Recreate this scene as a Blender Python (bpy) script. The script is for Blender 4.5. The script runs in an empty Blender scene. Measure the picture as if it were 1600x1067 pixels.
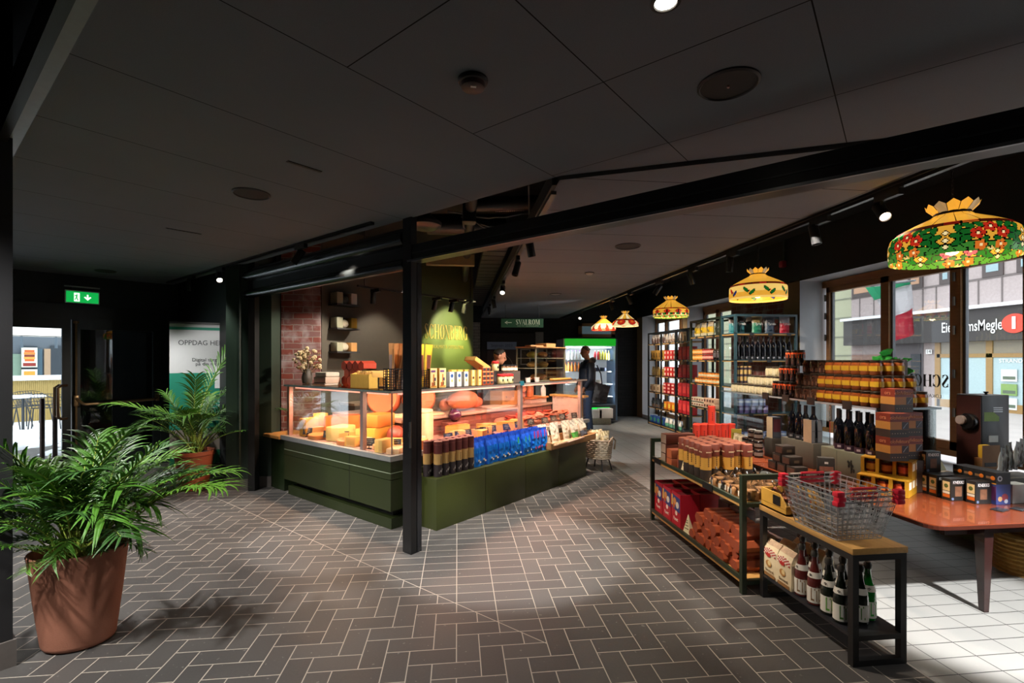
import bpy, bmesh, math, random
from mathutils import Vector, Matrix
random.seed(7)
S = bpy.context.scene
COL = S.collection
PI = math.pi
R2 = math.sqrt(2)

# ------------------------------------------------------------------ camera
F = 760.0; HZ = 562.0; CH = 1.5; YAW = math.radians(6.4)
cam = bpy.data.cameras.new('camera')
cam.sensor_width = 36.0
cam.lens = F / 1600 * 36
cam.shift_y = (HZ - 533.5) / 1600
cam.clip_start = 0.05
co = bpy.data.objects.new('camera', cam); COL.objects.link(co)
co.location = (0, 0, CH); co.rotation_euler = (PI / 2, 0, -YAW)
S.camera = co
# ------------------------------------------------------------------ view and world
S.view_settings.view_transform = 'Standard'
S.view_settings.look = 'None'
S.view_settings.gamma = 1.0
S.view_settings.use_curve_mapping = False
S.view_settings.exposure = 0.0
S.cycles.use_denoising = True
S.cycles.max_bounces = 8
S.cycles.diffuse_bounces = 3
S.cycles.glossy_bounces = 3
S.cycles.transmission_bounces = 6
S.cycles.transparent_max_bounces = 16
S.cycles.sample_clamp_indirect = 4.0
S.cycles.sample_clamp_direct = 12.0
S.cycles.caustics_reflective = False
S.cycles.caustics_refractive = False
wd = bpy.data.worlds.new('overcast_sky'); S.world = wd; wd.use_nodes = True
wn = wd.node_tree; bg = wn.nodes['Background']
wtc = wn.nodes.new('ShaderNodeTexCoord'); wse = wn.nodes.new('ShaderNodeSeparateXYZ')
wcr = wn.nodes.new('ShaderNodeValToRGB')
wcr.color_ramp.elements[0].position = 0.0; wcr.color_ramp.elements[0].color = (.55, .6, .66, 1)
wcr.color_ramp.elements[1].position = .6; wcr.color_ramp.elements[1].color = (.9, .95, 1.0, 1)
wn.links.new(wtc.outputs['Generated'], wse.inputs[0]); wn.links.new(wse.outputs['Z'], wcr.inputs[0])
wn.links.new(wcr.outputs[0], bg.inputs['Color'])
bg.inputs['Strength'].default_value = 3.8

def light(name, kind, loc, power, col, target=None, size=.05, size_y=None, angle=60, blend=.4):
    l = bpy.data.lights.new(name, kind); l.energy = power; l.color = col
    if kind == 'SPOT':
        l.spot_size = math.radians(angle); l.spot_blend = blend; l.shadow_soft_size = size
    elif kind == 'POINT':
        l.shadow_soft_size = size
    elif kind == 'AREA':
        l.size = size
        if size_y: l.shape = 'RECTANGLE'; l.size_y = size_y
    o = bpy.data.objects.new(name, l); COL.objects.link(o); o.location = loc
    if target is not None:
        d = Vector(target) - Vector(loc)
        o.rotation_euler = d.to_track_quat('-Z', 'Y').to_euler()
    return o
WARM = (1, .87, .73); NEUT = (1, .97, .93); COOL = (.86, .93, 1); MEAT = (1, .52, .36)

# ------------------------------------------------------------------ pixel and frame helpers
_c, _s = math.cos(YAW), math.sin(YAW)
def W(xc, yc): return (xc * _c + yc * _s, -xc * _s + yc * _c)
def gnd(u, v, z=0.0):
    d = (CH - z) * F / (v - HZ); x, y = W((u - 800) / F * d, d); return Vector((x, y, z))
def pt(u, v, d):
    x, y = W((u - 800) / F * d, d); return Vector((x, y, CH - (v - HZ) / F * d))
def online(u, v, x0, y0, dx, dy):
    t = (u - 800) / F
    a = (dx * _c - dy * _s) - t * (dx * _s + dy * _c); b = (x0 * _c - y0 * _s) - t * (x0 * _s + y0 * _c)
    k = -b / a; x = x0 + k * dx; y = y0 + k * dy; d = x * _s + y * _c
    return Vector((x, y, CH - (v - HZ) / F * d))
def onx(u, v, X): return online(u, v, X, 0, 0, 1)
def ony(u, v, Y): return online(u, v, 0, Y, 1, 0)
C0 = (-.58, 4.345)
def AB(p, q, z=0.0): return Vector((C0[0] + (p - q) / R2, C0[1] + (p + q) / R2, z))
RB = PI / 4            # local x along the long counter run

# ------------------------------------------------------------------ materials
def lin(h):
    if not isinstance(h, str): return tuple(h)
    h = h.lstrip('#'); o = []
    for i in (0, 2, 4):
        c = int(h[i:i + 2], 16) / 255
        o.append(c / 12.92 if c <= .04045 else ((c + .055) / 1.055) ** 2.4)
    return tuple(o)
MC = {}
def mat(col, rough=.5, metal=0., noise=.12, scale=25., bump=0., emit=0., coat=0., ecol=None, spec=.5, aniso=None):
    key = (col if isinstance(col, str) else tuple(col), rough, metal, noise, scale, bump, emit, coat, ecol, spec, aniso)
    if key in MC: return MC[key]
    m = bpy.data.materials.new('m_%d' % len(MC)); MC[key] = m
    m.use_nodes = True; nt = m.node_tree; b = nt.nodes['Principled BSDF']
    c = lin(col)
    b.inputs['Base Color'].default_value = (*c, 1)
    b.inputs['Roughness'].default_value = rough; b.inputs['Metallic'].default_value = metal
    b.inputs['Specular IOR Level'].default_value = spec
    if coat: b.inputs['Coat Weight'].default_value = coat
    tc = nt.nodes.new('ShaderNodeTexCoord'); nz = nt.nodes.new('ShaderNodeTexNoise')
    nz.inputs['Scale'].default_value = scale; nz.inputs['Detail'].default_value = 3
    if aniso:
        mp = nt.nodes.new('ShaderNodeMapping'); mp.inputs['Scale'].default_value = aniso
        nt.links.new(tc.outputs['Object'], mp.inputs[0]); nt.links.new(mp.outputs[0], nz.inputs['Vector'])
    else:
        nt.links.new(tc.outputs['Object'], nz.inputs['Vector'])
    if noise:
        mx = nt.nodes.new('ShaderNodeMix'); mx.data_type = 'RGBA'
        mx.inputs[6].default_value = (*[min(1, x * (1 - noise)) for x in c], 1)
        mx.inputs[7].default_value = (*[min(1, x * (1 + noise)) for x in c], 1)
        nt.links.new(nz.outputs['Fac'], mx.inputs[0]); nt.links.new(mx.outputs[2], b.inputs['Base Color'])
    if bump:
        bp = nt.nodes.new('ShaderNodeBump'); bp.inputs['Strength'].default_value = bump; bp.inputs['Distance'].default_value = .01
        nt.links.new(nz.outputs['Fac'], bp.inputs['Height']); nt.links.new(bp.outputs[0], b.inputs['Normal'])
    if emit:
        b.inputs['Emission Color'].default_value = (*lin(ecol or col), 1); b.inputs['Emission Strength'].default_value = emit
    return m
def metal(col='#9a9a9a', rough=.3): return mat(col, rough, 1.0, .06, 60)
def glass(tint=(1, 1, 1), refl=1.0, name='clear_glass', film=0.0):
    key = ('glass', tint, refl, film)
    if key in MC: return MC[key]
    m = bpy.data.materials.new(name); MC[key] = m; m.use_nodes = True; nt = m.node_tree
    nt.nodes.remove(nt.nodes['Principled BSDF']); out = nt.nodes['Material Output']
    t = nt.nodes.new('ShaderNodeBsdfTransparent'); t.inputs[0].default_value = (*tint, 1)
    g = nt.nodes.new('ShaderNodeBsdfGlossy'); g.inputs['Roughness'].default_value = .02
    fr = nt.nodes.new('ShaderNodeFresnel'); fr.inputs[0].default_value = 1.45
    mu = nt.nodes.new('ShaderNodeMath'); mu.operation = 'MULTIPLY_ADD'; mu.inputs[1].default_value = refl; mu.inputs[2].default_value = film
    mx = nt.nodes.new('ShaderNodeMixShader')
    nt.links.new(fr.outputs[0], mu.inputs[0]); nt.links.new(mu.outputs[0], mx.inputs[0])
    nt.links.new(t.outputs[0], mx.inputs[1]); nt.links.new(g.outputs[0], mx.inputs[2]); nt.links.new(mx.outputs[0], out.inputs[0])
    return m

class NT:
    """small helper to write node arithmetic"""
    def __init__(s, name):
        s.m = bpy.data.materials.new(name); s.m.use_nodes = True; s.nt = s.m.node_tree
        s.b = s.nt.nodes['Principled BSDF']
    def n(s, t): return s.nt.nodes.new(t)
    def link(s, a, b): s.nt.links.new(a, b)
    def ma(s, op, a, b=None, c=None):
        n = s.n('ShaderNodeMath'); n.operation = op
        for i, x in enumerate((a, b, c)):
            if x is None: continue
            if isinstance(x, (int, float)): n.inputs[i].default_value = x
            else: s.link(x, n.inputs[i])
        return n.outputs[0]
    def mixf(s, f, a, b):          # a*(1-f)+b*f
        return s.ma('ADD', s.ma('MULTIPLY', a, s.ma('SUBTRACT', 1.0, f)), s.ma('MULTIPLY', b, f))
    def mixc(s, f, a, b):
        n = s.n('ShaderNodeMix'); n.data_type = 'RGBA'
        for i, x in ((0, f), (6, a), (7, b)):
            if isinstance(x, (int, float)): n.inputs[i].default_value = x
            elif isinstance(x, tuple): n.inputs[i].default_value = (*x, 1)
            else: s.link(x, n.inputs[i])
        return n.outputs[2]
    def pos(s, kind='Object'):
        tc = s.n('ShaderNodeTexCoord'); sp = s.n('ShaderNodeSeparateXYZ'); s.link(tc.outputs[kind], sp.inputs[0]); return sp.outputs, tc.outputs[kind]
    def noise(s, vec, scale, detail=3):
        n = s.n('ShaderNodeTexNoise'); n.inputs['Scale'].default_value = scale; n.inputs['Detail'].default_value = detail
        s.link(vec, n.inputs['Vector']); return n.outputs['Fac']
    def white(s, x, y):
        cb = s.n('ShaderNodeCombineXYZ'); s.link(x, cb.inputs[0]); s.link(y, cb.inputs[1])
        w = s.n('ShaderNodeTexWhiteNoise'); s.link(cb.outputs[0], w.inputs['Vector']); return w.outputs['Value']
    def bump(s, h, strength, dist=.003):
        bp = s.n('ShaderNodeBump'); bp.inputs['Strength'].default_value = strength; bp.inputs['Distance'].default_value = dist
        s.link(h, bp.inputs['Height']); s.link(bp.outputs[0], s.b.inputs['Normal'])

# ------------------------------------------------------------------ mesh building
class MB:
    def __init__(s): s.v = []; s.f = []; s.mi = []; s.ms = []; s.sm = []
    def mid(s, m):
        if m not in s.ms: s.ms.append(m)
        return s.ms.index(m)
    def face(s, idx, m, smooth=False): s.f.append(tuple(idx)); s.mi.append(s.mid(m)); s.sm.append(smooth)
    def poly(s, pts, m, smooth=False):
        b = len(s.v); s.v += [tuple(p) for p in pts]; s.face(range(b, b + len(pts)), m, smooth)
    def box(s, x0, y0, z0, x1, y1, z1, m, T=None, faces=None):
        """faces: dict of '-x','+x','-y','+y','-z','+z' -> material"""
        b = len(s.v)
        P = [(x0, y0, z0), (x1, y0, z0), (x1, y1, z0), (x0, y1, z0), (x0, y0, z1), (x1, y0, z1), (x1, y1, z1), (x0, y1, z1)]
        if T is not None: P = [tuple(T @ Vector(p)) for p in P]
        s.v += P
        for k, q in (('-z', (0, 3, 2, 1)), ('+z', (4, 5, 6, 7)), ('-y', (0, 1, 5, 4)), ('+x', (1, 2, 6, 5)), ('+y', (2, 3, 7, 6)), ('-x', (3, 0, 4, 7))):
            s.face([b + i for i in q], (faces or {}).get(k, m))
        return s
    def rbox(s, x0, y0, z0, x1, y1, z1, m, r=.004, seg=2, T=None):
        bm = bmesh.new(); bmesh.ops.create_cube(bm, size=1)
        for v in bm.verts: v.co = Vector((x0 + (v.co.x + .5) * (x1 - x0), y0 + (v.co.y + .5) * (y1 - y0), z0 + (v.co.z + .5) * (z1 - z0)))
        bmesh.ops.bevel(bm, geom=bm.edges[:], offset=r, segments=seg, affect='EDGES', profile=.5)
        s.bm(bm, m, T, True); bm.free(); return s
    def bm(s, bm, m, T=None, smooth=True):
        b = len(s.v); bm.verts.index_update()
        s.v += [tuple(T @ v.co) if T is not None else tuple(v.co) for v in bm.verts]
        for f in bm.faces: s.face([b + v.index for v in f.verts], m, smooth)
    def lathe(s, prof, m, seg=20, c=(0, 0, 0), sx=1, sy=1, T=None, cap=True, wob=None):
        """prof: list of (r,z) or (r,z,mat) ; mat applies to the band that starts there"""
        b = len(s.v); cur = m; n = len(prof)
        for k, p in enumerate(prof):
            for i in range(seg):
                a = 2 * PI * i / seg; r = p[0] * (wob(a, k) if wob else 1)
                q = Vector((c[0] + r * math.cos(a) * sx, c[1] + r * math.sin(a) * sy, c[2] + p[1]))
                s.v.append(tuple(T @ q) if T is not None else tuple(q))
        for k in range(n - 1):
            if len(prof[k]) > 2: cur = prof[k][2]
            for i in range(seg):
                j = (i + 1) % seg
                s.face((b + k * seg + i, b + k * seg + j, b + (k + 1) * seg + j, b + (k + 1) * seg + i), cur, True)
        if cap:
            if prof[0][0] > 1e-5: s.face([b + i for i in range(seg)][::-1], prof[0][2] if len(prof[0]) > 2 else m)
            if prof[-1][0] > 1e-5: s.face([b + (n - 1) * seg + i for i in range(seg)], cur if len(prof[-1]) < 3 else prof[-1][2])
        return s
    def tube(s, pts, r, m, seg=6, closed=False, cap=True):
        pts = [Vector(p) for p in pts]; n = len(pts); b = len(s.v); prev = None
        for k in range(n):
            if closed: d = pts[(k + 1) % n] - pts[k - 1]
            else: d = pts[min(k + 1, n - 1)] - pts[max(k - 1, 0)]
            d.normalize()
            if prev is None:
                up = Vector((0, 0, 1)) if abs(d.z) < .9 else Vector((1, 0, 0)); x = d.cross(up).normalized()
            else:
                x = (prev - d * prev.dot(d)); x = x.normalized() if x.length > 1e-6 else d.orthogonal().normalized()
            prev = x; y = d.cross(x); rr = r[k] if isinstance(r, (list, tuple)) else r
            for i in range(seg):
                a = 2 * PI * i / seg + (PI / 4 if seg == 4 else 0); s.v.append(tuple(pts[k] + x * math.cos(a) * rr + y * math.sin(a) * rr))
        for k in range(n if closed else n - 1):
            k2 = (k + 1) % n
            for i in range(seg):
                j = (i + 1) % seg; s.face((b + k * seg + i, b + k * seg + j, b + k2 * seg + j, b + k2 * seg + i), m, seg > 4)
        if cap and not closed:
            s.face([b + i for i in range(seg)][::-1], m); s.face([b + (n - 1) * seg + i for i in range(seg)], m)
        return s
    def prism(s, poly, z0, z1, m, T=None, top=None, side=None):
        b = len(s.v); n = len(poly)
        P = [Vector((x, y, z0)) for x, y in poly] + [Vector((x, y, z1)) for x, y in poly]
        s.v += [tuple(T @ p) if T is not None else tuple(p) for p in P]
        s.face([b + i for i in range(n)][::-1], m); s.face([b + n + i for i in range(n)], top or m)
        for i in range(n):
            j = (i + 1) % n; s.face((b + i, b + j, b + n + j, b + n + i), side or m)
        return s
    def sphere(s, c, r, m, seg=12, rings=8, sx=1, sy=1, sz=1, wob=None):
        prof = [(max(1e-6, r * math.sin(PI * k / rings)), -r * math.cos(PI * k / rings) * sz) for k in range(rings + 1)]
        return s.lathe(prof, m, seg, c, sx, sy, cap=False, wob=wob)
    def build(s, name, parent=None, loc=None, rz=0.0):
        me = bpy.data.meshes.new(name); me.from_pydata(s.v, [], s.f)
        for m in s.ms: me.materials.append(m)
        me.polygons.foreach_set('material_index', s.mi); me.polygons.foreach_set('use_smooth', s.sm)
        me.update()
        if any(s.sm): me.set_sharp_from_angle(angle=math.radians(40))
        o = bpy.data.objects.new(name, me); COL.objects.link(o)
        if parent is not None: o.parent = parent
        if loc is not None: o.location = loc
        o.rotation_euler.z = rz
        return o
def tag(o, label, cat, group=None, kind=None):
    o['label'] = label; o['category'] = cat
    if group: o['group'] = group
    if kind: o['kind'] = kind
    return o
def struct(o, label=None):
    o['kind'] = 'structure'
    if label: o['label'] = label; o['category'] = label.split()[-1]
    return o
def empty(name, loc=(0, 0, 0), rz=0.0):
    o = bpy.data.objects.new(name, None); COL.objects.link(o); o.location = loc; o.rotation_euler.z = rz; o.empty_display_size = .1; return o
def copy_tree(o, parent=None):
    c = o.copy(); COL.objects.link(c)
    if parent is not None: c.parent = parent
    for ch in list(o.children): copy_tree(ch, c)
    return c
PR = {}
def place(key, make, loc, rz=0.0, label=None, cat=None, group=None, tilt=None, scale=None):
    """first use builds the thing, later uses copy it and its parts"""
    if key not in PR: o = PR[key] = make()
    else: o = copy_tree(PR[key])
    o.location = loc; o.rotation_euler = (0, 0, rz) if tilt is None else (tilt[0], tilt[1], rz)
    if scale is not None: o.scale = scale
    else: o.scale = (1, 1, 1)
    for k in ('label', 'category', 'group'):
        if k in o: del o[k]
    if label: tag(o, label, cat, group)
    return o
ORD = 'first second third fourth fifth sixth seventh eighth ninth tenth eleventh twelfth thirteenth fourteenth fifteenth sixteenth seventeenth eighteenth nineteenth twentieth'.split()
TX = {}
def txt(s, size, m, loc, parent, face='-y', name='lettering', sx=1.0, ext=.0006, align='CENTER', mirror=False, bold=0.0, fit=None):
    key = (s, size, m, face, sx, ext, align, mirror, bold)
    if key not in TX:
        cu = bpy.data.curves.new('txt', 'FONT'); cu.body = s; cu.size = size; cu.extrude = ext; cu.offset = bold
        cu.align_x = align; cu.align_y = 'CENTER'; cu.resolution_u = 3; cu.space_line = .85
        ob = bpy.data.objects.new('txt', cu); COL.objects.link(ob)
        dg = bpy.context.evaluated_depsgraph_get(); dg.update()
        me = bpy.data.meshes.new_from_object(ob.evaluated_get(dg))
        if fit: xs = [v.co.x for v in me.vertices]; me.transform(Matrix.Diagonal((fit / (max(xs) - min(xs)), 1, 1, 1)))
        bpy.data.objects.remove(ob); bpy.data.curves.remove(cu)
        rz = {'-y': 0, '+x': PI / 2, '+y': PI, '-x': -PI / 2}.get(face)
        M = Matrix.Diagonal((-sx if mirror else sx, 1, 1, 1))
        if face == '+z': pass
        else: M = Matrix.Rotation(rz, 4, 'Z') @ Matrix.Rotation(PI / 2, 4, 'X') @ M
        me.transform(M); me.materials.clear(); me.materials.append(m); me.name = name; TX[key] = me
    o = bpy.data.objects.new(name, TX[key]); COL.objects.link(o); o.parent = parent; o.location = loc
    return o
BLACK = mat('#141414', .45); BLACKM = mat('#0c0c0d', .35); CHAR = mat('#242424', .6)
WHITE = mat('#e8e6e0', .5); STEEL = metal('#b8b8b8', .25); CREAM = mat('#e3d5b4', .6)
# ================================================================== LIGHTS of the place and added spots
# unseen ceiling spots added for brightness; the first follows the palm's shadow
for (x, y, tx, ty, p, a) in [(-2.6, 1.3, -1.7, 2.9, 620, 75), (-.6, .9, -.8, 2.6, 110, 80), (-3.2, 3.7, -2.1, 4.1, 560, 75), (.9, .3, 1.2, 2.2, 50, 80), (-4.0, 5.6, -3.4, 6.2, 220, 80)]:
    light('unseen_ceiling_spot', 'SPOT', (x, y, 2.56), p, NEUT, (tx, ty, 0), .06, angle=a, blend=.7)
light('corridor_track_beam', 'SPOT', (-2.1, 5.35, 2.42), 160, NEUT, (-1.1, 4.35, 0), .03, angle=30, blend=.3)
# inner track spots over the aisle; the last is added to brighten the back
for (x, y, tx, ty, p, a) in [(.66, 3.4, .42, 3.8, 460, 46), (.66, 5.2, 1.6, 5.9, 130, 62), (.66, 7.5, 2.2, 8.4, 260, 70), (1.9, 10.0, 1.5, 11.0, 220, 80)]:
    light('aisle_spot_beam', 'SPOT', (x, y, 2.45), p, NEUT, (tx, ty, .0), .05, angle=a, blend=.4)
# window track spots on the displays; the first is added for the floor
for (x, y, tx, ty, tz, p, a, c) in [(3.0, .8, 3.02, 2.62, 0, 1500, 33, (1, .99, .97)), (2.66, 2.6, 2.2, 2.7, .5, 220, 70, WARM), (2.66, 3.4, 3.1, 3.3, .8, 300, 75, WARM), (2.66, 3.9, 2.1, 3.9, .5, 220, 65, WARM), (2.66, 4.7, 3.0, 4.6, .8, 280, 75, WARM), (2.66, 5.6, 3.8, 6.5, 1.2, 230, 70, WARM), (2.66, 7.0, 3.8, 7.1, 1.0, 190, 70, WARM), (2.66, 9.2, 4.5, 10.2, 1.0, 320, 75, WARM)]:
    light('window_side_beam', 'SPOT', (x, y, 2.42), p, c, (tx, ty, tz), .05, angle=a, blend=.5)
# rail spots over the deli counter, then added spots with no fixture
for (p_, q_, tp, tq, tz, pw, a, c) in [(1.55, 1.70, 1.6, 2.42, 1.5, 130, 70, WARM), (2.72, 1.70, 2.74, 2.42, 1.66, 330, 40, (1, .9, .34)), (3.2, 1.70, 3.22, 2.42, 1.66, 330, 40, (1, .9, .34)), (2.95, 1.6, 2.98, 2.42, 2.0, 190, 50, (1, .9, .5)), (.9, 1.4, .4, 2.3, 1.2, 170, 75, WARM), (.6, -.3, .3, .9, 1.2, 240, 80, WARM), (1.6, -.4, 1.5, .3, 1.2, 240, 80, WARM), (2.8, -.4, 2.7, .3, 1.25, 300, 80, WARM), (.9, -.9, 1.6, -.25, .5, 110, 80, WARM), (-.33, .3, .2, .45, 1.35, 90, 60, WARM)]:
    light('counter_spot_beam', 'SPOT', AB(p_, q_, 2.42), pw, c, AB(tp, tq, tz), .04, angle=a, blend=.5)
light('aisle_spot_beam', 'SPOT', (.66, 3.3, 2.45), 230, WARM, (1.85, 3.5, .35), .05, angle=42, blend=.6)  # added beam to brighten the low shelf front
light('aisle_spot_beam', 'SPOT', (.66, 3.05, 2.45), 200, WARM, (1.95, 2.5, .3), .05, angle=36, blend=.6)  # added beam to brighten the bench front
light('window_side_beam', 'SPOT', (2.66, 8.2, 2.42), 90, NEUT, (1.3, 9.4, 2.2), .05, angle=40, blend=.5)  # added beam to brighten the hanging sign letters
# lit spotlight on the dark column and the banner
light('column_beam', 'SPOT', (-2.95, 5.7, 2.42), 50, NEUT, (-2.9, 6.5, 1.0), .04, angle=80, blend=.5)
# ================================================================== SETTING: floor
def floor_material():
    t = NT('slate_tiles_herringbone'); ma = t.ma
    (x, y, z), vec = t.pos()
    w = .119
    u = ma('DIVIDE', ma('SUBTRACT', x, -.719), w); v = ma('DIVIDE', ma('SUBTRACT', y, 2.426), .1195)
    i = ma('FLOOR', u); j = ma('FLOOR', v); fu = ma('SUBTRACT', u, i); fv = ma('SUBTRACT', v, j)
    m = ma('FLOORED_MODULO', ma('ADD', i, j), 4.0)
    wedge = ma('MULTIPLY', ma('GREATER_THAN', ma('ADD', x, y), 3.005), ma('LESS_THAN', x, .471))
    stackR = ma('GREATER_THAN', x, 2.205)
    st = ma('MAXIMUM', wedge, stackR)
    ip = ma('FLOORED_MODULO', i, 2.0)
    eq = lambda a, k: ma('COMPARE', a, float(k), .1)
    # which sides of the cell carry a joint
    hl = ma('SUBTRACT', 1.0, eq(m, 1)); hr = ma('SUBTRACT', 1.0, eq(m, 0)); hb = ma('SUBTRACT', 1.0, eq(m, 3)); ht = ma('SUBTRACT', 1.0, eq(m, 2))
    sl = eq(ip, 0); sr = eq(ip, 1)
    L = t.mixf(st, hl, sl); R = t.mixf(st, hr, sr); B = t.mixf(st, hb, 1.0); T = t.mixf(st, ht, 1.0)
    g = lambda has, d: ma('ADD', d, ma('MULTIPLY', ma('SUBTRACT', 1.0, has), 9.0))
    dist = ma('MINIMUM', ma('MINIMUM', g(L, fu), g(R, ma('SUBTRACT', 1.0, fu))), ma('MINIMUM', g(B, fv), g(T, ma('SUBTRACT', 1.0, fv))))
    dist = ma('MULTIPLY', dist, w)
    inR = ma('LESS_THAN', x, .471)
    dg = ma('ADD', ma('MULTIPLY', ma('ABSOLUTE', ma('SUBTRACT', ma('ADD', x, y), 3.005)), .7071), ma('MULTIPLY', ma('SUBTRACT', 1.0, inR), 9.0))
    dist = ma('MINIMUM', dist, dg)
    joint = ma('LESS_THAN', dist, .0026)
    # tile identity
    ti = ma('SUBTRACT', i, t.mixf(st, eq(m, 1), sr)); tj = ma('SUBTRACT', j, t.mixf(st, eq(m, 3), 0.0))
    rnd = t.white(ti, tj)
    nz = t.noise(vec, 3.0, 4); nf = t.noise(vec, 90, 2)
    tone = ma('ADD', ma('MULTIPLY', rnd, .35), ma('ADD', ma('MULTIPLY', nz, .45), ma('MULTIPLY', nf, .25)))
    tile = t.mixc(tone, lin('#353434'), lin('#575451'))
    jc = t.mixc(stackR, lin('#a49c90'), lin('#2a2a2a'))
    tile2 = t.mixc(ma('MULTIPLY', stackR, .7), tile, lin('#92928f'))
    # specks of dirt
    sp = ma('GREATER_THAN', t.noise(vec, 38, 1), .735)
    tile3 = t.mixc(ma('MULTIPLY', sp, .35), tile2, lin('#8b8782'))
    t.link(t.mixc(joint, tile3, jc), t.b.inputs['Base Color'])
    t.link(ma('ADD', ma('MULTIPLY', nz, .25), .36), t.b.inputs['Roughness'])
    t.b.inputs['Specular IOR Level'].default_value = .35
    t.bump(ma('ADD', ma('MULTIPLY', ma('SUBTRACT', 1.0, joint), 1.0), ma('MULTIPLY', nf, .15)), .35, .002)
    return t.m
FLOORM = floor_material()
b = MB(); b.box(-7.2, -2.2, -.12, 5.2, 13.0, 0, FLOORM)
floor = struct(b.build('floor'))
STRIP = metal('#c9c9c6', .4)
b = MB(); b.box(2.2, .2, -.01, 2.212, 2.9, .0025, STRIP); struct(b.build('trim_1'))

# ------------------------------------------------------------------ ceilings
def ceil_material(name, kind):
    t = NT(name); ma = t.ma; (x, y, z), vec = t.pos()
    if kind == 'corridor':
        d = ma('SUBTRACT', x, y)
        a = ma('ABSOLUTE', ma('SUBTRACT', ma('FLOORED_MODULO', ma('ADD', d, 2.3 - .5 + 10), 1.0), .5))
        s = ma('ADD', x, y)
        a2 = ma('ABSOLUTE', ma('SUBTRACT', ma('FLOORED_MODULO', ma('ADD', s, -1.475 + .4875 + 9.75), .975), .4875))
        a2 = ma('ADD', a2, ma('MULTIPLY', ma('LESS_THAN', d, -2.3), 9.0))
        dist = ma('MINIMUM', a, a2)
    else:
        dist = ma('ABSOLUTE', ma('SUBTRACT', ma('FLOORED_MODULO', ma('ADD', y, -2.83 + .31 + 6.2), .62), .31))
    joint = ma('LESS_THAN', dist, .0035)
    n1 = t.noise(vec, 260, 2); n2 = t.noise(vec, 1.6, 3)
    tone = ma('ADD', ma('MULTIPLY', n1, .6), ma('MULTIPLY', n2, .4))
    c = t.mixc(tone, lin('#676c74'), lin('#828790'))
    t.link(t.mixc(joint, c, lin('#161616')), t.b.inputs['Base Color'])
    t.b.inputs['Roughness'].default_value = .85; t.b.inputs['Specular IOR Level'].default_value = .2
    t.bump(n1, .15, .002)
    return t.m
CEILE = mat('#6e6c6a', .6)
def slab(name, pts, z0, z1, m):
    b = MB(); a = sum(pts[i][0] * pts[(i + 1) % len(pts)][1] - pts[(i + 1) % len(pts)][0] * pts[i][1] for i in range(len(pts)))
    if a < 0: pts = pts[::-1]
    b.prism(pts, z0, z1, m, side=CEILE); return b.build(name)
CM1 = ceil_material('dark_panel_ceiling_corridor', 'corridor'); CM2 = ceil_material('dark_panel_ceiling_shop', 'shop')
struct(slab('ceiling_corridor', [(-5.85, 6.35), (-4.15, 7.65), (.615, 2.86), (2.36, 2.08), (4.75, -.31), (4.75, -2.1), (2.6, -2.1)], 2.6, 2.64, CM1))
struct(slab('ceiling_shop', [(.61, 2.87), (.61, 12.5), (2.6, 12.5), (2.6, 2.0), (2.37, 2.095)], 2.578, 2.62, CM2))
VOID = mat('#0b0b0c', .8)
b = MB(); b.box(-7.2, -2.2, 3.25, 5.2, 13.0, 3.35, VOID); struct(b.build('ceiling_upper'))
b = MB(); b.box(2.6, 1.85, 2.578, 2.63, 12.5, 2.68, BLACK); struct(b.build('trim_2'))
# light metal edge strip of the corridor ceiling (near the left pillar) and channel
CH_M = mat('#8d8c8a', .45, .3)
def abbar(name, p0, p1, q0, q1, z0, z1, m, parent=None):
    T = Matrix.Translation((C0[0], C0[1], 0)) @ Matrix.Rotation(RB, 4, 'Z')
    b = MB(); b.box(p0, q0, z0, p1, q1, z1, m, T); return b.build(name, parent)
pe = (.5 - C0[0] - C0[1]) / R2      # p of the line x+y=.5
struct(abbar('trim_3', pe - .035, pe + .015, -3.2, 3.2, 2.585, 2.66, CH_M))
struct(abbar('trim_4', pe - .07, pe - .035, -3.2, 3.2, 2.56, 2.70, BLACK))

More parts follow.
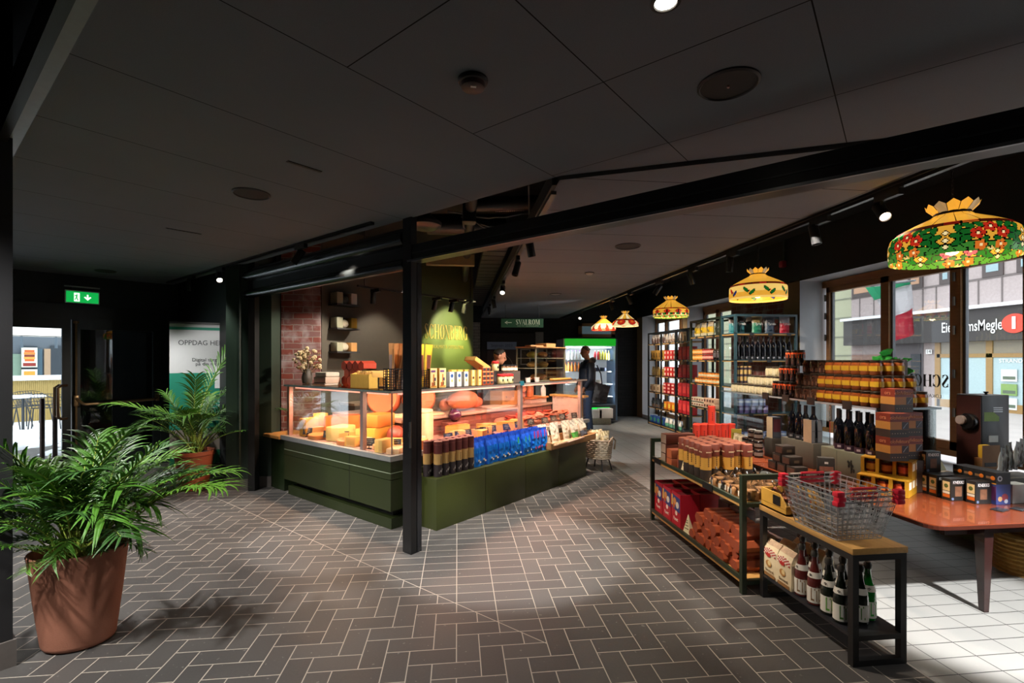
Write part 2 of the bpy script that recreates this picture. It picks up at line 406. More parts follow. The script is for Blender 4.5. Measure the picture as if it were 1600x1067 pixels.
# ------------------------------------------------------------------ walls
DKW = mat('#34373a', .75); DKG = mat('#1c2a20', .55, noise=.2, scale=8); OLV = mat('#3d382d', .7); PLW = mat('#b9bcc0', .8, noise=.04)
TAN = mat('#8a7352', .7, noise=.1); WOODF = mat('#8a5f33', .5, noise=.25, scale=6, aniso=(1, 1, 8))  # TAN: warm lamp light on the pillar faces put into the colour
def brick_material(name, c1, c2, cm, sc=1.0, black=False):
    t = NT(name); (x, y, z), vec = t.pos()
    cb = t.n('ShaderNodeCombineXYZ'); t.link(t.ma('ADD', x, y), cb.inputs[0]); t.link(z, cb.inputs[1])
    nz = t.noise(vec, 9, 4)
    off = t.ma('MULTIPLY', t.ma('SUBTRACT', nz, .5), .02)
    cb2 = t.n('ShaderNodeVectorMath'); cb2.operation = 'ADD'; t.link(cb.outputs[0], cb2.inputs[0])
    c3 = t.n('ShaderNodeCombineXYZ'); t.link(off, c3.inputs[0]); t.link(off, c3.inputs[1]); t.link(c3.outputs[0], cb2.inputs[1])
    br = t.n('ShaderNodeTexBrick'); br.inputs['Scale'].default_value = 1
    br.inputs['Brick Width'].default_value = .24 * sc; br.inputs['Row Height'].default_value = .078 * sc; br.inputs['Mortar Size'].default_value = .007 * sc
    br.inputs['Mortar Smooth'].default_value = .3; br.inputs['Bias'].default_value = -.1
    br.inputs['Color1'].default_value = (*lin(c1), 1); br.inputs['Color2'].default_value = (*lin(c2), 1); br.inputs['Mortar'].default_value = (*lin(cm), 1)
    t.link(cb2.outputs[0], br.inputs['Vector'])
    n2 = t.noise(vec, 5, 4); f = t.ma('MULTIPLY', t.ma('MAXIMUM', 0.0, t.ma('SUBTRACT', n2, .5)), 0.0 if black else 3.3)
    t.link(t.mixc(f, br.outputs['Color'], lin('#a09a9c')), t.b.inputs['Base Color'])
    t.b.inputs['Roughness'].default_value = .85
    t.bump(t.ma('ADD', t.ma('SUBTRACT', 1.0, br.outputs['Fac']), t.ma('MULTIPLY', nz, .8)), .7, .012)
    return t.m
BRICK = brick_material('old_red_brick', '#703226', '#6c4f4e', '#80736d')
BLKBR = brick_material('black_painted_brick', '#232426', '#1b1c1e', '#151516', black=True)
WHBR = brick_material('pale_brick', '#9a948a', '#8b857c', '#5e5a55', black=True)
# end wall
b = MB(); b.box(-3.2, 12.5, 0, 5.2, 12.7, 3.3, BLKBR); struct(b.build('wall_back'))
x0 = ony(739, 560, 12.5).x; x1 = ony(750, 560, 12.5).x
b = MB(); b.box(x0 - .6, 12.42, 0, x1, 12.5, 2.45, WHBR); struct(b.build('trim_5'))
# wall with window openings
yA, yB, yC, yD, yE, yF = 12.12, 9.845, 9.642, 8.0, 6.3, .6
b = MB()
for (y0, y1, m) in ((yA, 12.5, TAN), (yC, yB, TAN), (yE, 6.64, TAN), (6.64, yD, BRICK), (-2.2, yF, PLW)):
    b.box(4.75, y0, 0, 5.2, y1, 2.62, PLW, faces={'-x': m})
for (y0, y1, zs) in ((yB, yA, .1), (yD, yC, .1), (yF, yE, .42)):
    b.box(4.75, y0, 0, 5.2, y1, zs, PLW)
b.box(4.75, -2.2, 2.6, 5.2, 12.5, 3.3, PLW, faces={'-x': VOID, '-z': PLW})
struct(b.build('wall_right'))
b = MB(); b.box(-7.2, -2.4, -.05, 5.2, -2.2, 3.3, DKW); struct(b.build('wall_front'))
b = MB(); b.box(-7.4, -2.2, -.05, -7.2, 6.2, 3.3, DKW); struct(b.build('wall_left'))
T_AB = Matrix.Translation((C0[0], C0[1], 0)) @ Matrix.Rotation(RB, 4, 'Z')
# service wall behind the counter, dark green return, banner wall
GRN = mat('#414f2a', .55, noise=.1, scale=4)
b = MB(); b.box(.75, 2.42, 0, 2.30, 2.60, 3.3, OLV, T_AB); struct(b.build('wall_service'))
b = MB(); b.box(2.30, 2.40, 0, 3.61, 2.60, 3.3, GRN, T_AB); b.box(3.61, 2.42, 0, 3.63, 6.2, 3.3, DKW, T_AB); struct(b.build('wall_sign'))
b = MB(); b.box(-.25, 2.45, 0, .04, 2.6, 3.3, DKG, T_AB); b.box(.04, 2.85, 0, .9, 2.95, 3.3, DKG, T_AB); struct(b.build('wall_corner'))
b = MB(); b.box(-.10, 2.6, 0, .02, 5.4, 3.3, mat('#1d1f20', .6), T_AB); struct(b.build('wall_passage'))
# brick pillar and recess
b = MB(); b.box(-2.25, 6.54, 0, -1.77, 7.2, 3.25, BRICK); struct(b.build('wall_brick'))
b = MB(); b.box(-2.55, 6.72, 0, -2.25, 7.0, 3.25, BRICK); struct(b.build('trim_6'))
o = MB().tube([(-2.31, 6.55, 0), (-2.31, 6.55, 3.2)], .028, BLACKM, 10).build('drain_pipe')
tag(o, 'black vertical pipe running beside the red brick pillar', 'pipe')
# partition line: columns, pilaster, post and beam
PLN = -.17
SKT = mat('#5a5450', .6)
def colm(name, u0, u1, d, m, deep=.22, skirt=True):
    a = pt(u0, HZ, d); c = pt(u1, HZ, d); e = (c - a); L = e.length; ang = math.atan2(e.y, e.x)
    T = Matrix.Translation((a.x, a.y, 0)) @ Matrix.Rotation(ang, 4, 'Z')
    b = MB(); b.box(0, 0, 0, L, deep, 2.62, m, T)
    if skirt: b.box(-.004, -.012, 0, L + .004, 0, .125, SKT, T)
    o = b.build(name); return struct(o)
DKC = mat('#25332a', .35, noise=.25, scale=5, aniso=(6, 6, .6))
colm('trim_7', 353, 387.5, 5.60, DKC)
colm('trim_8', 387.5, 398, 5.56, BLACK, .1, False)
colm('trim_9', 398, 424, 5.75, DKG)
# near left pillar
pm = mat('#1c1c1e', .5)
pl = gnd(20, 1040)
T = Matrix.Translation((pl.x, pl.y, 0)) @ Matrix.Rotation(math.radians(137), 4, 'Z')
b = MB(); b.box(0, 0, 0, .6, .30, 3.2, pm, T); b.box(-.012, -.012, 0, .62, .31, .13, SKT, T); struct(b.build('trim_10'))
# partition beam and post
def bm_part(o): return o
beam = abbar('door_track_beam', PLN - .045, PLN + .045, -3.9, -.50, 2.256, 2.385, BLACKM)
abbar('guide_rail', PLN - .06, PLN - .045, -3.9, -.50, 2.256, 2.27, metal('#77797c', .3), beam)
abbar('groove', PLN - .049, PLN - .044, -3.9, -.50, 2.318, 2.326, mat('#2b2b2d', .3), beam)
tag(beam, 'long black steel door track beam crossing below the dark ceiling', 'beam')
pc = AB(PLN, -.495)
post = empty('partition_post', (pc.x, pc.y, 0), RB)
b = MB(); b.box(-.055, -.05, 0, .0, .05, 2.62, BLACKM); b.build('profile', post)
b = MB(); b.box(.006, -.05, 0, .05, .05, 2.40, mat('#1d1f22', .25)); b.build('folding_panel_edge', post)
b = MB(); b.box(-.06, -.053, .82, -.055, -.03, 1.02, STEEL); b.box(-.062, -.053, .9, -.056, -.02, .94, STEEL); b.build('lock', post)
tag(post, 'black metal post with lock standing in front of the glass counter', 'post')
sh = empty('roller_shutter', tuple(AB(PLN, 1.0)), RB)
L0, L1 = -1.42, 1.42
for nm, z, r, m in (('bottom_tube', 2.255, .05, mat('#1b1e1f', .22)), ('top_tube', 2.46, .062, mat('#202223', .25))):
    MB().tube([(0, L0, z), (0, L1, z)], r, m, 16).build(nm, sh)
b = MB(); b.box(.005, L0, 2.28, .05, L1, 2.55, mat('#141516', .45)); b.build('fascia', sh)
b = MB(); b.box(-.05, -.63, 2.24, -.047, -.5, 2.262, STEEL); b.build('maker_plate', sh)
tag(sh, 'black roller shutter box with two round tubes over the counter opening', 'shutter')

# ------------------------------------------------------------------ exit wall with double glass doors (left)
EX = (-4.8, 7.08)
def ex(u, v): return online(u, v, EX[0], EX[1], 1, 1)
def exs(u): p = ex(u, HZ); return ((p.x - EX[0]) + (p.y - EX[1])) / R2
T_EX = Matrix.Translation((EX[0], EX[1], 0)) @ Matrix.Rotation(RB, 4, 'Z')
DFR = mat('#1d2422', .35); sL, sR = -1.35, exs(276)
b = MB(); b.box(sL, 0, 2.22, sR + .2, .15, 3.3, DKW, T_EX); b.box(exs(262), 0, 0, sR + .2, .15, 2.3, DKW, T_EX); struct(b.build('wall_exit'))
b = MB()
b.box(sL, -.02, 2.02, exs(262), .1, 2.22, mat('#232527', .4), T_EX); b.box(exs(250), -.03, 0, exs(262), .1, 2.1, DFR, T_EX)
struct(b.build('trim_11'))
GL = glass((.97, .99, .99), .5); GLD = glass((.7, .75, .75), 1.4, film=.02)
def leaf(name, s0, s1, lab, gm):
    r = empty(name, tuple(T_EX @ Vector((s0, 0, 0))), RB); w = s1 - s0
    b = MB(); st = .085
    b.box(0, -.02, .02, st, .04, 2.02, DFR); b.box(w - st, -.02, .02, w, .04, 2.02, DFR); b.box(st, -.02, .02, w - st, .04, .25, DFR); b.box(st, -.02, 1.9, w - st, .04, 2.02, DFR)
    b.build('frame', r)
    b = MB(); b.box(st, .005, .25, w - st, .013, 1.9, gm); b.build('glass_pane', r)
    r['kind'] = 'structure'; return r
sm = exs(111)
dl = leaf('door_1', sm - 1.0, sm - .004, '', GL); dr = leaf('door_2', sm + .004, exs(250), '', GLD)
BRS = mat('#8a6a4d', .3, .7); BRL = mat('#a98a63', .35, .6)
w1 = .996
for dy in (-.09, .12):
    MB().tube([(w1 - .04, -.02 if dy < 0 else .04, 1.17), (w1 - .10, dy * .8, 1.17), (w1 - .135, dy, 1.14), (w1 - .135, dy, .78), (w1 - .10, dy * .8, .745), (w1 - .04, -.02 if dy < 0 else .04, .745)], .016, BRS, 8).build('pull_handle', dl)
b = MB(); wr = exs(250) - sm
b.tube([(.035, -.06, .1), (.035, -.06, 1.98)], .013, BRL, 8); b.rbox(.01, -.09, .90, .06, -.02, 1.04, BRL, .008)
b.tube([(.035, -.08, 1.0), (.09, -.13, .93), (.12, -.135, .92), (wr - .12, -.135, .94), (wr - .06, -.08, .96)], .018, BRL, 8)
b.lathe([(.03, 1.97), (.03, 2.0)], BRL, 12, (.035, -.06, 0)); b.rbox(wr - .08, -.09, .91, wr - .03, -.02, 1.02, BRL, .008)
b.build('push_bar', dr)
# exit sign above
GSIGN = mat('#12a04a', .4, emit=1.1, ecol='#0da446'); WSIGN = mat('#f2fff4', .4, emit=1.3)
def exit_sign(loc, rz, sc=1.0):
    r = empty('exit_sign', loc, rz)
    b = MB(); b.box(-.165, -.012, -.085, .165, .012, .075, mat('#c8d0cc', .3, .3)); b.box(-.155, -.014, -.075, .155, -.0125, .062, GSIGN); b.build('panel', r)
    b = MB(); b.box(-.17, -.015, .115, .17, .015, .13, mat('#9aa09e', .4, .4))
    for sx in (-.11, .11): b.tube([(sx, 0, .07), (sx, 0, .12)], .006, STEEL, 6)
    b.build('ceiling_bracket', r)
    b = MB(); y = -.0155
    b.box(-.082, y, -.062, -.028, y + .001, .045, WSIGN)          # doorway
    b.build('doorway_symbol', r)
    b = MB(); G2 = GSIGN; y2 = -.017
    for q in ([(-.06, .035), (-.05, .035), (-.05, .022), (-.06, .022)], [(-.068, .018), (-.048, .02), (-.052, -.012), (-.064, -.01)], [(-.064, -.01), (-.052, -.012), (-.04, -.05), (-.05, -.052)], [(-.064, -.008), (-.056, -.012), (-.07, -.045), (-.078, -.04)], [(-.05, .018), (-.047, .01), (-.034, .0), (-.036, .007)], [(-.068, .018), (-.065, .01), (-.078, .0), (-.08, .008)]):
        b.poly([(a, y2, c) for a, c in q], G2)
    b.build('running_man', r)
    b = MB(); y = -.0155
    b.poly([(.04, y, .03), (.056, y, .03), (.056, y, -.02), (.04, y, -.02)], WSIGN); b.poly([(.012, y, -.005), (.024, y, .006), (.056, y, -.028), (.048, y, -.042)], WSIGN); b.poly([(.084, y, -.005), (.048, y, -.042), (.04, y, -.028), (.072, y, .006)], WSIGN)
    b.build('down_arrow', r)
    return r
e1 = ex(119, 466); o = exit_sign((e1.x + .25, e1.y - .25, 2.29), RB)
tag(o, 'lit green exit sign with running man and down arrow hanging above doors', 'sign')
e2 = pt(24, 477, 7.6); o = exit_sign((e2.x, e2.y, e2.z), RB)
tag(o, 'lit green exit sign seen beyond the door glass in the porch', 'sign')
# porch ceiling
b = MB(); b.box(-3.0, .2, 2.25, 1.2, 2.2, 2.33, mat('#2c2d2f', .7), T_EX); struct(b.build('ceiling_porch'))
# added dark backing in place of the reflection in the right hand leaf
b = MB(); b.box(exs(135), .9, 0, 1.4, 1.1, 2.3, mat('#14161a', .5), T_EX); struct(b.build('wall_dark_backing'))
# ================================================================== windows in the right wall
XW = 5.12
def wy(u, X=XW): return onx(u, HZ, X).y
def window(name, ys, z0, z1, wood=WOODF, fr=.055, head=.09):
    """ys: list of (y_far, y_near) sashes"""
    r = empty(name, (XW, ys[-1][1], z0)); r['kind'] = 'structure'
    Y = ys[-1][1]; b = MB()
    far = ys[0][0]
    b.box(-.03, -.06, z1 - z0, .08, far - Y + .06, z1 - z0 + head, wood)
    b.box(-.03, -.06, -.06, .08, far - Y + .06, 0, wood)
    for (a, c) in ys:
        a -= Y; c -= Y
        b.box(-.02, c, 0, .05, c + fr, z1 - z0, wood); b.box(-.02, a - fr, 0, .05, a, z1 - z0, wood)
        b.box(-.02, c, z1 - z0 - .07, .05, a, z1 - z0, wood); b.box(-.02, c, 0, .05, a, .09, wood)
        b.box(.01, a - fr - .025, .09, .045, a - fr, z1 - z0 - .07, mat('#5d6268', .4)); b.box(.01, c + fr, .09, .045, c + fr + .02, z1 - z0 - .07, mat('#5d6268', .4))
    b.build('window_frame', r)
    for (a, c) in ys:
        a -= Y; c -= Y; g = MB(); g.box(.022, c + fr, .09, .028, a - fr, z1 - z0 - .07, glass((.98, .99, .98), .45)); g.build('glass_pane', r)
    return r
win3 = window('window_1', [(wy(1293), wy(1384.5)), (wy(1384.5), wy(1495)), (wy(1495), wy(1612)), (wy(1612), 2.6), (2.6, 1.7), (1.7, .66)], .56, 2.5)
h = MB()
for u in (1293, 1495):
    y = wy(u) - .66
    for z in (.35, .75, 1.2, 1.5, 1.75): h.tube([(-.035, y, z), (-.035, y, z + .09)], .012, metal('#6d6a66', .35), 8)
h.build('hinges', win3)
LT = mat('#2b2724', .6)
t2 = txt('LOKALMAT & OSTEBUTIKK', .055, LT, (.015, wy(1424) - .66, onx(1432, 617, XW).z - .56), win3, '-x', 'window_lettering', mirror=True)
window('window_2', [(9.64, 9.1), (9.1, 8.55), (8.55, 8.0)], .1, 2.5)
window('window_3', [(12.12, 11.5), (11.5, 10.7), (10.7, 9.85)], .1, 2.5)
# small window high on the end wall above the fridge
a = ony(903, 505, 12.5); c = ony(960, 527, 12.5)
r = empty('window_4', (a.x, 12.45, c.z)); r['kind'] = 'structure'
b = MB(); w_ = c.x - a.x; h_ = a.z - c.z
b.box(0, 0, 0, w_, .045, .08, WOODF); b.box(0, 0, h_ - .08, w_, .045, h_, WOODF); b.box(0, 0, 0, .1, .045, h_, WOODF); b.box(w_ - .1, 0, 0, w_, .045, h_, WOODF); b.build('window_frame', r)
b = MB(); b.box(.1, .02, .08, w_ - .1, .03, h_ - .08, mat('#6f8891', .12, emit=.25)); b.build('glass_pane', r)  # solid pane given a faint glow in place of daylight

# ================================================================== street seen through the windows
GX = 16.0
STONE = mat('#a79a98', .75, noise=.18, scale=14); STONE2 = mat('#aeb093', .75, noise=.08); DARKF = mat('#35302f', .55); SEAM = mat('#6d6462', .8); SNOW = mat('#eef2f6', .7, noise=.03)
b = MB(); b.box(5.6, -8, -.3, 60, 45, -.05, mat('#a9a3a0', .7, noise=.15, scale=2)); o = b.build('street_ground'); struct(o)
fac = empty('facade_building', (GX, 9.5, -.05))
def fz(v, u): return onx(u, v, GX).z + .05
def fy(u): return onx(u, HZ, GX).y - 9.5
b = MB()
y18 = fy(1330)
b.box(0, -12, 0, .6, y18, 9, STONE)
for u in (1343.5, 1365.5, 1442, 1463, 1529, 1566): b.box(-.015, fy(u) - .02, 3.2, 0, fy(u) + .02, 4.0, SEAM)
b.box(-.02, -12, 4.0, 0, y18, 4.06, SEAM); b.box(-.02, -12, 5.7, 0, y18, 5.76, SEAM)
b.build('stone_front', fac)
b = MB(); b.box(.3, y18, 0, 1.2, y18 + 14, 9, STONE2)
for z in (.9, 1.7, 2.5, 3.3, 4.1, 4.9, 5.7): b.box(.27, y18, z, .31, y18 + 14, z + .05, mat('#7f8270', .8))
b.build('pale_stone_neighbour', fac)
b = MB(); b.box(-.35, -12, 2.12, .05, y18, 3.1, DARKF); b.build('sign_band', fac)
b = MB(); b.box(-.5, -12, 3.1, .0, y18, 3.2, SNOW); b.build('snow_ledge', fac)
WG = mat('#8fa7ad', .15, emit=.0); WGO = mat('#b98f70', .4)  # WGO: orange reflection in the panes painted as colour
for (u0, u1, gm) in ((1332, 1366, WGO), (1420, 1443, WGO), (1469, 1488, WG), (1536, 1569, WG), (1590, 1622, WG)):
    ya, yc_ = fy(u0), fy(u1)
    b = MB(); b.box(-.04, yc_, 4.05, .02, ya, 5.7, mat('#4a3f3d', .5)); w = b.build('upper_window', fac)
    b = MB(); b.box(-.05, yc_ + .12, 4.2, -.041, ya - .12, 5.6, gm); b.build('glass_pane', w)
# entrance and shop front below the band
b = MB(); b.box(-.02, fy(1443), 0, .01, fy(1398), 2.15, mat('#5c5558', .5)); b.build('entrance_recess', fac)
b = MB(); b.box(-.05, fy(1440), 0, -.021, fy(1425), 1.75, mat('#2c3036', .25)); d = b.build('entrance_door', fac)
GOLD = mat('#9c7a48', .5)
b = MB()
for u in (1467, 1548, 1630): b.box(-.06, fy(u) - .09, 0, .0, fy(u) + .09, 2.12, GOLD)
b.box(-.06, fy(1640), 1.62, 0, fy(1466), 1.74, GOLD); b.box(-.06, fy(1640), 0, 0, fy(1466), .25, GOLD); b.build('shop_front_frame', fac)
b = MB(); b.box(-.03, fy(1640), .25, -.01, fy(1467), 1.62, mat('#a9c0c4', .2)); b.box(-.03, fy(1640), 1.74, -.01, fy(1467), 2.12, mat('#8a7f6c', .3)); b.build('shop_glass', fac)
b = MB(); b.box(-.03, fy(1377), .0, -.005, fy(1332), 1.45, mat('#54706c', .3)); b.box(-.035, fy(1377), 1.45, 0, fy(1332), 1.75, mat('#8d6f62', .6)); b.build('teal_shop_window', fac)
txt('KAFÉ', .28, mat('#e9eeea', .5), (-.05, fy(1353), fz(588, 1353)), fac, '-x', 'shop_lettering')
LW = mat('#f4f4f2', .5)
fs = lambda u: onx(u, HZ, 15.63).y - 9.5
txt('EiendomsMegler', .46, LW, (-.37, (fs(1471) + fs(1573)) / 2, 2.57), fac, '-x', 'sign_lettering', bold=.003, fit=fs(1471) - fs(1573))
b = MB(); T = Matrix.Translation((-.36, fs(1585.5), 2.58)) @ Matrix.Rotation(-PI / 2, 4, 'Y')
b.lathe([(.30, 0), (.30, .03)], mat('#e0402c', .5), 28, T=T, sx=.92, sy=1.08); b.build('round_red_logo', fac)
txt('1', .44, LW, (-.405, fs(1585.5), 2.58), fac, '-x', 'logo_numeral', bold=.025)
b = MB(); b.box(-.06, fy(1458), fz(553, 1453), -.04, fy(1449), fz(546, 1453), LW); b.build('house_number_plate', fac)
txt('14', .16, DARKF, (-.065, fy(1453.5), fz(549.5, 1453)), fac, '-x', 'house_number')
txt('STRANDGT', .16, LW, (-.05, fy(1588), fz(564, 1588)), fac, '-x', 'shop_lettering')
for (v0, v1, cc) in ((577, 596, '#d9e0df'), (600, 618, '#7fa05a'), (622, 640, '#e0e4e2')):
    b = MB(); b.box(-.07, fy(1592), fz(v1, 1580), -.05, fy(1567), fz(v0, 1580), mat(cc, .5)); b.box(-.072, fy(1590), fz(v1 - 3, 1580), -.07, fy(1570), fz(v1 - 8, 1580), mat('#5d6b58', .5)); b.build('window_poster', fac)
tag(fac, 'pink stone office building with dark sign band across the street', 'building')
# flag
fl = empty('flag', (6.4, onx(1395, 480, 6.4).y, onx(1395, 480, 6.4).z))
def fpt(u, v): p = onx(u, v, 6.4); return Vector((0, p.y - fl.location.y, p.z - fl.location.z))
grid = [[(1352, 449), (1385, 445), (1417, 440)], [(1366, 469), (1392, 455), (1418, 444)], [(1388, 503), (1406, 492), (1422, 481)], [(1392, 536), (1409, 530), (1425, 521)]]
for k, (nm, cc) in enumerate((('green_stripe', '#1f9c6a'), ('white_stripe', '#e9e6ea'), ('red_stripe', '#d8324a'))):
    b = MB(); m = mat(cc, .7, noise=.05); n = 8
    for sgn in (0, .012):
        for i in range(n):
            for (f0, f1) in ((i / n, (i + 1) / n),):
                def L(f, row):
                    a, bb, c = [fpt(*q) for q in row]
                    p = a.lerp(bb, f * 2) if f < .5 else bb.lerp(c, f * 2 - 1); p = p.copy(); p.x = .05 * math.sin(f * 7 + k) + sgn; return p
                b.poly([L(f0, grid[k]), L(f1, grid[k]), L(f1, grid[k + 1]), L(f0, grid[k + 1])], m, True)
    b.build(nm, fl)
b = MB(); b.tube([fpt(1352, 449) + Vector((-1.14, .25, -.1)), fpt(1417, 440), fpt(1430, 438)], .014, mat('#8c8f92', .4), 8); b.build('pole', fl)
tag(fl, 'green white and red flag hanging outside the window', 'flag')
# parked car roof and windscreen beyond the sill
# ================================================================== street seen through the exit door (left)
b = MB(); b.box(-40, .16 + 0, -.2, 12, 30, -.02, SNOW, T_EX); struct(b.build('snow_ground'))
b = MB()
for i in range(70):
    a = random.uniform(-4, 2); q = random.uniform(2.0, 5.6); b.sphere(T_EX @ Vector((a, q, -.05)), random.uniform(.12, .4), SNOW, 8, 6, sz=.35)
tag(b.build('snow_heap'), 'trampled snow heaps lying on the pavement outside the door', 'snow', kind='stuff')
def exd(u, v, q):
    o_ = T_EX @ Vector((0, q, 0)); return online(u, v, o_.x, o_.y, 1, 1)
def exl(u, v, q): p = exd(u, v, q); return (T_EX.inverted() @ p)
BAM = mat('#b39a5c', .7, noise=.3, scale=30, aniso=(8, 8, .4))
a = exl(-60, 590, 8.2); c = exl(130, 590, 8.2)
r = empty('bamboo_fence', tuple(T_EX @ Vector((a.x, 8.2, 0))), RB)
b = MB(); n = 60
for i in range(n): x = (c.x - a.x) * i / n; b.tube([(x, 0, 0), (x, 0, a.z - .08)], (c.x - a.x) / n * .55, BAM, 6)
b.build('cane_screen', r)
b = MB(); b.rbox(-.1, -.12, a.z - .1, c.x - a.x, .12, a.z + .02, SNOW, .04); b.build('snow_cap', r)
tag(r, 'bamboo fence topped with snow on the pavement outside', 'fence')
def wire_chair():
    m = mat('#30353a', .4); r = MB()
    for k in range(11):
        t = -1 + 2 * k / 10; r.tube([(.26 * t, .22 + .05 * (1 - t * t), .78 - .06 * t * t), (.27 * t, .2, .6), (.26 * t, .12, .46), (.24 * t, -.22, .45)], .006, m, 4)
    for z, y, w in ((.78, .27, .26), (.7, .25, .27), (.62, .22, .27), (.53, .16, .27), (.455, .02, .26), (.45, -.1, .25), (.45, -.22, .24)):
        r.tube([(-w, y - .05, z - .03 if z > .7 else z), (-w * .5, y - .01, z), (w * .5, y - .01, z), (w, y - .05, z - .03 if z > .7 else z)], .009, m, 4)
    r.tube([(-.27, .2, .72), (-.3, .0, .64), (-.28, -.2, .6), (-.25, -.22, .45)], .012, m, 6); r.tube([(.27, .2, .72), (.3, .0, .64), (.28, -.2, .6), (.25, -.22, .45)], .012, m, 6)
    o = r.build('wire_chair')
    for sx in (-1, 1):
        for sy in (-1, 1): MB().tube([(.22 * sx, .16 * sy, .45), (.26 * sx, .24 * sy, -.02)], .012, m, 6).build('leg', o)
    return o
for (u, q, rz, la) in ((72, 6.3, 2.9, 'dark wire terrace chair nearest the door handle in the snow'), (52, 7.5, .4, 'dark wire terrace chair behind a snowy table by the fence'), (20, 6.9, 4.2, 'dark wire terrace chair seen at the edge of the pillar')):
    p = exl(u, HZ, q); p.z = -.02; place('wire_chair', wire_chair, T_EX @ p, RB + rz, la, 'chair', 'wire terrace chairs in the snow')
p = T_EX @ exl(36, HZ, 6.5); r = empty('terrace_table', (p.x, p.y, -.02))
MB().lathe([(.36, .70), (.37, .715), (.35, .735), (.2, .75), (.0001, .755)], SNOW, 20).build('snowy_top', r); MB().tube([(0, 0, 0), (0, 0, .7)], .025, mat('#30353a', .4), 8).build('leg', r)
tag(r, 'small round terrace table covered with snow', 'table')
for k, (u, la) in enumerate(((66, 'brown round bollard post standing outside the glass door'), (86, 'brown round bollard post beside the pull handle outside'))):
    p = T_EX @ exl(u, HZ, 1.5); o = MB().lathe([(.03, 0), (.03, .93), (.022, .95)], mat('#5d453f', .5), 12).build('bollard', loc=(p.x, p.y, -.02)); tag(o, la, 'bollard', 'bollards outside the door')
# shop opposite
r = empty('cafe_building', tuple(T_EX @ Vector((0, 12.5, 0))), RB)
b = MB(); b.box(-20, 0, 0, 6, .3, 6, mat('#59626a', .6)); b.build('wall', r)
for (u0, u1, v0, v1, cc) in ((5, 33, 553, 592, '#7d9482'), (34, 58, 541, 592, '#2c3742'), (58, 66, 545, 592, '#4c6472'), (69, 79, 545, 592, '#a98f74'), (79, 98, 540, 592, '#3b4248')):
    p0 = exl(u0, v1 + 14, 12.45); p1 = exl(u1, v0, 12.45); b = MB(); b.box(p0.x, -.06, p0.z - .6, p1.x, -.001, p1.z, mat(cc, .35)); b.build('shop_window', r)
tag(r, 'grey cafe front with dark windows across the lane outside the door', 'building')
p0 = exl(34, 574, 12.3); p1 = exl(59, 543, 12.3); p2 = exl(34, 592, 12.3)
r = empty('burger_poster', tuple(T_EX @ Vector(((p0.x + p1.x) / 2, 12.36, p0.z))), RB); w = (p1.x - p0.x) / 2; hh = p1.z - p0.z
b = MB(); b.box(-w, 0, 0, w, .02, hh, mat('#d6dccb', .6)); b.box(-w, 0, p2.z - p0.z - .5, w, .02, -.06, mat('#d6dccb', .6)); b.build('sheet', r)
b = MB()
for k, (z, cc, rr) in enumerate(((.82, '#c9622a', .62), (.7, '#e8863a', .7), (.58, '#7a3320', .66), (.47, '#f0a04a', .7), (.36, '#d9662a', .6))):
    b.box(-w * rr, -.006, hh * z - hh * .055, w * rr, -.001, hh * z + hh * .055, mat(cc, .6))
b.box(-w * .8, -.006, hh * .06, w * .8, -.001, hh * .22, mat('#8e2f26', .6)); b.box(-w * .7, -.006, -.35, w * .7, -.001, -.12, mat('#dd9a3a', .6)); b.build('printed_burger', r)
tag(r, 'burger poster on the cafe window across the lane', 'poster')
a0 = exl(-40, 514, 11.0); a1 = exl(91, 514, 11.0); a2 = exl(94, 527, 9.6)
r = empty('awning', tuple(T_EX @ Vector((a0.x, 11.0, 0))), RB); b = MB(); wm = mat('#e4e2dc', .7)
b.poly([(0, 0, a0.z + .35), (0, -1.4, a2.z), (a1.x - a0.x, -1.4, a2.z), (a1.x - a0.x, 0, a0.z + .35)], wm); b.poly([(0, 0, a0.z + .38), (a1.x - a0.x, 0, a0.z + .38), (a1.x - a0.x, -1.4, a2.z + .03), (0, -1.4, a2.z + .03)], wm); b.build('canvas', r)
b = MB()
for f in (.05, .45, .85): x = (a1.x - a0.x) * f; b.tube([(x, 0, a0.z), (x, -1.4, a2.z - .02), (x, -1.4, a2.z - .3)], .03, mat('#54616b', .5), 6)
b.build('arms', r); tag(r, 'white awning stretched above the cafe front outside', 'awning')
# ================================================================== GLASS DELI COUNTER (L shape)
CGRN = mat('#20280f', .38, noise=.12, scale=3); CGRN2 = mat('#1f2b15', .4); STRIPM = mat('#8f918f', .35, .5)
CGL = glass((.985, .995, .985), .3); TOPGL = glass((.9, .97, .93), 1.0, film=.02)
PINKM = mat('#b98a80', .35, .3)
ctr = empty('glass_deli_counter', (C0[0], C0[1], 0), RB)
LP, LQ, TZ = 3.45, 1.95, 1.225          # long run, short run, top
b = MB()                                  # carcass with stepped panels
for (z0, z1, ins, m) in ((.0, .095, .03, CGRN), (.095, .17, .10, BLACK), (.17, .44, .0, CGRN), (.445, .50, .0, CGRN), (.505, .61, .0, CGRN)):
    b.box(ins, ins, z0, LP - .03, .9, z1, m); b.box(ins, .9, z0, .9, LQ - .05 - ins, z1, m)
for q in (.63,): b.box(-.002, q - .003, .17, .0, q + .003, .61, BLACK)
b.build('green_base', ctr)
b = MB(); b.box(-.003, 0, .50, .0, LQ - .05, .506, mat('#7f8a72', .3)); b.box(0, -.003, .50, LP, 0, .506, mat('#7f8a72', .3)); b.build('line_trim', ctr)
b = MB(); b.box(-.02, -.02, .61, LP, .03, .655, STRIPM); b.box(-.02, .03, .61, .03, LQ, .655, STRIPM); b.build('metal_front_strip', ctr)
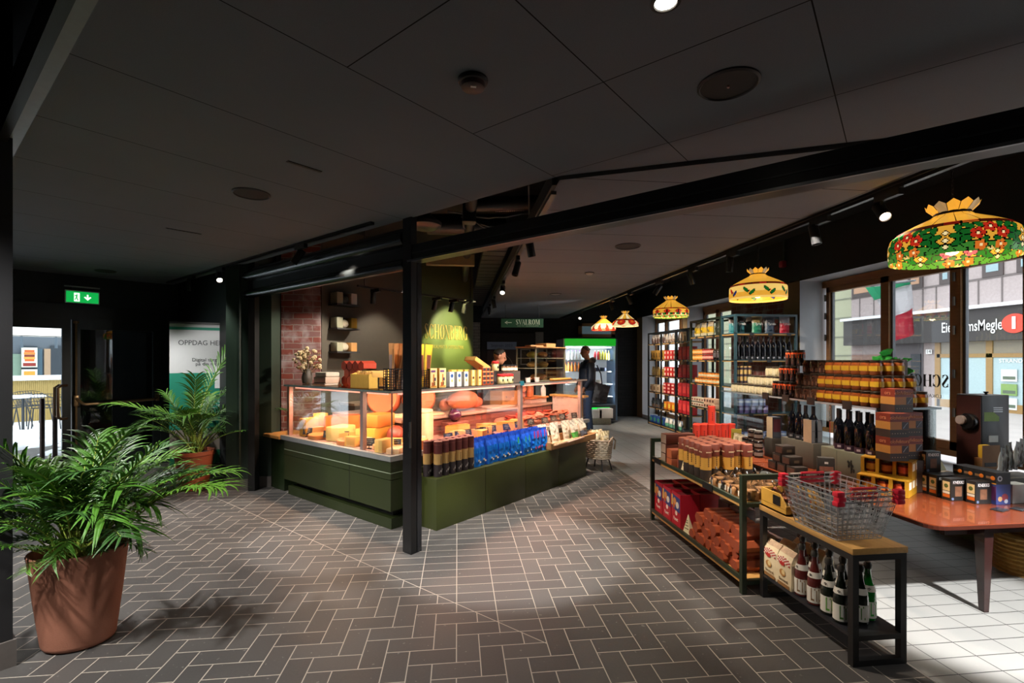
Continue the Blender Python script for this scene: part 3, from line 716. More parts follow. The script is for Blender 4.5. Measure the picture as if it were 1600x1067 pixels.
b = MB(); b.box(.03, .03, .60, LP - .03, .62, .65, mat('#a07a6e', .4, .2)); b.box(.03, .62, .60, .62, LQ - .03, .65, mat('#a07a6e', .4, .2)); b.build('display_deck', ctr)
b = MB(); RIS = mat('#6f4038', .3, .2)
b.box(.62, .62, .65, LP - .03, .66, .84, RIS); b.box(.62, .66, .65, .66, LQ - .05, .84, RIS)
for z in (.70, .75, .80): b.box(.615, .615, z, LP - .03, .625, z + .008, mat('#8a5a50', .25, .4)); b.box(.615, .625, z, .62, LQ - .05, z + .008, mat('#8a5a50', .25, .4))
b.build('louvred_back', ctr)
b = MB(); WT = mat('#a5897c', .3, .3); b.rbox(.58, .58, .835, LP - .05, .98, .865, WT, .005); b.rbox(.58, .981, .835, .98, LQ - .06, .865, WT, .005); b.build('worktop', ctr)
b = MB(); b.box(.04, .03, .655, LP - .02, .036, TZ - .01, CGL); b.build('front_glass', ctr)
b = MB(); b.box(.03, .04, .655, .036, LQ - .01, TZ - .01, CGL); b.build('front_glass', ctr)
b = MB(); b.box(LP - .03, .036, .655, LP - .022, .60, TZ - .01, CGL); b.build('end_glass', ctr)
b = MB(); b.box(.036, LQ - .02, .655, .6, LQ - .012, TZ - .01, CGL); b.build('end_glass', ctr)
b = MB(); b.box(.02, .02, TZ - .01, LP, .52, TZ, TOPGL); b.box(.02, .52, TZ - .01, .52, LQ, TZ, TOPGL); b.build('top_glass', ctr)
b = MB()
b.box(.02, .018, TZ - .024, LP, .03, TZ - .004, mat('#9c8f88', .3, .5)); b.box(.018, .02, TZ - .024, .03, LQ, TZ - .004, mat('#7d8a80', .3, .5)); b.build('top_edge_rail', ctr)
POSTM = mat('#8b7a75', .35, .5)
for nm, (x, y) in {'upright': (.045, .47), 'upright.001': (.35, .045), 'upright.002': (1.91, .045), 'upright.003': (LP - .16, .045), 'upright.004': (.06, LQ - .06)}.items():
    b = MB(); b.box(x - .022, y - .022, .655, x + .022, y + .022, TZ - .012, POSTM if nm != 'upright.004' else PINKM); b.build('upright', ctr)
b = MB(); b.box(.05, .05, .655, .06, .06, TZ - .012, POSTM); b.build('corner_joint', ctr)
for (x, y) in ((1.91, .02),):
    MB().lathe([(.03, TZ - .03), (.03, TZ + .02)], mat('#1f5a66', .3), 12, (x, y, 0)).build('blue_clamp', ctr)
b = MB()   # sneeze guards (tilted glass) at staff side
for (p0, p1) in ((.75, 1.75), (1.98, 2.6)): b.poly([(p0, .52, TZ - .02), (p1, .52, TZ - .02), (p1, .80, .88), (p0, .80, .88)], CGL)
b.build('sloped_inner_glass', ctr)
# fluorescent strips under the top glass
TUBE = mat('#ffd7c8', .4, emit=1.6, ecol='#ff9e84')
b = MB(); b.box(.15, .075, TZ - .045, 1.85, .095, TZ - .03, TUBE); b.box(1.97, .075, TZ - .045, LP - .2, .095, TZ - .03, TUBE); b.box(.075, .15, TZ - .045, .095, LQ - .15, TZ - .03, TUBE); b.build('light_strip', ctr)
tag(ctr, 'long dark green deli counter with glass case running round a corner', 'counter')
for (p, q, L, W2, rz) in ((1.1, .14, 1.5, .05, 0), (2.6, .14, 1.3, .05, 0)):
    l = light('case_strip_light', 'AREA', AB(p, q, TZ - .055), 46, MEAT, AB(p, q + .12, .6), L, W2); l.rotation_euler = (.25, 0, RB)
l = light('case_strip_light', 'AREA', AB(.14, 1.1, TZ - .055), 46, (1, .6, .38), None, .05, 1.5); l.rotation_euler = (0, -.25, RB)
# plinth of four green boxes in front
for k in range(4):
    p0 = .25 + k * .65; a = AB(p0, -.31)
    b = MB(); b.rbox(.002, 0, 0, .646, .29, .452, mat('#343a13', .42, noise=.1, scale=3), .003); o = b.build('green_plinth', loc=a, rz=RB)
    tag(o, 'olive green plinth box, %s of four from the black post' % ORD[k], 'plinth', 'plinth boxes below the counter glass')
# small wooden ledge cabinet at the far end of the short run
a = AB(.06, 2.02); r = empty('ledge_cabinet', a, RB)
MB().box(.0, 0, 0, .3, .33, .60, CGRN2).build('body', r); MB().rbox(-.08, -.03, .60, .3, .36, .635, mat('#a8753c', .45, noise=.2), .004).build('wooden_top', r)
tag(r, 'narrow dark green cabinet with wooden ledge at the counter end', 'cabinet')
# wooden side panel at the far end of the long run
a = AB(3.46, .12); b = MB(); b.box(0, 0, 0, .05, .5, .95, mat('#a9763d', .5, noise=.2), faces={'-x': mat('#d8b8ae', .3)}); b.rbox(-.01, -.05, .95, .12, .55, .98, mat('#b88447', .45), .004)  # tile face tinted with the pink case light
tag(b.build('wooden_end_panel', loc=a, rz=RB), 'upright wooden end panel beside the last pane of the counter', 'panel')
# white tiled return, pink case light put into its tile colour; orange wooden top
a = AB(3.0, .66); r = empty('tiled_return', a, RB)
b = MB(); b.box(.0, 0.03, .50, .40, .33, .93, mat('#d8b8ae', .3)); b.build('tiled_block', r); MB().rbox(-.03, 0, .93, .42, .4, .955, mat('#b4703a', .45), .004).build('wooden_top', r)
tag(r, 'pale tiled block with orange wooden top inside the counter end', 'block')

# ------------------------------------------------------------------ cheeses and meats
CHEESEC = ['#e0a24a', '#d98a3c', '#e8b86a', '#e6c98c', '#d67f3a', '#efd7a0']
RIND = ['#b5652f', '#c9853f', '#8f4a2a', '#d8a860', '#e9d9b8', '#a33f2a']
def wedge(w, l, h, c, r):
    def f():
        b = MB(); pts = [(0, 0)] + [(l * math.cos(t), l * math.sin(t)) for t in [(-w / 2 + w * i / 6) for i in range(7)]]
        mc, mr = mat(c, .5, noise=.1, scale=18, bump=.1), mat(r, .6, noise=.15)
        b.prism(pts, 0, h, mc, top=mc)
        for i in range(len(b.f)):
            f_ = b.f[i]
            if len(f_) == 4:
                cx = sum(b.v[k][0] for k in f_) / 4
                if cx > l * .8: b.mi[i] = b.mid(mr)
        o = b.build('cheese_wedge'); return o
    return f
def wheel(r, h, c, rd):
    def f():
        b = MB(); b.lathe([(.0001, 0, mat(rd, .6)), (r * .96, 0), (r, h * .15), (r, h * .85), (r * .95, h), (.0001, h)], mat(c, .55, noise=.12), 22, cap=False); return b.build('round_cheese')
    return f
def halfwheel(r, h, c, rd):
    def f():
        b = MB(); mc = mat(c, .5, noise=.1, scale=15); mr = mat(rd, .6, noise=.2)
        pts = [(r * math.cos(t), r * math.sin(t)) for t in [PI * i / 14 for i in range(15)]]
        b.prism(pts, 0, h, mr, top=mr, side=mr); b.mi[-1] = b.mid(mc); return b.build('half_round_cheese')
    return f
def block(w, d, h, c):
    def f(): return MB().rbox(-w / 2, -d / 2, 0, w / 2, d / 2, h, mat(c, .5, noise=.12, scale=14), min(w, d, h) * .08, 2).build('cheese_block')
    return f
def salami(r, l, c):
    def f():
        b = MB(); b.lathe([(.0001, -l / 2), (r * .6, -l / 2 + r * .25), (r, -l / 2 + r), (r * 1.03, 0), (r, l / 2 - r), (r * .6, l / 2 - r * .25), (.0001, l / 2)], mat(c, .5, noise=.3, scale=30, bump=.2), 14, cap=False, T=Matrix.Translation((0, 0, r)) @ Matrix.Rotation(PI / 2, 4, 'Y')); return b.build('salami')
    return f
def slices(n, r, c):
    def f():
        b = MB(); m = mat(c, .45, noise=.25, scale=40)
        for k in range(n):
            b.lathe([(r, 0), (r, .006)], m, 10, T=Matrix.Translation((random.uniform(-.05, .05), random.uniform(-.04, .04), .012 + k * .007)) @ Matrix.Rotation(random.uniform(-.5, .5), 4, 'X') @ Matrix.Rotation(random.uniform(-.4, .4), 4, 'Y'))
        o = b.build('cold_cut_pile'); return o
    return f
def pricecard():
    b = MB(); T = Matrix.Rotation(-.25, 4, 'X'); b.box(-.052, -.002, .03, .052, .002, .105, mat('#19191b', .5), T); b.box(-.02, .0, 0, .02, .02, .012, BLACK); b.box(-.004, 0, .01, .004, .004, .04, BLACK); o = b.build('price_card')
    c = MB()
    for z, w in ((.085, .025), (.068, .032), (.05, .018)): c.box(-w, -.003, z, w, -.0025, z + .004, mat('#b9b4aa', .6), T)
    c.build('chalk_lines', o); return o
DZ = .651
occ = []
def deli(key, fn, p, q, rz, la, cat, z=DZ, grp=None, tilt=None): return place(key, fn, AB(p, q, z), RB + rz, la, cat, grp, tilt)
G1 = 'cheeses in the short run of the counter'; G2 = 'cheeses in the long run of the counter'; G3 = 'cold cuts in the long run of the counter'
# short run, from the far end to the corner (q from 1.9 down to 0.1)
deli('c1', block(.16, .13, .20, '#dfa23e'), .17, 1.68, .1, 'tall yellow cheese block behind the far pane of the short run', 'cheese')
deli('c1b', block(.12, .12, .24, '#e3ad52'), .32, 1.70, .0, 'taller narrow yellow cheese block behind the tall yellow one', 'cheese')
deli('c2', halfwheel(.22, .22, '#d9702e', '#b5552a'), .42, 1.36, -.3, 'big orange half wheel of cheese in the short run', 'cheese')
deli('c3', block(.26, .18, .15, '#ecc877'), .24, 1.16, .3, 'pale crumbly cheese block heaped before the orange half wheel', 'cheese')
deli('c4', wheel(.13, .05, '#e0a05c', '#c07a40'), .16, 1.42, 0, 'flat round cheese wheel beside the tall yellow block', 'cheese')
deli('c5', wheel(.17, .055, '#e7a85e', '#b86a35'), .19, .84, 0, 'wide flat orange cheese wheel along the short run strip', 'cheese')
deli('c6', block(.30, .24, .16, '#e0a23f'), .42, .76, .1, 'big golden cheese block at the base of a stack of two', 'cheese')
deli('c7', block(.28, .22, .13, '#d9863a'), .42, .76, .25, 'orange cheese block on top of the golden block', 'cheese', DZ + .161)
deli('c8', salami(.09, .22, '#7f3428'), .46, .52, 1.2, 'dark red net wrapped sausage beside the stacked cheeses', 'sausage')
deli('c9', wheel(.16, .05, '#ecca9a', '#d99a62'), .25, .34, 0, 'pale round soft cheese near the counter corner', 'cheese')
deli('c10', wedge(.9, .2, .07, '#efd9b0', '#c98a58'), .12, .60, .8, 'cut pale wedge leaning near the short run upright', 'cheese')
deli('c11', block(.09, .09, .11, '#e9c79a'), .46, .16, .2, 'small speckled cheese cube at the inner corner', 'cheese')
deli('c12', block(.2, .12, .05, '#e7b486'), .16, .12, .5, 'flat pink cheese slab right in the corner of the glass', 'cheese')
deli('c13', wheel(.06, .05, '#f1e2cf', '#e8c9b5'), .24, .98, 0, 'small white garlic like bulb cheese by the wide wheel', 'cheese', DZ)
for k, (p, q, key, rz) in enumerate(((.13, 1.02, 'w1', .4), (.36, 1.10, 'w3', 1.9), (.40, .98, 'w4', .2), (.11, .72, 'w5', .3), (.40, .28, 'w1', 2.6), (.11, .24, 'w4', .1), (.50, 1.62, 'w5', .4), (.30, 1.52, 'w2', 2.2))):
    deli(key, {'w1': wedge(.8, .2, .09, '#e9b063', '#b8642f'), 'w2': wedge(.9, .17, .10, '#e7c07c', '#c9853f'), 'w3': wedge(.7, .2, .12, '#dc9440', '#9a4f2a'), 'w4': block(.15, .10, .12, '#e6b261'), 'w5': block(.13, .13, .10, '#dd9a48')}[key], p, q, rz, '%s cut piece of cheese filling gaps in the short run of the case' % ORD[k], 'cheese', DZ, G1)
# long run left part
deli('d1', wheel(.15, .31, '#f0e2c4', '#e0c39a'), .66, .40, 0, 'tall drum of blue cheese with cream rind behind the brown tubes', 'cheese')
deli('d1b', wheel(.145, .025, '#f4ead2', '#e9d6b0'), .66, .40, 0, 'cream lid disc lying on the tall blue cheese drum', 'cheese', DZ + .311)
seq = [(.36, .22, 'w1'), (.92, .22, 'w2'), (1.05, .42, 'w3'), (1.20, .2, 'w1'), (1.30, .40, 'w4'), (1.45, .20, 'w5'), (1.55, .42, 'w2'), (1.68, .22, 'w3'), (1.80, .44, 'w6'), (2.04, .2, 'w4')]
WK = {'w1': wedge(.8, .2, .09, '#e9b063', '#b8642f'), 'w2': wedge(.9, .17, .10, '#e7c07c', '#c9853f'), 'w3': wedge(.7, .2, .12, '#dc9440', '#9a4f2a'), 'w4': block(.15, .10, .12, '#e6b261'), 'w5': block(.13, .13, .10, '#dd9a48'), 'w6': wheel(.11, .07, '#ebc98b', '#cf8f4c')}
for k, (p, q, w) in enumerate(seq):
    deli(w, WK[w], p, q, -1.2 + .7 * (k % 3), '%s cheese piece along the long run counted from the corner' % ORD[k], 'cheese', DZ, G2)
deli('purple', lambda: MB().sphere((0, 0, .075), .075, mat('#3c1232', .25, noise=.5, scale=14), 14, 10, sz=.98).build('wrapped_ball_cheese'), 1.30, .52, 0, 'shiny purple wrapped round cheese standing among the wedges', 'cheese', DZ + .14)
deli('riser1', lambda: MB().rbox(-.16, -.07, 0, .16, .07, .14, mat('#6a3b33', .4), .01).build('display_riser'), 1.30, .52, 0, 'brown display riser under the purple wrapped cheese', 'riser')
for k, (p, q) in enumerate(((2.2, .42), (2.35, .25), (2.45, .46), (2.58, .28), (2.68, .46), (2.8, .25), (2.88, .44), (3.02, .26), (3.1, .46), (3.2, .26))):
    cc = ('#c8503a', '#d8745a', '#a83a2e', '#e09a80')[k % 4]
    deli('s%d' % (k % 4), slices(14, .055, cc), p, q, k * .8, '%s pile of pink cold cuts past the middle upright' % ORD[k], 'meat', DZ + .02, G3)
for k, (p, q, c) in enumerate(((2.10, .5, '#d88a72'), (2.3, .54, '#b8493a'), (2.62, .56, '#9a3a30'), (2.9, .56, '#c76a55'))):
    deli('sal%d' % k, salami(.055, .24, c), p, q, .2 * k, '%s whole sausage lying behind the cold cuts' % ORD[k], 'sausage', DZ, 'whole sausages at the back of the case')
cards = [(.10, 1.60, .62), (.12, 1.22, .63), (.20, 1.05, .6), (.36, .98, .6), (.12, .70, .6), (.10, .46, .6), (.22, .22, .4), (.34, .12, .2), (.5, .34, .3)]
for k, (p, q, rz) in enumerate(cards):
    deli('card', pricecard, p, q + .0, -PI / 4 - rz * .3, '%s black price card in the short run counted from the far end' % ORD[k], 'price card', DZ + (.0 if k in (4, 5, 6, 7) else .0), 'black price cards in the short run')
for k, p in enumerate((.80, .98, 1.12, 1.27, 1.37, 1.53, 1.74, 1.99, 2.27, 2.52, 2.75, 3.0, 3.25)):
    deli('card', pricecard, p, .10 + .02 * (k % 3), -.3, '%s black price card in the long run counted from the corner' % ORD[k], 'price card', DZ, 'black price cards in the long run')
# things on the worktop behind
def tool(key, fn, p, q, la, cat, z=.866, rz=0, grp=None): return place(key, fn, AB(p, q, z), RB + rz, la, cat, grp)
tool('cb1', lambda: MB().rbox(-.28, -.15, 0, .28, .15, .025, mat('#d8b48f', .5), .006).build('cutting_board'), .98, .44 + .36, 'pale cutting board on the worktop near the corner', 'board')
tool('cb2', lambda: MB().rbox(-.24, -.15, 0, .24, .15, .018, mat('#dcb8a8', .45), .006).build('cutting_board'), 2.3, .76, 'pink lit cutting board on the worktop past the hams', 'board')  # pink of the case lamps put into the board colour
def ham(name, sc):
    def f():
        b = MB(); b.sphere((0, 0, .11 * sc), .11 * sc, mat('#b5603e', .5, noise=.35, scale=9, bump=.3), 16, 12, sx=2.2, sy=1.0, sz=.95, wob=lambda a, k: 1 + .06 * math.sin(3 * a + k)); o = b.build(name); return o
    return f
tool('ham1', ham('cured_ham', 1.15), 1.72, .80, 'long cured ham lying on the worktop behind the glass', 'ham', rz=.1)
def melon():
    b = MB(); m = mat('#d9693c', .5, noise=.25, scale=10); mr = mat('#9c4a2c', .6)
    b.lathe([(.0001, 0, mr), (.17, 0), (.19, .03), (.19, .12), (.17, .15, m), (.0001, .15)], mr, 24, cap=False, T=Matrix.Translation((0, 0, .18)) @ Matrix.Rotation(PI / 2 - .15, 4, 'X')); return b.build('standing_cheese_half')
tool('stand', melon, 1.10, .93, 'large round orange cheese standing on edge behind the corner', 'cheese', rz=-.6)
tool('stand2', melon, .86, 1.2, 'second round orange cheese on edge close to the upright', 'cheese', rz=-1.0)
for k, (p, c) in enumerate(((1.55, '#d97a5c'), (1.75, '#cf6a4a'), (1.93, '#e08a6a'), (2.05, '#c9603f'))):
    tool('hang%d' % k, salami(.075, .26, c), p, .93, '%s fat pink sausage stacked behind the long ham' % ORD[k], 'sausage', rz=.5 - .3 * k, grp='fat sausages behind the ham')
b = MB(); KR = mat('#a8743f', .7); b.box(-.17, -.11, 0, .17, .11, .2, KR); o = b.build('carton', loc=AB(2.62, .88, .866), rz=RB)
c = MB(); c.lathe([(.012, 0), (.012, .001)], BLACK, 10, T=Matrix.Translation((-.08, -.1105, .12)) @ Matrix.Rotation(PI / 2, 4, 'X')); c.lathe([(.012, 0), (.012, .001)], BLACK, 10, T=Matrix.Translation((.08, -.1105, .12)) @ Matrix.Rotation(PI / 2, 4, 'X')); c.build('hand_holes', o)
tag(o, 'brown cardboard carton with two hand holes on the worktop', 'carton')
def pyramid():
    b = MB(); m = mat('#d9875e', .6, noise=.3, scale=20)
    for k in range(16):
        l = k // 7; b.sphere((random.uniform(-.13, .13) * (1 - l * .35), random.uniform(-.06, .06), .05 + l * .08), .055, m, 8, 6)
    return b.build('bagged_bread_heap')
tool('pyr', pyramid, 2.98, .86, 'heap of bread rolls piled on the worktop at the far end', 'bread')
for k, (p, q, h, c) in enumerate(((3.10, .78, .22, '#c77a4a'), (3.22, .86, .17, '#d0602f'))):
    o = MB().lathe([(.045, 0), (.05, .02), (.05, h), (.03, h + .03), (.03, h + .05)], mat(c, .35), 14).build('storage_canister', loc=AB(p, q, .956), rz=RB); tag(o, ('tall amber canister on the wooden top inside the counter', 'short orange canister on the wooden top inside the counter')[k], 'canister')
def pump():
    b = MB(); m = mat('#cfc9c4', .3); b.lathe([(.035, 0), (.037, .01), (.037, .12), (.015, .15), (.012, .17)], m, 14); o = b.build('pump_bottle'); c = MB(); c.tube([(0, 0, .17), (0, 0, .2), (.05, 0, .2)], .008, WHITE, 6); c.build('pump_head', o); return o
place('pump', pump, AB(3.33, .70, .956), RB, 'white pump bottle on the wooden top at the counter end', 'bottle')
place('pump', pump, AB(.20, 1.83, DZ), RB, 'small white pump bottle inside the far corner of the short run', 'bottle', scale=(.9, .9, .9))
# back shelf line with jars seen through the case
a = AB(2.75, 2.05); b = MB(); b.box(0, 0, 0, .8, .3, .9, CHAR); b.box(-.02, -.02, .9, .82, .3, .93, mat('#8d7a60', .5)); tag(b.build('back_sideboard', loc=a, rz=RB), 'dark sideboard standing against the green sign wall', 'sideboard')
a = AB(1.0, 2.05); b = MB(); b.box(0, 0, 0, 1.6, .34, .9, mat('#3b332c', .6)); b.box(-.02, -.02, .9, 1.62, .34, .93, mat('#6b5a48', .5)); tag(b.build('back_workbench', loc=a, rz=RB), 'dark workbench standing against the olive back wall', 'workbench')
# ================================================================== GOODS ON AND AROUND THE COUNTER
def qat(u, p): a = AB(p, 0); r = online(u, HZ, a.x, a.y, -1, 1); return ((r.y - C0[1]) - (r.x - C0[0])) / R2
def pat(u, q): a = AB(0, q); r = online(u, HZ, a.x, a.y, 1, 1); return ((r.y - C0[1]) + (r.x - C0[0])) / R2
def qbox(name, w, d, h, m, faces=None, r=0):
    b = MB(); b.box(-w / 2, -d / 2, 0, w / 2, d / 2, h, m, faces=faces); return b.build(name)
TOPZ = TZ + .001
# --- vase of dried flowers
q = qat(480, .25); a = AB(.25, q, TOPZ); r = empty('flower_vase', a, RB)
MB().lathe([(.045, 0), (.055, .01), (.062, .07), (.045, .13), (.04, .17), (.036, .17), (.03, .1)], mat('#4b4640', .5), 18, cap=False).build('vase', r)
b = MB(); random.seed(3); st = []
for k in range(80):
    an = random.uniform(0, 2 * PI); rr = .15 * random.random() ** .6; hh = random.uniform(.24, .42) - rr * .5
    e = (rr * math.cos(an), rr * math.sin(an), hh); st.append(e); b.tube([(0, 0, .12), (e[0] * .4, e[1] * .4, hh * .65), e], .0025, mat('#6a5a3c', .7), 4)
b.build('stems', r)
bl = {}
for k, e in enumerate(st):
    m = (mat('#e6d5b0', .8), mat('#d9c398', .8), mat('#8a6a4c', .8))[k % 3]; s = (.017, .021, .010)[k % 3]
    if k % 3 in bl: o = bl[k % 3].copy(); COL.objects.link(o); o.location = e
    else: o = bl[k % 3] = MB().sphere((0, 0, 0), s, m, 8, 6, wob=lambda a, kk: 1 + .25 * math.sin(5 * a + kk)).build('bloom', r, e)
tag(r, 'dark vase of dried cream flowers on the counter end', 'vase')
# --- pale paper packs
q = qat(511, .22)
r = empty('paper_wrap_stack', AB(.22, q, TOPZ), RB)
MB().rbox(-.10, -.13, 0, .10, .13, .02, mat('#e9dccb', .6), .006).build('bottom_sheet', r); b = MB()
b.rbox(-.09, -.12, .02, .09, .12, .09, mat('#e2c4ae', .6), .01); b.build('pink_pack', r); MB().rbox(-.085, -.12, .09, .08, .10, .14, mat('#e8ddcb', .6), .014).build('cream_pack', r)
tag(r, 'small stack of pale paper packs on the glass counter top', 'paper pack')
# --- red hexagon cartons
def hexcarton(): 
    b = MB(); m = mat('#b4412a', .5); pts = [(.052 * math.cos(PI / 3 * i), .052 * math.sin(PI / 3 * i)) for i in range(6)]
    T = Matrix.Translation((0, 0, .046)) @ Matrix.Rotation(-PI / 2, 4, 'Y') ; b.prism(pts, -.08, .08, mat('#c94a2e', .5), T, side=mat('#a33a26', .5)); return b.build('hexagon_carton')
n = 0
for row in range(3):
    for k in range(4 - (row % 2)):
        q = qat(533, .34) - .05 - .107 * k - (.053 if row % 2 else 0)
        place('hexc', hexcarton, AB(.42, q, TOPZ + row * .082), RB, '%s red hexagon carton in the %s layer behind the bread box' % (ORD[k], ('bottom', 'middle', 'top')[row]), 'carton', 'red hexagon cartons on the counter'); n += 1
# --- yellow cardboard bread box
q = qat(578, .2); r = empty('bread_box', AB(.2, q, TOPZ), RB); KY = mat('#c09a45', .65)
b = MB(); w, d, h = .30, .24, .145
b.box(-d / 2, -w / 2, 0, d / 2, w / 2, .006, KY); b.box(-d / 2, -w / 2, 0, -d / 2 + .006, w / 2, h * .92, KY); b.box(d / 2 - .006, -w / 2, 0, d / 2, w / 2, h * 1.15, KY)
for s in (-1, 1): b.prism([(-d / 2, 0), (d / 2, 0), (d / 2, h * 1.25), (-d / 2, h * .92)], 0, .006, KY, Matrix.Translation((0, s * w / 2 + (0 if s < 0 else -.006) + .006, 0)) @ Matrix.Rotation(PI / 2, 4, 'X'))
b.build('carton_tray', r); 
for k in range(6):
    b = MB(); b.rbox(-.085, -.018, 0, .085, .018, .15, mat('#d6a860', .6, noise=.2, scale=30), .01, T=Matrix.Translation((0, -.11 + .044 * k, .02)) @ Matrix.Rotation(.25, 4, 'X')); b.build('flat_bread', r)
b = MB(); b.sphere((0, 0, .15), .11, glass((.95, .95, .95), 2.0, film=.08), 14, 7, sx=.8, sy=1.2, sz=.35, wob=lambda a, k: 1 + .08 * math.sin(6 * a + 2 * k)); b.build('clear_wrap', r)
tag(r, 'yellow cardboard box of wrapped flat breads on the glass counter', 'bread box')
q = qat(600, .12); r = empty('tip_jar', AB(.10, q, TOPZ), RB); b = MB(); b.lathe([(.04, 0), (.042, .11), (.039, .11), (.037, .012)], glass((.9, .85, .85), 1.2, film=.05), 16, cap=False); b.build('glass_jar', r); MB().lathe([(.035, .008), (.035, .03)], mat('#8d8784', .4), 14).build('coins', r); tag(r, 'small clear glass jar beside the yellow bread box', 'jar')
# --- wire baskets with long bags
WIRE = mat('#17181a', .4)
def wirebox(w, d, h, n=8, r=.0035, m=WIRE):
    b = MB()
    for k in range(n + 1):
        z = h * k / n
        b.tube([(-w / 2, -d / 2, z), (w / 2, -d / 2, z), (w / 2, d / 2, z), (-w / 2, d / 2, z)], r * (1.6 if k in (0, n) else 1), m, 4, closed=True)
    for k in range(7):
        f = -w / 2 + w * k / 6; g = -d / 2 + d * k / 6
        for (x, y) in ((f, -d / 2), (f, d / 2), (-w / 2, g), (w / 2, g)): b.tube([(x, y, 0), (x, y, h)], r, m, 4)
        b.tube([(f, -d / 2, 0), (f, d / 2, 0)], r, m, 4)
    return b
q = qat(621, .16); r = empty('wire_basket', AB(.17, q, TOPZ), RB); wirebox(.2, .17, .19).build('wire_cage', r); tag(r, 'square black wire basket on the counter left of the post', 'basket')
def longbag(c1, c2, h=.42, w=.058, d=.05):
    def f():
        b = MB(); n = 8; m1 = mat(c1, .55, noise=.2, scale=30, bump=.2); m2 = mat(c2, .5)
        for s in (-1, 1):
            P = [[(x * (.75 + .35 * t) * w / 2 * 2, s * d / 2 * (1 - t) ** .5 * (1 - abs(x * 2) ** 3) - 0, h * t) for x in (-.5, -.3, 0, .3, .5)] for t in [i / n for i in range(n + 1)]]
            for i in range(n):
                for j in range(4):
                    q4 = [P[i][j], P[i][j + 1], P[i + 1][j + 1], P[i + 1][j]]; b.poly(q4 if s < 0 else q4[::-1], m2 if (j in (1, 2) and 2 <= i <= 5 and s < 0) else m1, True)
        return b.build('long_paper_bag')
    return f
for k, (dx, dy, t1, t2, c1, c2, la) in enumerate(((-.05, .05, .06, .02, '#c08a58', '#8b7a78', 'tall kraft bag with grey stripe at the far side of the wire basket'), (.01, .0, -.1, .05, '#b57a48', '#9a6a40', 'tall brown kraft bag leaning across the wire basket'), (.05, -.04, -.05, .08, '#8f7f7c', '#a08f88', 'tall greyish bag nearest the black post in the wire basket'), (.02, .04, .02, -.04, '#c79462', '#b98552', 'tall light kraft bag at the back of the wire basket'))):
    place('lb%d' % k, longbag(c1, c2), AB(.17 + dx * .8, q + dy * .8, TOPZ + .006), RB - PI / 2 + .2, la, 'bag', None, (t1 * .6, t2 * .6))
p = pat(662, .17); r = empty('wire_basket', AB(p, .17, TOPZ), RB); wirebox(.17, .15, .17).build('wire_cage', r); tag(r, 'second black wire basket just past the black post', 'basket')
for k, (dx, la) in enumerate(((.03, 'tall yellow bag of bread sticks standing past the black post'), (-.02, 'second yellow bread stick bag standing close behind the post'))):
    place('yb', longbag('#c99a24', '#5a2a20', .42, .085), AB(p + dx, .17 + .02 * k, TOPZ + .006), RB, la, 'bag', None, (.02, .08 - .1 * k))
# --- boxes along the long run
def printed(name, w, d, h, base, parts, tilt=0, side=None):
    """parts: (x0,x1,z0,z1,colour) rectangles or ('o',x,z,r,colour) printed on the front face"""
    def f():
        bm_ = mat(base, .5, noise=.05)
        b = MB(); b.box(-w / 2, -d / 2, 0, w / 2, d / 2, h, bm_, faces={'-x': mat(side, .5)} if side else None); o = b.build(name)
        c = MB(); y = -d / 2 - .0006
        for e in parts:
            if e[0] == 'o': c.lathe([(e[3] * h, 0), (e[3] * h, .0008)], mat(e[4], .5), 14, T=Matrix.Translation((e[1] * w / 2, y + .0004, e[2] * h)) @ Matrix.Rotation(PI / 2, 4, 'X'))
            else: c.poly([(e[0] * w / 2, y, e[2] * h), (e[1] * w / 2, y, e[2] * h), (e[1] * w / 2, y, e[3] * h), (e[0] * w / 2, y, e[3] * h)], mat(e[4], .5)); y -= .0003
        c.build('printed_front', o); return o
    return f
GR = [(-.86, .86, .02, .1, '#c98a2a'), (-.8, .5, .8, .9, '#6a3f7a'), (-.2, .2, .3, .7, '#b06a2c'), (.1, .6, .35, .52, '#3a3450'), (-.6, .2, .08, .28, '#a3542a'), (.0, .4, .12, .3, '#6a4a2a')]
for k, u in enumerate((675, 689)):
    p = pat(u, .10); place('grissini', printed('breadstick_box', .088, .05, .19, '#e3c98f' if 1 else '', GR, side='#d8a53a'), AB(p, .10, TOPZ), RB, ('yellow breadstick box standing nearest the black post', 'yellow breadstick box standing beside the white cracker boxes')[k], 'box', 'breadstick boxes on the counter')
WPR = [('o', 0, .74, .13, '#24508f'), (-.3, .4, .32, .5, '#d8b86a'), (-.1, .2, .36, .44, '#8f9a4a')]
for k, u in enumerate((703.5, 715, 726)):
    p = pat(u, .10); place('crackers', printed('cracker_box', .062, .05, .15, '#e6e4e0', WPR, side='#9aa4ac'), AB(p, .10, TOPZ), RB, ('white cracker box next to the yellow breadstick boxes', 'white cracker box in the middle of three', 'white cracker box next to the striped yellow boxes')[k], 'box', 'white cracker boxes on the counter')
for k, u in enumerate((707, 717, 727)):
    p = pat(u, .18); place('ybk', printed('yellow_box', .066, .05, .168, '#dcb657', []), AB(p, .18, TOPZ), RB, '%s plain yellow box behind the white cracker boxes' % ORD[k], 'box', 'plain yellow boxes behind the crackers')
for k, u in enumerate((737, 747)):
    p = pat(u, .10); place('ystr', printed('striped_yellow_box', .062, .05, .165, '#eed9a0', [(-1, -.62, 0, 1, '#e0a02c'), (.62, 1, 0, 1, '#e0a02c'), ('o', 0, .5, .085, '#5a3524'), (-.4, .4, .2, .24, '#b98f50')]), AB(p, .10, TOPZ), RB, ('striped yellow box beside the white crackers', 'striped yellow box beside the stacked tins')[k], 'box', 'striped yellow boxes on the counter')
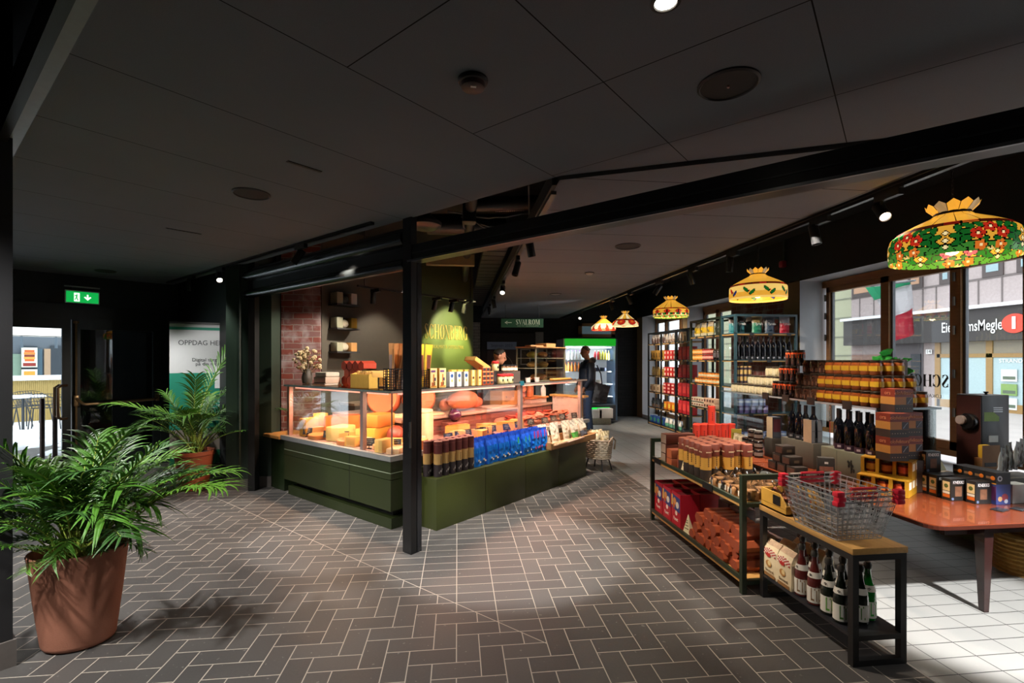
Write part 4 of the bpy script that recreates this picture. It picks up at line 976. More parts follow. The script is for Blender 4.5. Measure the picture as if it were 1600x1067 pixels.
def tin():
    b = MB(); b.box(-.028, -.03, 0, .028, .03, .048, mat('#b3502c', .5)); o = b.build('spice_tin'); c = MB(); c.box(-.02, -.031, .008, .02, -.0302, .034, mat('#2f3138', .5)); c.box(-.028, -.031, .040, .028, -.0302, .048, mat('#d9b878', .5)); c.build('label_print', o); return o
for row in range(4):
    for k in range(3 if row < 3 else 2):
        p = pat(752, .11) + .03 + .062 * k ; place('tin', tin, AB(p, .12, TOPZ + row * .0485), RB, '%s orange and dark spice tin in layer %s of the tin stack' % (ORD[k], ('one', 'two', 'three', 'four')[row]), 'tin', 'stacked spice tins on the counter')
def redjar():
    b = MB(); b.lathe([(.036, 0), (.04, .008), (.04, .075), (.034, .088)], mat('#d8cf9a', .45), 16); o = b.build('squat_jar'); c = MB(); c.lathe([(.042, .084), (.043, .106), (.03, .112)], mat('#b02a2c', .4), 16); c.build('lid', o); d = MB(); d.box(-.012, -.0412, .03, .012, -.0405, .055, mat('#2f3328', .5)); d.build('label_mark', o); return o
for k, u in enumerate((782, 789, 797)):
    place('rj', redjar, AB(pat(u, .08), .08, TOPZ), RB, '%s cream jar with red lid right of the spice tins' % ORD[k], 'jar', 'cream jars with red lids')
place('rj', redjar, AB(pat(774, .12), .12, TOPZ + .147), RB, 'single cream jar with red lid on top of the spice tins', 'jar')
b = MB(); b.box(-.16, -.05, 0, .16, .05, .135, mat('#3a2e28', .6)); tag(b.build('display_step', loc=AB(pat(795, .2), .20, TOPZ), rz=RB), 'dark display step under the row of small brown jars', 'step')
def smalljar():
    b = MB(); b.lathe([(.026, 0), (.028, .006), (.028, .055), (.022, .064)], mat('#5a3a24', .3), 14); o = b.build('brown_jar'); c = MB(); c.lathe([(.029, .012), (.029, .042)], mat('#d8cbb0', .6), 14, cap=False); c.build('label', o); d = MB(); d.lathe([(.026, .064), (.026, .08)], mat('#1c1c1e', .3), 14); d.build('lid', o); return o
for k, u in enumerate((785, 791, 797, 803)):
    place('sj', smalljar, AB(pat(u, .2), .18, TOPZ + .136), RB, '%s small brown jar on the dark step by the cake cabinet' % ORD[k], 'jar', 'small brown jars on the step')
# open wooden sample crate tilted on top
p = pat(755, .22); r = empty('sample_crate', AB(p - .08, .24, TOPZ + .205), RB); r.rotation_euler = (.0, .45, RB)
b = MB(); WD = mat('#c79a52', .55); b.box(-.14, -.08, 0, .14, .08, .008, WD)
for (x0, y0, x1, y1) in ((-.14, -.08, .14, -.072), (-.14, .072, .14, .08), (-.14, -.08, -.132, .08), (.132, -.08, .14, .08), (-.004, -.08, .004, .08)): b.box(x0, y0, 0, x1, y1, .05, WD)
b.build('crate', r); 
for x in (-.06, .07): MB().lathe([(.022, .008), (.026, .03)], mat('#d9cf9a', .5), 12, (x, 0, 0)).build('sample_cup', r)
tag(r, 'small tilted wooden crate with two compartments above the tins', 'crate')
# --- glass cake cabinet
p0, p1 = pat(837, .12), pat(882, .12); w = p1 - p0; r = empty('cake_cabinet', AB(p0, .12, TOPZ), RB); hC = .43
b = MB(); fm = mat('#8d8672', .3, .5)
for x in (0, w):
    for y in (0, .30): b.box(x - .008, y - .008, 0, x + .008, y + .008, hC, fm)
for z in (.0, hC - .01): b.box(0, -.006, z, w, .006, z + .01, fm); b.box(0, .294, z, w, .306, z + .01, fm)
b.build('frame', r)
for z in (.16, .29): b = MB(); b.box(.005, .0, z, w - .005, .30, z + .008, mat('#9a9580', .25, .3)); b.build('shelf', r)
b = MB(); b.box(.01, -.003, .01, w - .01, .0, hC - .01, CGL); b.box(-.002, .01, .01, .0, .29, hC - .01, CGL); b.build('glass_panes', r)
b = MB(); b.box(-.03, -.03, hC, w + .01, .31, hC + .012, mat('#a5764a', .5)); b.build('top_board', r); tag(r, 'glass cake cabinet with three levels standing on the counter', 'cabinet')
for k, (x, y, z, sx, c, la) in enumerate(((.13, .15, .298, .10, '#c9c05a', 'yellow green salad pack on the top shelf of the cake cabinet'), (.36, .15, .298, .10, '#c98a3c', 'brown baguette pack on the top shelf of the cake cabinet'), (.14, .15, .168, .11, '#b5813f', 'long sandwich on the middle shelf of the cake cabinet'), (.38, .15, .168, .10, '#d2a866', 'pale sandwich on the middle shelf of the cake cabinet'), (.25, .14, .012, .2, '#a8743a', 'tray of brown pastry at the bottom of the cake cabinet'))):
    if x > w - .1: x = w - .16
    pp = AB(p0, .12, TOPZ + z) + Vector((x / R2 - y / R2, x / R2 + y / R2, 0)); b = MB(); b.sphere((0, 0, .042), .042, mat(c, .55, noise=.35, scale=25, bump=.3), 14, 8, sx=sx / .042 * .8, sy=1.6, wob=lambda a, kk: 1 + .07 * math.sin(5 * a + kk)); tag(b.build('sandwich_pack', loc=pp, rz=RB), la, 'sandwich')
o = MB().rbox(-.11, -.09, 0, .11, .09, .05, mat('#b58a58', .6), .004).build('flat_carton', loc=AB(p0, .12, TOPZ + hC + .013) + Vector(((w * .65 - .15) / R2, (w * .65 + .15) / R2, 0)), rz=RB); tag(o, 'flat kraft carton lying on top of the cake cabinet', 'carton')
o = MB().rbox(-.14, -.05, 0, .14, .05, .02, mat('#b98d60', .6), .004).build('paper_stack', loc=AB(p0, .12, TOPZ + hC + .013) + Vector(((w * .2 - .12) / R2, (w * .2 + .12) / R2, 0)), rz=RB); tag(o, 'flat brown paper stack lying on the cake cabinet near its post', 'paper')
for k, (u, la) in enumerate(((825, 'small clear plastic tub in front of the cake cabinet'), (839, 'small round glass pot in front of the cake cabinet'))):
    pp = pat(u, .055); o = MB().lathe([(.028, 0), (.033, .05), (.034, .055)], mat('#c9b8ae', .2), 14).build('clear_tub', loc=AB(pp, .055, TOPZ)); tag(o, la, 'tub')
pp = pat(880, .07); b = MB(); b.rbox(-.24, -.035, 0, .2, .035, .03, mat('#c2853a', .6, noise=.25, scale=30, bump=.2), .012); tag(b.build('baguette_pack', loc=AB(pp - .05, .065, TOPZ), rz=RB), 'long flat baguette pack lying at the counter glass end', 'bread')
# --- plinth goods: tall brown tubes
def talltube():
    b = MB(); r, h = .039, .315
    b.lathe([(r, 0, mat('#2a2022', .5)), (r, .11, mat('#b08a50', .5)), (r, .205, mat('#5b2420', .5)), (r, h - .004), (r - .004, h, mat('#6a2a24', .5))], mat('#2a2022', .5), 18); o = b.build('cardboard_tube')
    c = MB(); c.lathe([(r + .001, h - .03), (r + .001, h - .027)], mat('#8a4a40', .4), 18, cap=False); c.build('lid_seam', o)
    d = MB()
    for k in range(5): d.box(-.004, -r - .0012, .12 + k * .014, .004, -r - .0002, .129 + k * .014, mat('#3a2a20', .5))
    for k in range(3): d.lathe([(.011, 0), (.011, .0006)], mat('#8f8a86', .5), 10, T=Matrix.Translation((-.012 + .012 * k, -r - .0006 + .004 * abs(k - 1), .04 + .012 * k)) @ Matrix.Rotation(PI / 2, 4, 'X'))
    d.build('printed_mark', o); return o
for row, q in enumerate((-.235, -.15)):
    for k in range(6 if row == 0 else 7):
        place('ttube', talltube, AB(.34 + .083 * k - row * .05, q, .453), RB + .15 * (k % 3), '%s maroon and tan tube in the %s row on the green plinth' % (ORD[k], ('front', 'back')[row]), 'tube', 'maroon and tan tubes on the plinth')
# --- pouches
def bag(name, w, h, d, zones, n=10, top=.9, pinch=.0, rough=.35, bumpy=.012, seed=1, flat=0.0, mark=None):
    """pillow pouch; zones(u,v)->colour on the front; mark: (colour,u0,u1,v0,v1)"""
    def f():
        rnd = random.Random(seed); b = MB(); nu, nv = 8, n
        for s in (-1, 1):
            P = []
            for j in range(nv + 1):
                v = j / nv; row = []
                prof = min(1, (v * 5) ** .5 if v < .2 else 1) * (1 if v < .55 else max(0, 1 - ((v - .55) / (.45 * top)) ** 1.6))
                if v < .02: prof = .75
                for i in range(nu + 1):
                    u = -1 + 2 * i / nu; t = (1 - abs(u) ** 3) * prof
                    jx = rnd.uniform(-1, 1) * bumpy * (.3 + t)
                    row.append((u * w / 2 * (1 - .06 * prof - pinch * v), s * (d / 2 * t + (.001 if v > .97 else 0)) + (jx * .6 if 0 < j < nv else 0), h * v + (rnd.uniform(-.5, .5) * bumpy if j == nv else 0)))
                P.append(row)
            for j in range(nv):
                for i in range(nu):
                    uc, vc = -1 + 2 * (i + .5) / nu, (j + .5) / nv
                    q4 = [P[j][i], P[j][i + 1], P[j + 1][i + 1], P[j + 1][i]]
                    b.poly(q4 if s < 0 else q4[::-1], mat(zones(uc, vc) if s < 0 else zones(9, vc), rough, noise=.06), True)
        o = b.build(name)
        if mark:
            c = MB(); y = -d / 2 - .004
            for (cc, u0, u1, v0, v1) in mark: c.poly([(u0 * w / 2, y, v0 * h), (u1 * w / 2, y, v0 * h), (u1 * w / 2, y + .004 * (v1 > .6), v1 * h), (u0 * w / 2, y + .004 * (v1 > .6), v1 * h)], mat(cc, .4)); y -= .0004
            c.build('printed_label', o)
        return o
    return f
def zb(u, v):
    if v > .86: return '#1440a8'
    if u > 1: return '#1238a0'
    return '#0f6fd0' if v < .7 and abs(u) < .8 else '#154fc0'
BLU = [bag('snack_bag', .125, .26, .075, zb, seed=5, bumpy=.010, mark=[('#e8e0d0', .2, .55, .14, .2), ('#d9c39a', -.1, .2, .2, .26)]), bag('snack_bag', .125, .255, .075, zb, seed=9, bumpy=.012, mark=[('#3fae62', -.2, .1, .35, .8), ('#dfe6ef', .2, .5, .12, .2)]), bag('snack_bag', .125, .26, .08, zb, seed=12, bumpy=.012, mark=[('#c2326a', -.5, -.2, .62, .92), ('#c2326a', .25, .5, .6, .9), ('#d84a6a', -.3, .0, .15, .25), ('#d84a6a', .4, .65, .15, .25)])]
i0 = pat(742, -.22); i1 = pat(848, -.22)
for k in range(13):
    t = k / 12; v_ = 0 if k < 7 else (1 if k < 10 else 2)
    place('blue%d' % v_, BLU[v_], AB(i0 + (i1 - i0) * t, -.235 + .02 * (k % 2), .453), RB + random.uniform(-.15, .15), '%s blue snack bag in the front row counted from the tubes' % ORD[k], 'snack bag', 'blue snack bags on the plinth', (-.06, 0))
for k in range(11):
    place('blue%d' % (0 if k < 6 else (1 if k < 8 else 2)), BLU[0], AB(i0 + .04 + (i1 - i0 - .06) * k / 10, -.12, .453), RB + random.uniform(-.2, .2), '%s blue snack bag in the back row counted from the tubes' % ORD[k], 'snack bag', 'blue snack bags on the plinth', (-.03, 0))
# --- wooden tray of crisps
p0 = pat(857, -.3); p1 = pat(927, -.3); r = empty('wooden_tray', AB(p0, -.34, .453), RB); w = p1 - p0; TW = mat('#b58a5a', .5, noise=.2)
b = MB(); b.box(0, 0, 0, w, .3, .012, TW); b.box(0, 0, 0, w * .5 - .003, .015, .075, TW); b.box(w * .5 + .003, 0, 0, w, .015, .075, TW); b.box(0, .285, 0, w, .3, .10, TW); b.box(0, 0, 0, .015, .3, .085, TW); b.box(w - .015, 0, 0, w, .3, .085, TW); b.build('tray', r)
tag(r, 'shallow wooden tray of crisp bags overhanging the plinth end', 'tray')
def zc(low):
    def z(u, v):
        if v < .38: return low
        if u > 1: return '#b8ab90'
        return '#c9bfae' if (u + v * 3) % 1 < .8 else '#8f8576'
    return z
for k, (low, dk, la) in enumerate((('#b3a692', 1, 'grey patterned crisp bag first in the wooden tray'), ('#c9a92f', 2, 'crisp bag with yellow corner second in the tray'), ('#b02a2a', 3, 'crisp bag with red foot in the middle of the tray'), ('#3f8a3c', 4, 'crisp bag with green foot fourth in the tray'), ('#4a4e58', 5, 'crisp bag with dark slate foot last in the tray'))):
    place('cb%d' % k, bag('crisp_bag', .17, .26, .07, zc(low), seed=20 + k, bumpy=.012, mark=[('#e8e0cc', -.5, .5, .5, .72), ('#7a5a3a', -.2, .3, .42, .5)]), AB(p0 + .10 + (w - .18) * k / 4, -.22, .467), RB + .1, la, 'crisp bag', None, (-.28, 0))
for k in range(4):
    place('cbk', bag('crisp_bag', .17, .25, .06, zc('#c9bfa8'), seed=30, bumpy=.012), AB(p0 + .16 + (w - .25) * k / 3, -.13, .467), RB - .1, '%s pale crisp bag in the back row of the wooden tray' % ORD[k], 'crisp bag', 'pale crisp bags at the back of the tray', (-.22, 0))
# --- wicker basket of bags on a stand
def wicker(w, d, h, c1, c2, name, n=9, flare=1.15, handle=True):
    def f():
        r = empty(name); b = MB(); m1, m2 = mat(c1, .6, noise=.25, scale=40), mat(c2, .6)
        for k in range(n + 1):
            z = h * k / n; fl = 1 + (flare - 1) * k / n; pts = []
            for i in range(32):
                a = 2 * PI * i / 32; wv = 1 + .022 * (1 if (i + k) % 2 else -1); pts.append((w / 2 * fl * wv * math.cos(a), d / 2 * fl * wv * math.sin(a), z))
            b.tube(pts, h / n * .52, m1 if k < n else m2, 5, closed=True)
        b.build('woven_wall', r); c = MB()
        for i in range(16):
            a = 2 * PI * i / 16; c.tube([(w / 2 * math.cos(a), d / 2 * math.sin(a), 0), (w / 2 * flare * math.cos(a), d / 2 * flare * math.sin(a), h)], .007, m2, 5)
        c.lathe([(w / 2, 0), (w / 2, .01)], m2, 24, sy=d / w); c.build('uprights', r)
        if handle:
            for s in (-1, 1): MB().tube([(s * w / 2 * flare, -.09, h - .12), (s * (w / 2 * flare + .03), -.07, h), (s * (w / 2 * flare + .035), 0, h + .05), (s * (w / 2 * flare + .03), .07, h), (s * w / 2 * flare, .09, h - .12)], .012, m2, 6).build('handle', r)
        return r
    return f
g = gnd(935, 733); o = place('wick', wicker(.34, .28, .24, '#c2b6a2', '#8f8474', 'wicker_basket', handle=True), (g.x, g.y, .17), -.9, 'grey wicker basket with handles on a black stand at the counter end', 'basket')
b = MB()
for (x, y) in ((-.13, -.1), (.13, -.1), (.13, .1), (-.13, .1)): b.tube([(x * .8, y * .8, .17), (x * 1.1, y * 1.1, 0)], .009, WIRE, 6)
b.tube([(-.12, -.1, .165), (.12, -.1, .165), (.12, .1, .165), (-.12, .1, .165)], .008, WIRE, 5, closed=True); tag(b.build('basket_stand', loc=(g.x, g.y, 0), rz=-.9), 'low black metal stand carrying the grey wicker basket', 'stand')
zs = lambda u, v: '#d9cda8' if (u * 2 + v * 3) % 1.3 < .9 else '#a89a72'
for k, (dx, dy, rz, tl, la) in enumerate(((-.07, -.03, -.6, (.1, .1), 'cream crisp bag at the front of the grey wicker basket'), (.07, -.02, .4, (-.1, .15), 'cream crisp bag towards the aisle in the grey wicker basket'), (0, .07, .0, (-.15, 0), 'cream crisp bag at the back of the grey wicker basket'), (-.09, .07, 1.2, (0, -.2), 'cream crisp bag leaning to the counter in the wicker basket'))):
    place('wb', bag('crisp_bag', .17, .24, .08, zs, seed=41, bumpy=.015, mark=[('#f0e8cf', -.5, .5, .35, .7)]), (g.x + dx, g.y + dy, .29), rz, la, 'crisp bag', 'crisp bags in the wicker basket', tl)
# --- shelves on the service wall
for k, (z, la) in enumerate(((1.82, 'upper dark wall shelf beside the brick pillar'), (1.52, 'middle dark wall shelf beside the brick pillar'), (1.235, 'lower dark wall shelf beside the brick pillar'))):
    z = ony(528, (474, 512, 549)[k], 6.55).z
    a = AB(.84, 2.20); o = MB().box(0, -.0, -.02, .34, .22, 0, mat('#1f1f1e', .5)).build('wall_shelf', loc=(a.x, a.y, z), rz=RB); tag(o, la, 'shelf', 'wall shelves by the brick pillar')
    for j, (x, c, sh) in enumerate(((.06, '#8a8a72', 'box'), (.16, ('#5a5a58', '#e0d4b8', '#d8cdb4')[k], 'bag'), (.27, ('#e3d9c8', '#c9a62c', '#b0814a')[k], 'box'))):
        pp = AB(.84 + x, 2.31, z + .001)
        if sh == 'box': o = MB().rbox(-.045, -.08, 0, .045, .08, (.15, .14, .12)[k], mat(c, .5), .008).build('storage_tub', loc=pp, rz=RB)
        else: o = MB().sphere((0, 0, .06), .06, mat(c, .7, bump=.3), 12, 8, sx=.9, sy=1.2, wob=lambda a, kk: 1 + .12 * math.sin(3 * a + kk)).build('bread_bag', loc=pp, rz=RB)
        tag(o, '%s on the %s wall shelf by the brick pillar' % (('olive box file next to the bricks', 'crumpled bag in the middle', 'tub at the free end')[j], ('upper', 'middle', 'lower')[k]), 'tub' if sh == 'box' else 'bag')
# sign lettering on the green wall (drawn high-contrast serif letters)
GOLDL = mat('#e0c67a', .5)
def arc(cx, cz, rx, rz, tx, tz, a0, a1, n=14):
    """elliptic stroke, thick at the sides"""
    out = []; inn = []
    for i in range(n + 1):
        a = math.radians(a0 + (a1 - a0) * i / n); out.append((cx + rx * math.cos(a), cz + rz * math.sin(a))); inn.append((cx + (rx - tx) * math.cos(a), cz + (rz - tz) * math.sin(a)))
    return [[out[i], out[i + 1], inn[i + 1], inn[i]] for i in range(n)]
def rect(x0, z0, x1, z1): return [[(x0, z0), (x1, z0), (x1, z1), (x0, z1)]]
TK, TN = .15, .035
def serif(x, w=.16): return rect(x - w / 2, 0, x + w / 2, TN) + rect(x - w / 2, 1 - TN, x + w / 2, 1)
def stem(x, t=TK): return rect(x - t / 2, 0, x + t / 2, 1) + serif(x, t + .12)
def letter(c):
    if c == 'H': return stem(.13) + stem(.6) + rect(.13, .48, .6, .48 + TN), .76
    if c == 'B': return stem(.13) + arc(.22, .745, .3, .255, TK, TN, -90, 90) + arc(.22, .265, .36, .265, TK, TN, -90, 90) + rect(.13, 1 - TN, .24, 1) + rect(.13, 0, .24, TN), .64
    if c == 'R': return stem(.13) + arc(.24, .73, .3, .27, TK, TN, -90, 90) + rect(.13, 1 - TN, .26, 1) + rect(.13, .46, .26, .46 + TN) + [[(.28, .48), (.44, .48), (.68, 0), (.5, 0)]], .70
    if c == 'E': return stem(.13) + rect(.13, 1 - TN, .52, 1) + rect(.13, 0, .54, TN) + rect(.13, .5, .4, .5 + TN) + rect(.5, .8, .53, 1) + rect(.52, 0, .55, .22) + rect(.38, .42, .41, .62), .62
    if c == 'L': return stem(.13) + rect(.13, 0, .52, TN) + rect(.5, 0, .53, .24), .60
    if c == 'N': return stem(.08, TN) + stem(.64, TN) + [[(.06, 1), (.22, 1), (.66, 0), (.58, 0)]], .74
    if c == 'M': return stem(.08, TN) + stem(.8) + [[(.06, 1), (.22, 1), (.48, 0), (.42, 0)]] + [[(.42, 0), (.48, 0), (.78, 1), (.72, 1)]], .94
    if c == 'V': return [[(.0, 1), (.18, 1), (.40, 0), (.34, 0)]] + [[(.34, 0), (.38, 0), (.68, 1), (.63, 1)]] + rect(-.03, 1 - TN, .24, 1) + rect(.54, 1 - TN, .74, 1), .66
    if c == 'A': return [[(.30, 1), (.38, 1), (.68, 0), (.5, 0)]] + [[(.30, 1), (.34, 1), (.08, 0), (.04, 0)]] + rect(.15, .32, .52, .32 + TN) + rect(-.03, 0, .17, TN) + rect(.44, 0, .74, TN), .72
    if c in 'OØ':
        s = arc(.36, .5, .34, .51, TK, TN, 0, 360, 28)
        if c == 'Ø': s += [[(.08, -.06), (.12, -.06), (.64, 1.06), (.6, 1.06)]]
        return s, .74
    if c == 'C': return arc(.36, .5, .34, .51, TK, TN, 40, 322, 24) + rect(.6, .66, .63, .96) + rect(.6, .06, .63, .3), .68
    if c == 'G': return arc(.36, .5, .34, .51, TK, TN, 40, 322, 24) + rect(.6, .68, .63, .96) + rect(.54, .02, .68, .42) + rect(.48, .4, .74, .42 + TN), .78
    if c == 'S': return arc(.28, .745, .24, .265, TK * .7, TN, 30, 200) + arc(.28, .255, .24, .265, TK * .7, TN, -150, 20) + [[(.05, .72), (.16, .82), (.53, .28), (.40, .18)]] + rect(.46, .72, .49, .97) + rect(.06, .03, .09, .30), .58
    return [], .3
def serif_text(s, hgt, m, parent, loc, width=None, name='lettering'):
    x = 0; quads = []
    for c in s:
        qs, w = letter(c)
        quads += [[(x + px, pz) for px, pz in q] for q in qs]; x += w + .06
    sx = (width / x) if width else hgt; b = MB()
    for q in quads:
        a = sum(q[i][0] * q[(i + 1) % len(q)][1] - q[(i + 1) % len(q)][0] * q[i][1] for i in range(len(q)))
        if a < 0: q = q[::-1]
        n = len(q); P = [(px * sx - x * sx / 2, 0, pz * hgt) for px, pz in q]; F = [(px, -.006, pz) for px, _, pz in P]
        b.poly(F, m)
        for i in range(n): b.poly([P[i], P[(i + 1) % n], F[(i + 1) % n], F[i]], m)
    o = b.build(name, parent); o.location = loc; return o
pa, pb = pat(663, 2.40), pat(731, 2.40); a = AB((pa + pb) / 2, 2.398)
z0 = online(697, 530, AB(0, 2.4).x, AB(0, 2.4).y, 1, 1).z
r = empty('wall_sign', (a.x, a.y, z0), RB); serif_text('SCHØNBERG', .235, GOLDL, r, (0, 0, 0), pb - pa, 'large_letters')
t = txt('LOKALMAT & OSTEBUTIKK', .082, mat('#a08f50', .4, .2), (.0, -.002, -.13), r, '-y', 'small_letters', sx=.78); tag(r, 'golden serif lettering on the green wall behind the counter', 'sign')
tw = serif_text('SCHØNBERG', .135, LT, win3, (.014, (wy(1366) + wy(1481)) / 2 - .66, onx(1432, 603, XW).z - .56), wy(1366) - wy(1481), 'window_lettering'); tw.rotation_euler.z = -PI / 2; tw.scale.x = -1
# ================================================================== PALMS
LEAFM = [mat('#3f6b1e', .45, noise=.25, scale=8), mat('#557f2a', .42, noise=.25, scale=8), mat('#2d5220', .5, noise=.25, scale=8)]
def frond_mesh(seed, L=.62, n=20, droop=.55, wl=.25, m=None):
    rnd = random.Random(seed); b = MB(); P = []
    for i in range(13):
        t = i / 12; a = PI / 2 - droop * 2.0 * t ** 1.6
        if i == 0: p = Vector((0, 0, 0))
        else: p = P[-1] + Vector((math.cos(a), 0, math.sin(a))) * L / 12
        P.append(p)
    b.tube(P, [.006 - .0045 * i / 12 for i in range(13)], mat('#8a9a3e', .5), 5)
    for k in range(n):
        t = .30 + .70 * k / (n - 1); f = t * 12; i = min(11, int(f)); p = P[i].lerp(P[i + 1], f - i); d = (P[i + 1] - P[i]).normalized()
        up = Vector((0, 1, 0)).cross(d) * -1
        for s in (-1, 1):
            ll = wl * (math.sin(PI * min(1, .22 + .78 * (1 - (t - .3) / .7 * .75)))) * rnd.uniform(.85, 1.1) * (.75 if k > n - 3 else 1)
            ang = math.radians(rnd.uniform(38, 55) - 18 * t)
            dirv = (d * math.cos(ang) + Vector((0, s, 0)) * math.sin(ang) + up * .22).normalized()
            w = .0068 * rnd.uniform(.85, 1.15); pp = p.copy(); pts = []
            side = dirv.cross(up).normalized(); nrm = side.cross(dirv)
            for j in range(5):
                q = j / 4; c = p + dirv * ll * q - Vector((0, 0, 1)) * ll * .42 * q * q
                ww = w * (.55, 1, .95, .6, .04)[j]; pts.append((c - side * ww, c + nrm * .003 * (1 - q), c + side * ww))
            for j in range(4):
                for e in (0, 1): b.poly([pts[j][e], pts[j][e + 1], pts[j + 1][e + 1], pts[j + 1][e]], m, True)
    return b
def palm(name, loc, pot, fr, label, base_r=.07, seed=1):
    r = empty(name, loc); rnd = random.Random(seed); pot(r)
    protos = {}
    for (az, tilt, sc, var, z) in fr:
        key = var
        if key not in protos:
            o = frond_mesh(seed * 50 + var, L=(.74, .66, .70, .60)[var % 4], droop=(.30, .42, .55, .75)[var % 4], m=LEAFM[var % 3]).build('frond', r); protos[key] = o
        else:
            o = protos[key].copy(); COL.objects.link(o); o.parent = r
        rr = base_r * rnd.random() ** .5; a2 = rnd.uniform(0, 2 * PI)
        o.location = (rr * math.cos(a2), rr * math.sin(a2), z); o.rotation_euler = (rnd.uniform(-.15, .15), tilt, az); o.scale = (sc, sc, sc)
    return r
TERRA = mat('#9c6650', .75, noise=.08, scale=140, bump=.12)
def pot_big(r):
    b = MB(); sy = .80; k = 1.0
    b.lathe([(.13, 0), (.15, .012), (.158, .03), (.185, .25), (.208, .47), (.214, .497), (.210, .503), (.200, .497), (.192, .42), (.0001, .42)], TERRA, 36, cap=True, sx=1, sy=sy); o = b.build('terracotta_pot', r); o.rotation_euler.z = .25
    MB().lathe([(.195, .425), (.10, .44), (.0001, .445)], mat('#2f2119', .9, noise=.4, scale=60, bump=.5), 24, sy=sy, cap=False).build('soil', r).rotation_euler.z = .25
rnd = random.Random(5); fr = []
for k in range(84):
    az = 2 * PI * k / 84 * 7.0 + rnd.uniform(-.3, .3); lv = k / 84
    fr.append((az, (.08 + .62 * (1 - lv)) * rnd.uniform(.6, 1.1), rnd.uniform(.68, 1.10), k % 4, .44))
for k in range(26):     # short grassy shoots round the rim
    fr.append((rnd.uniform(0, 2 * PI), rnd.uniform(.3, 1.05), rnd.uniform(.4, .62), k % 4, .44))
for az in (-.25, .05, .35, 2.8): fr.append((az, .72, 1.25, 1, .44))
g = gnd(124, 1003)
o = palm('potted_palm', (g.x, g.y, 0), pot_big, fr, '', .10, 3); tag(o, 'large leafy palm in tall terracotta pot by the left pillar', 'plant')
def pot_small(r):
    MB().lathe([(.12, 0), (.14, .01), (.20, .40), (.215, .405), (.215, .45), (.20, .45), (.19, .40), (.0001, .40)], mat('#94482a', .65, noise=.12), 30).build('clay_pot', r)
    MB().lathe([(.19, .41), (.0001, .42)], mat('#2f2119', .9), 20, cap=False).build('soil', r)
rnd = random.Random(8); fr = []
for k in range(34):
    az = 2 * PI * k / 34 * 3 + rnd.uniform(-.3, .3); lv = k / 34
    fr.append((az, (.05 + .75 * (1 - lv)) * rnd.uniform(.6, 1.1), rnd.uniform(.8, 1.3), k % 4, .41))
fr += [(1.0, .05, 1.75, 0, .41), (-2.9, .55, 1.5, 1, .41), (.2, .6, 1.5, 2, .41)]
g = gnd(300, 769)
o = palm('potted_palm', (g.x - .05, g.y + .15, 0), pot_small, fr, '', .08, 6); tag(o, 'palm in orange clay pot in front of the roll up banner', 'plant')

# ================================================================== ROLL UP BANNER
c = pt(327, HZ, 6.25); r = empty('roll_up_banner', (c.x, c.y, 0), .42)
w = .42; hb = 1.5 - (507 - HZ) / F * 6.25
b = MB(); b.box(-w, -.004, .16, w, .004, hb, mat('#b9bbbd', .6, noise=.03), faces={'-y': mat('#b9bbbd', .6, noise=.03)}); b.build('printed_sheet', r)
b = MB(); TEAL = mat('#147a63', .6, noise=.05)
b.box(-w, -.006, hb - .075, w, -.0045, hb - .04, TEAL); b.box(-w, -.006, .62, w, -.0045, hb - .62, TEAL); b.box(-w, -.006, .17, w, -.0045, .34, mat('#14704a', .6)); b.box(-w, -.006, .34, w, -.0045, .62, mat('#93897c', .6, noise=.4, scale=12)); b.build('printed_fields', r)
b = MB(); b.rbox(-w - .02, -.06, .06, w + .02, .06, .16, mat('#6a5c4c', .4, .3), .01); b.build('base_cassette', r); b = MB(); b.box(-w, -.012, hb, w, .012, hb + .025, STEEL); b.build('top_rail', r)
DT = mat('#2a2d30', .6); x0 = -w + .13
txt('OPPDAG HER', .088, DT, (x0 + .20, -.006, hb - .24), r, '-y', 'banner_heading', sx=.9); txt('Digital turguide\npå din mobil', .06, DT, (.0, -.006, hb - .48), r, '-y', 'banner_text'); txt('Av Pilegrimen - følg\ndin egen rute i byen\nog les mer', .045, mat('#d5e5dd', .6), (-.02, -.0075, .92), r, '-y', 'banner_text')
MB().box(.06, -.008, hb - .82, .34, -.0065, hb - .54, mat('#d7dbdc', .6)).build('white_square', r)
tag(r, 'roll up banner in grey and teal standing by the dark column', 'banner')
b = MB(); m = mat('#b9bcc0', .3, .5); pts = [(.0, 0, 0)] 
c = pt(352, HZ, 6.5)
# ================================================================== CEILING DEVICES
def disc(name, u, v, r0, la, cat, core, ring, z=2.6, dome=0.0, label_m=None):
    g = gnd(u, v, z); r = empty(name, (g.x, g.y, z))
    MB().lathe([(r0, 0), (r0 * 1.0, -.006), (r0 * .93, -.012), (r0 * .90, -.008), (r0 * .9, 0)], ring, 32, cap=False).build('rim', r)
    b = MB(); b.lathe([(r0 * .9, -.006), (r0 * .5, -.006 - dome), (.0001, -.006 - dome)], core, 28, cap=False); b.build('mesh_cover', r)
    tag(r, la, cat); return r
SPK = mat('#241d1c', .7, noise=.3, scale=300); RING = mat('#3a3536', .5)
r = disc('ceiling_speaker', 1138, 131, .117, 'large round ceiling loudspeaker near the top of the picture', 'speaker', SPK, RING); MB().sphere((0, 0, -.012), .006, mat('#d8a090', .3, .5), 8, 6).build('centre_pin', r)
disc('ceiling_speaker', 393, 302, .115, 'round ceiling loudspeaker over the corridor', 'speaker', SPK, RING)
disc('ceiling_speaker', 165, 423, .11, 'round ceiling loudspeaker near the exit doors', 'speaker', SPK, RING)
disc('ceiling_speaker', 981, 384, .12, 'round ceiling loudspeaker in the shop ceiling', 'speaker', SPK, RING, 2.578)
disc('ceiling_detector', 921, 426, .06, 'small round detector in the shop ceiling past the loudspeaker', 'detector', mat('#a9a7a5', .5), RING, 2.578, .02)
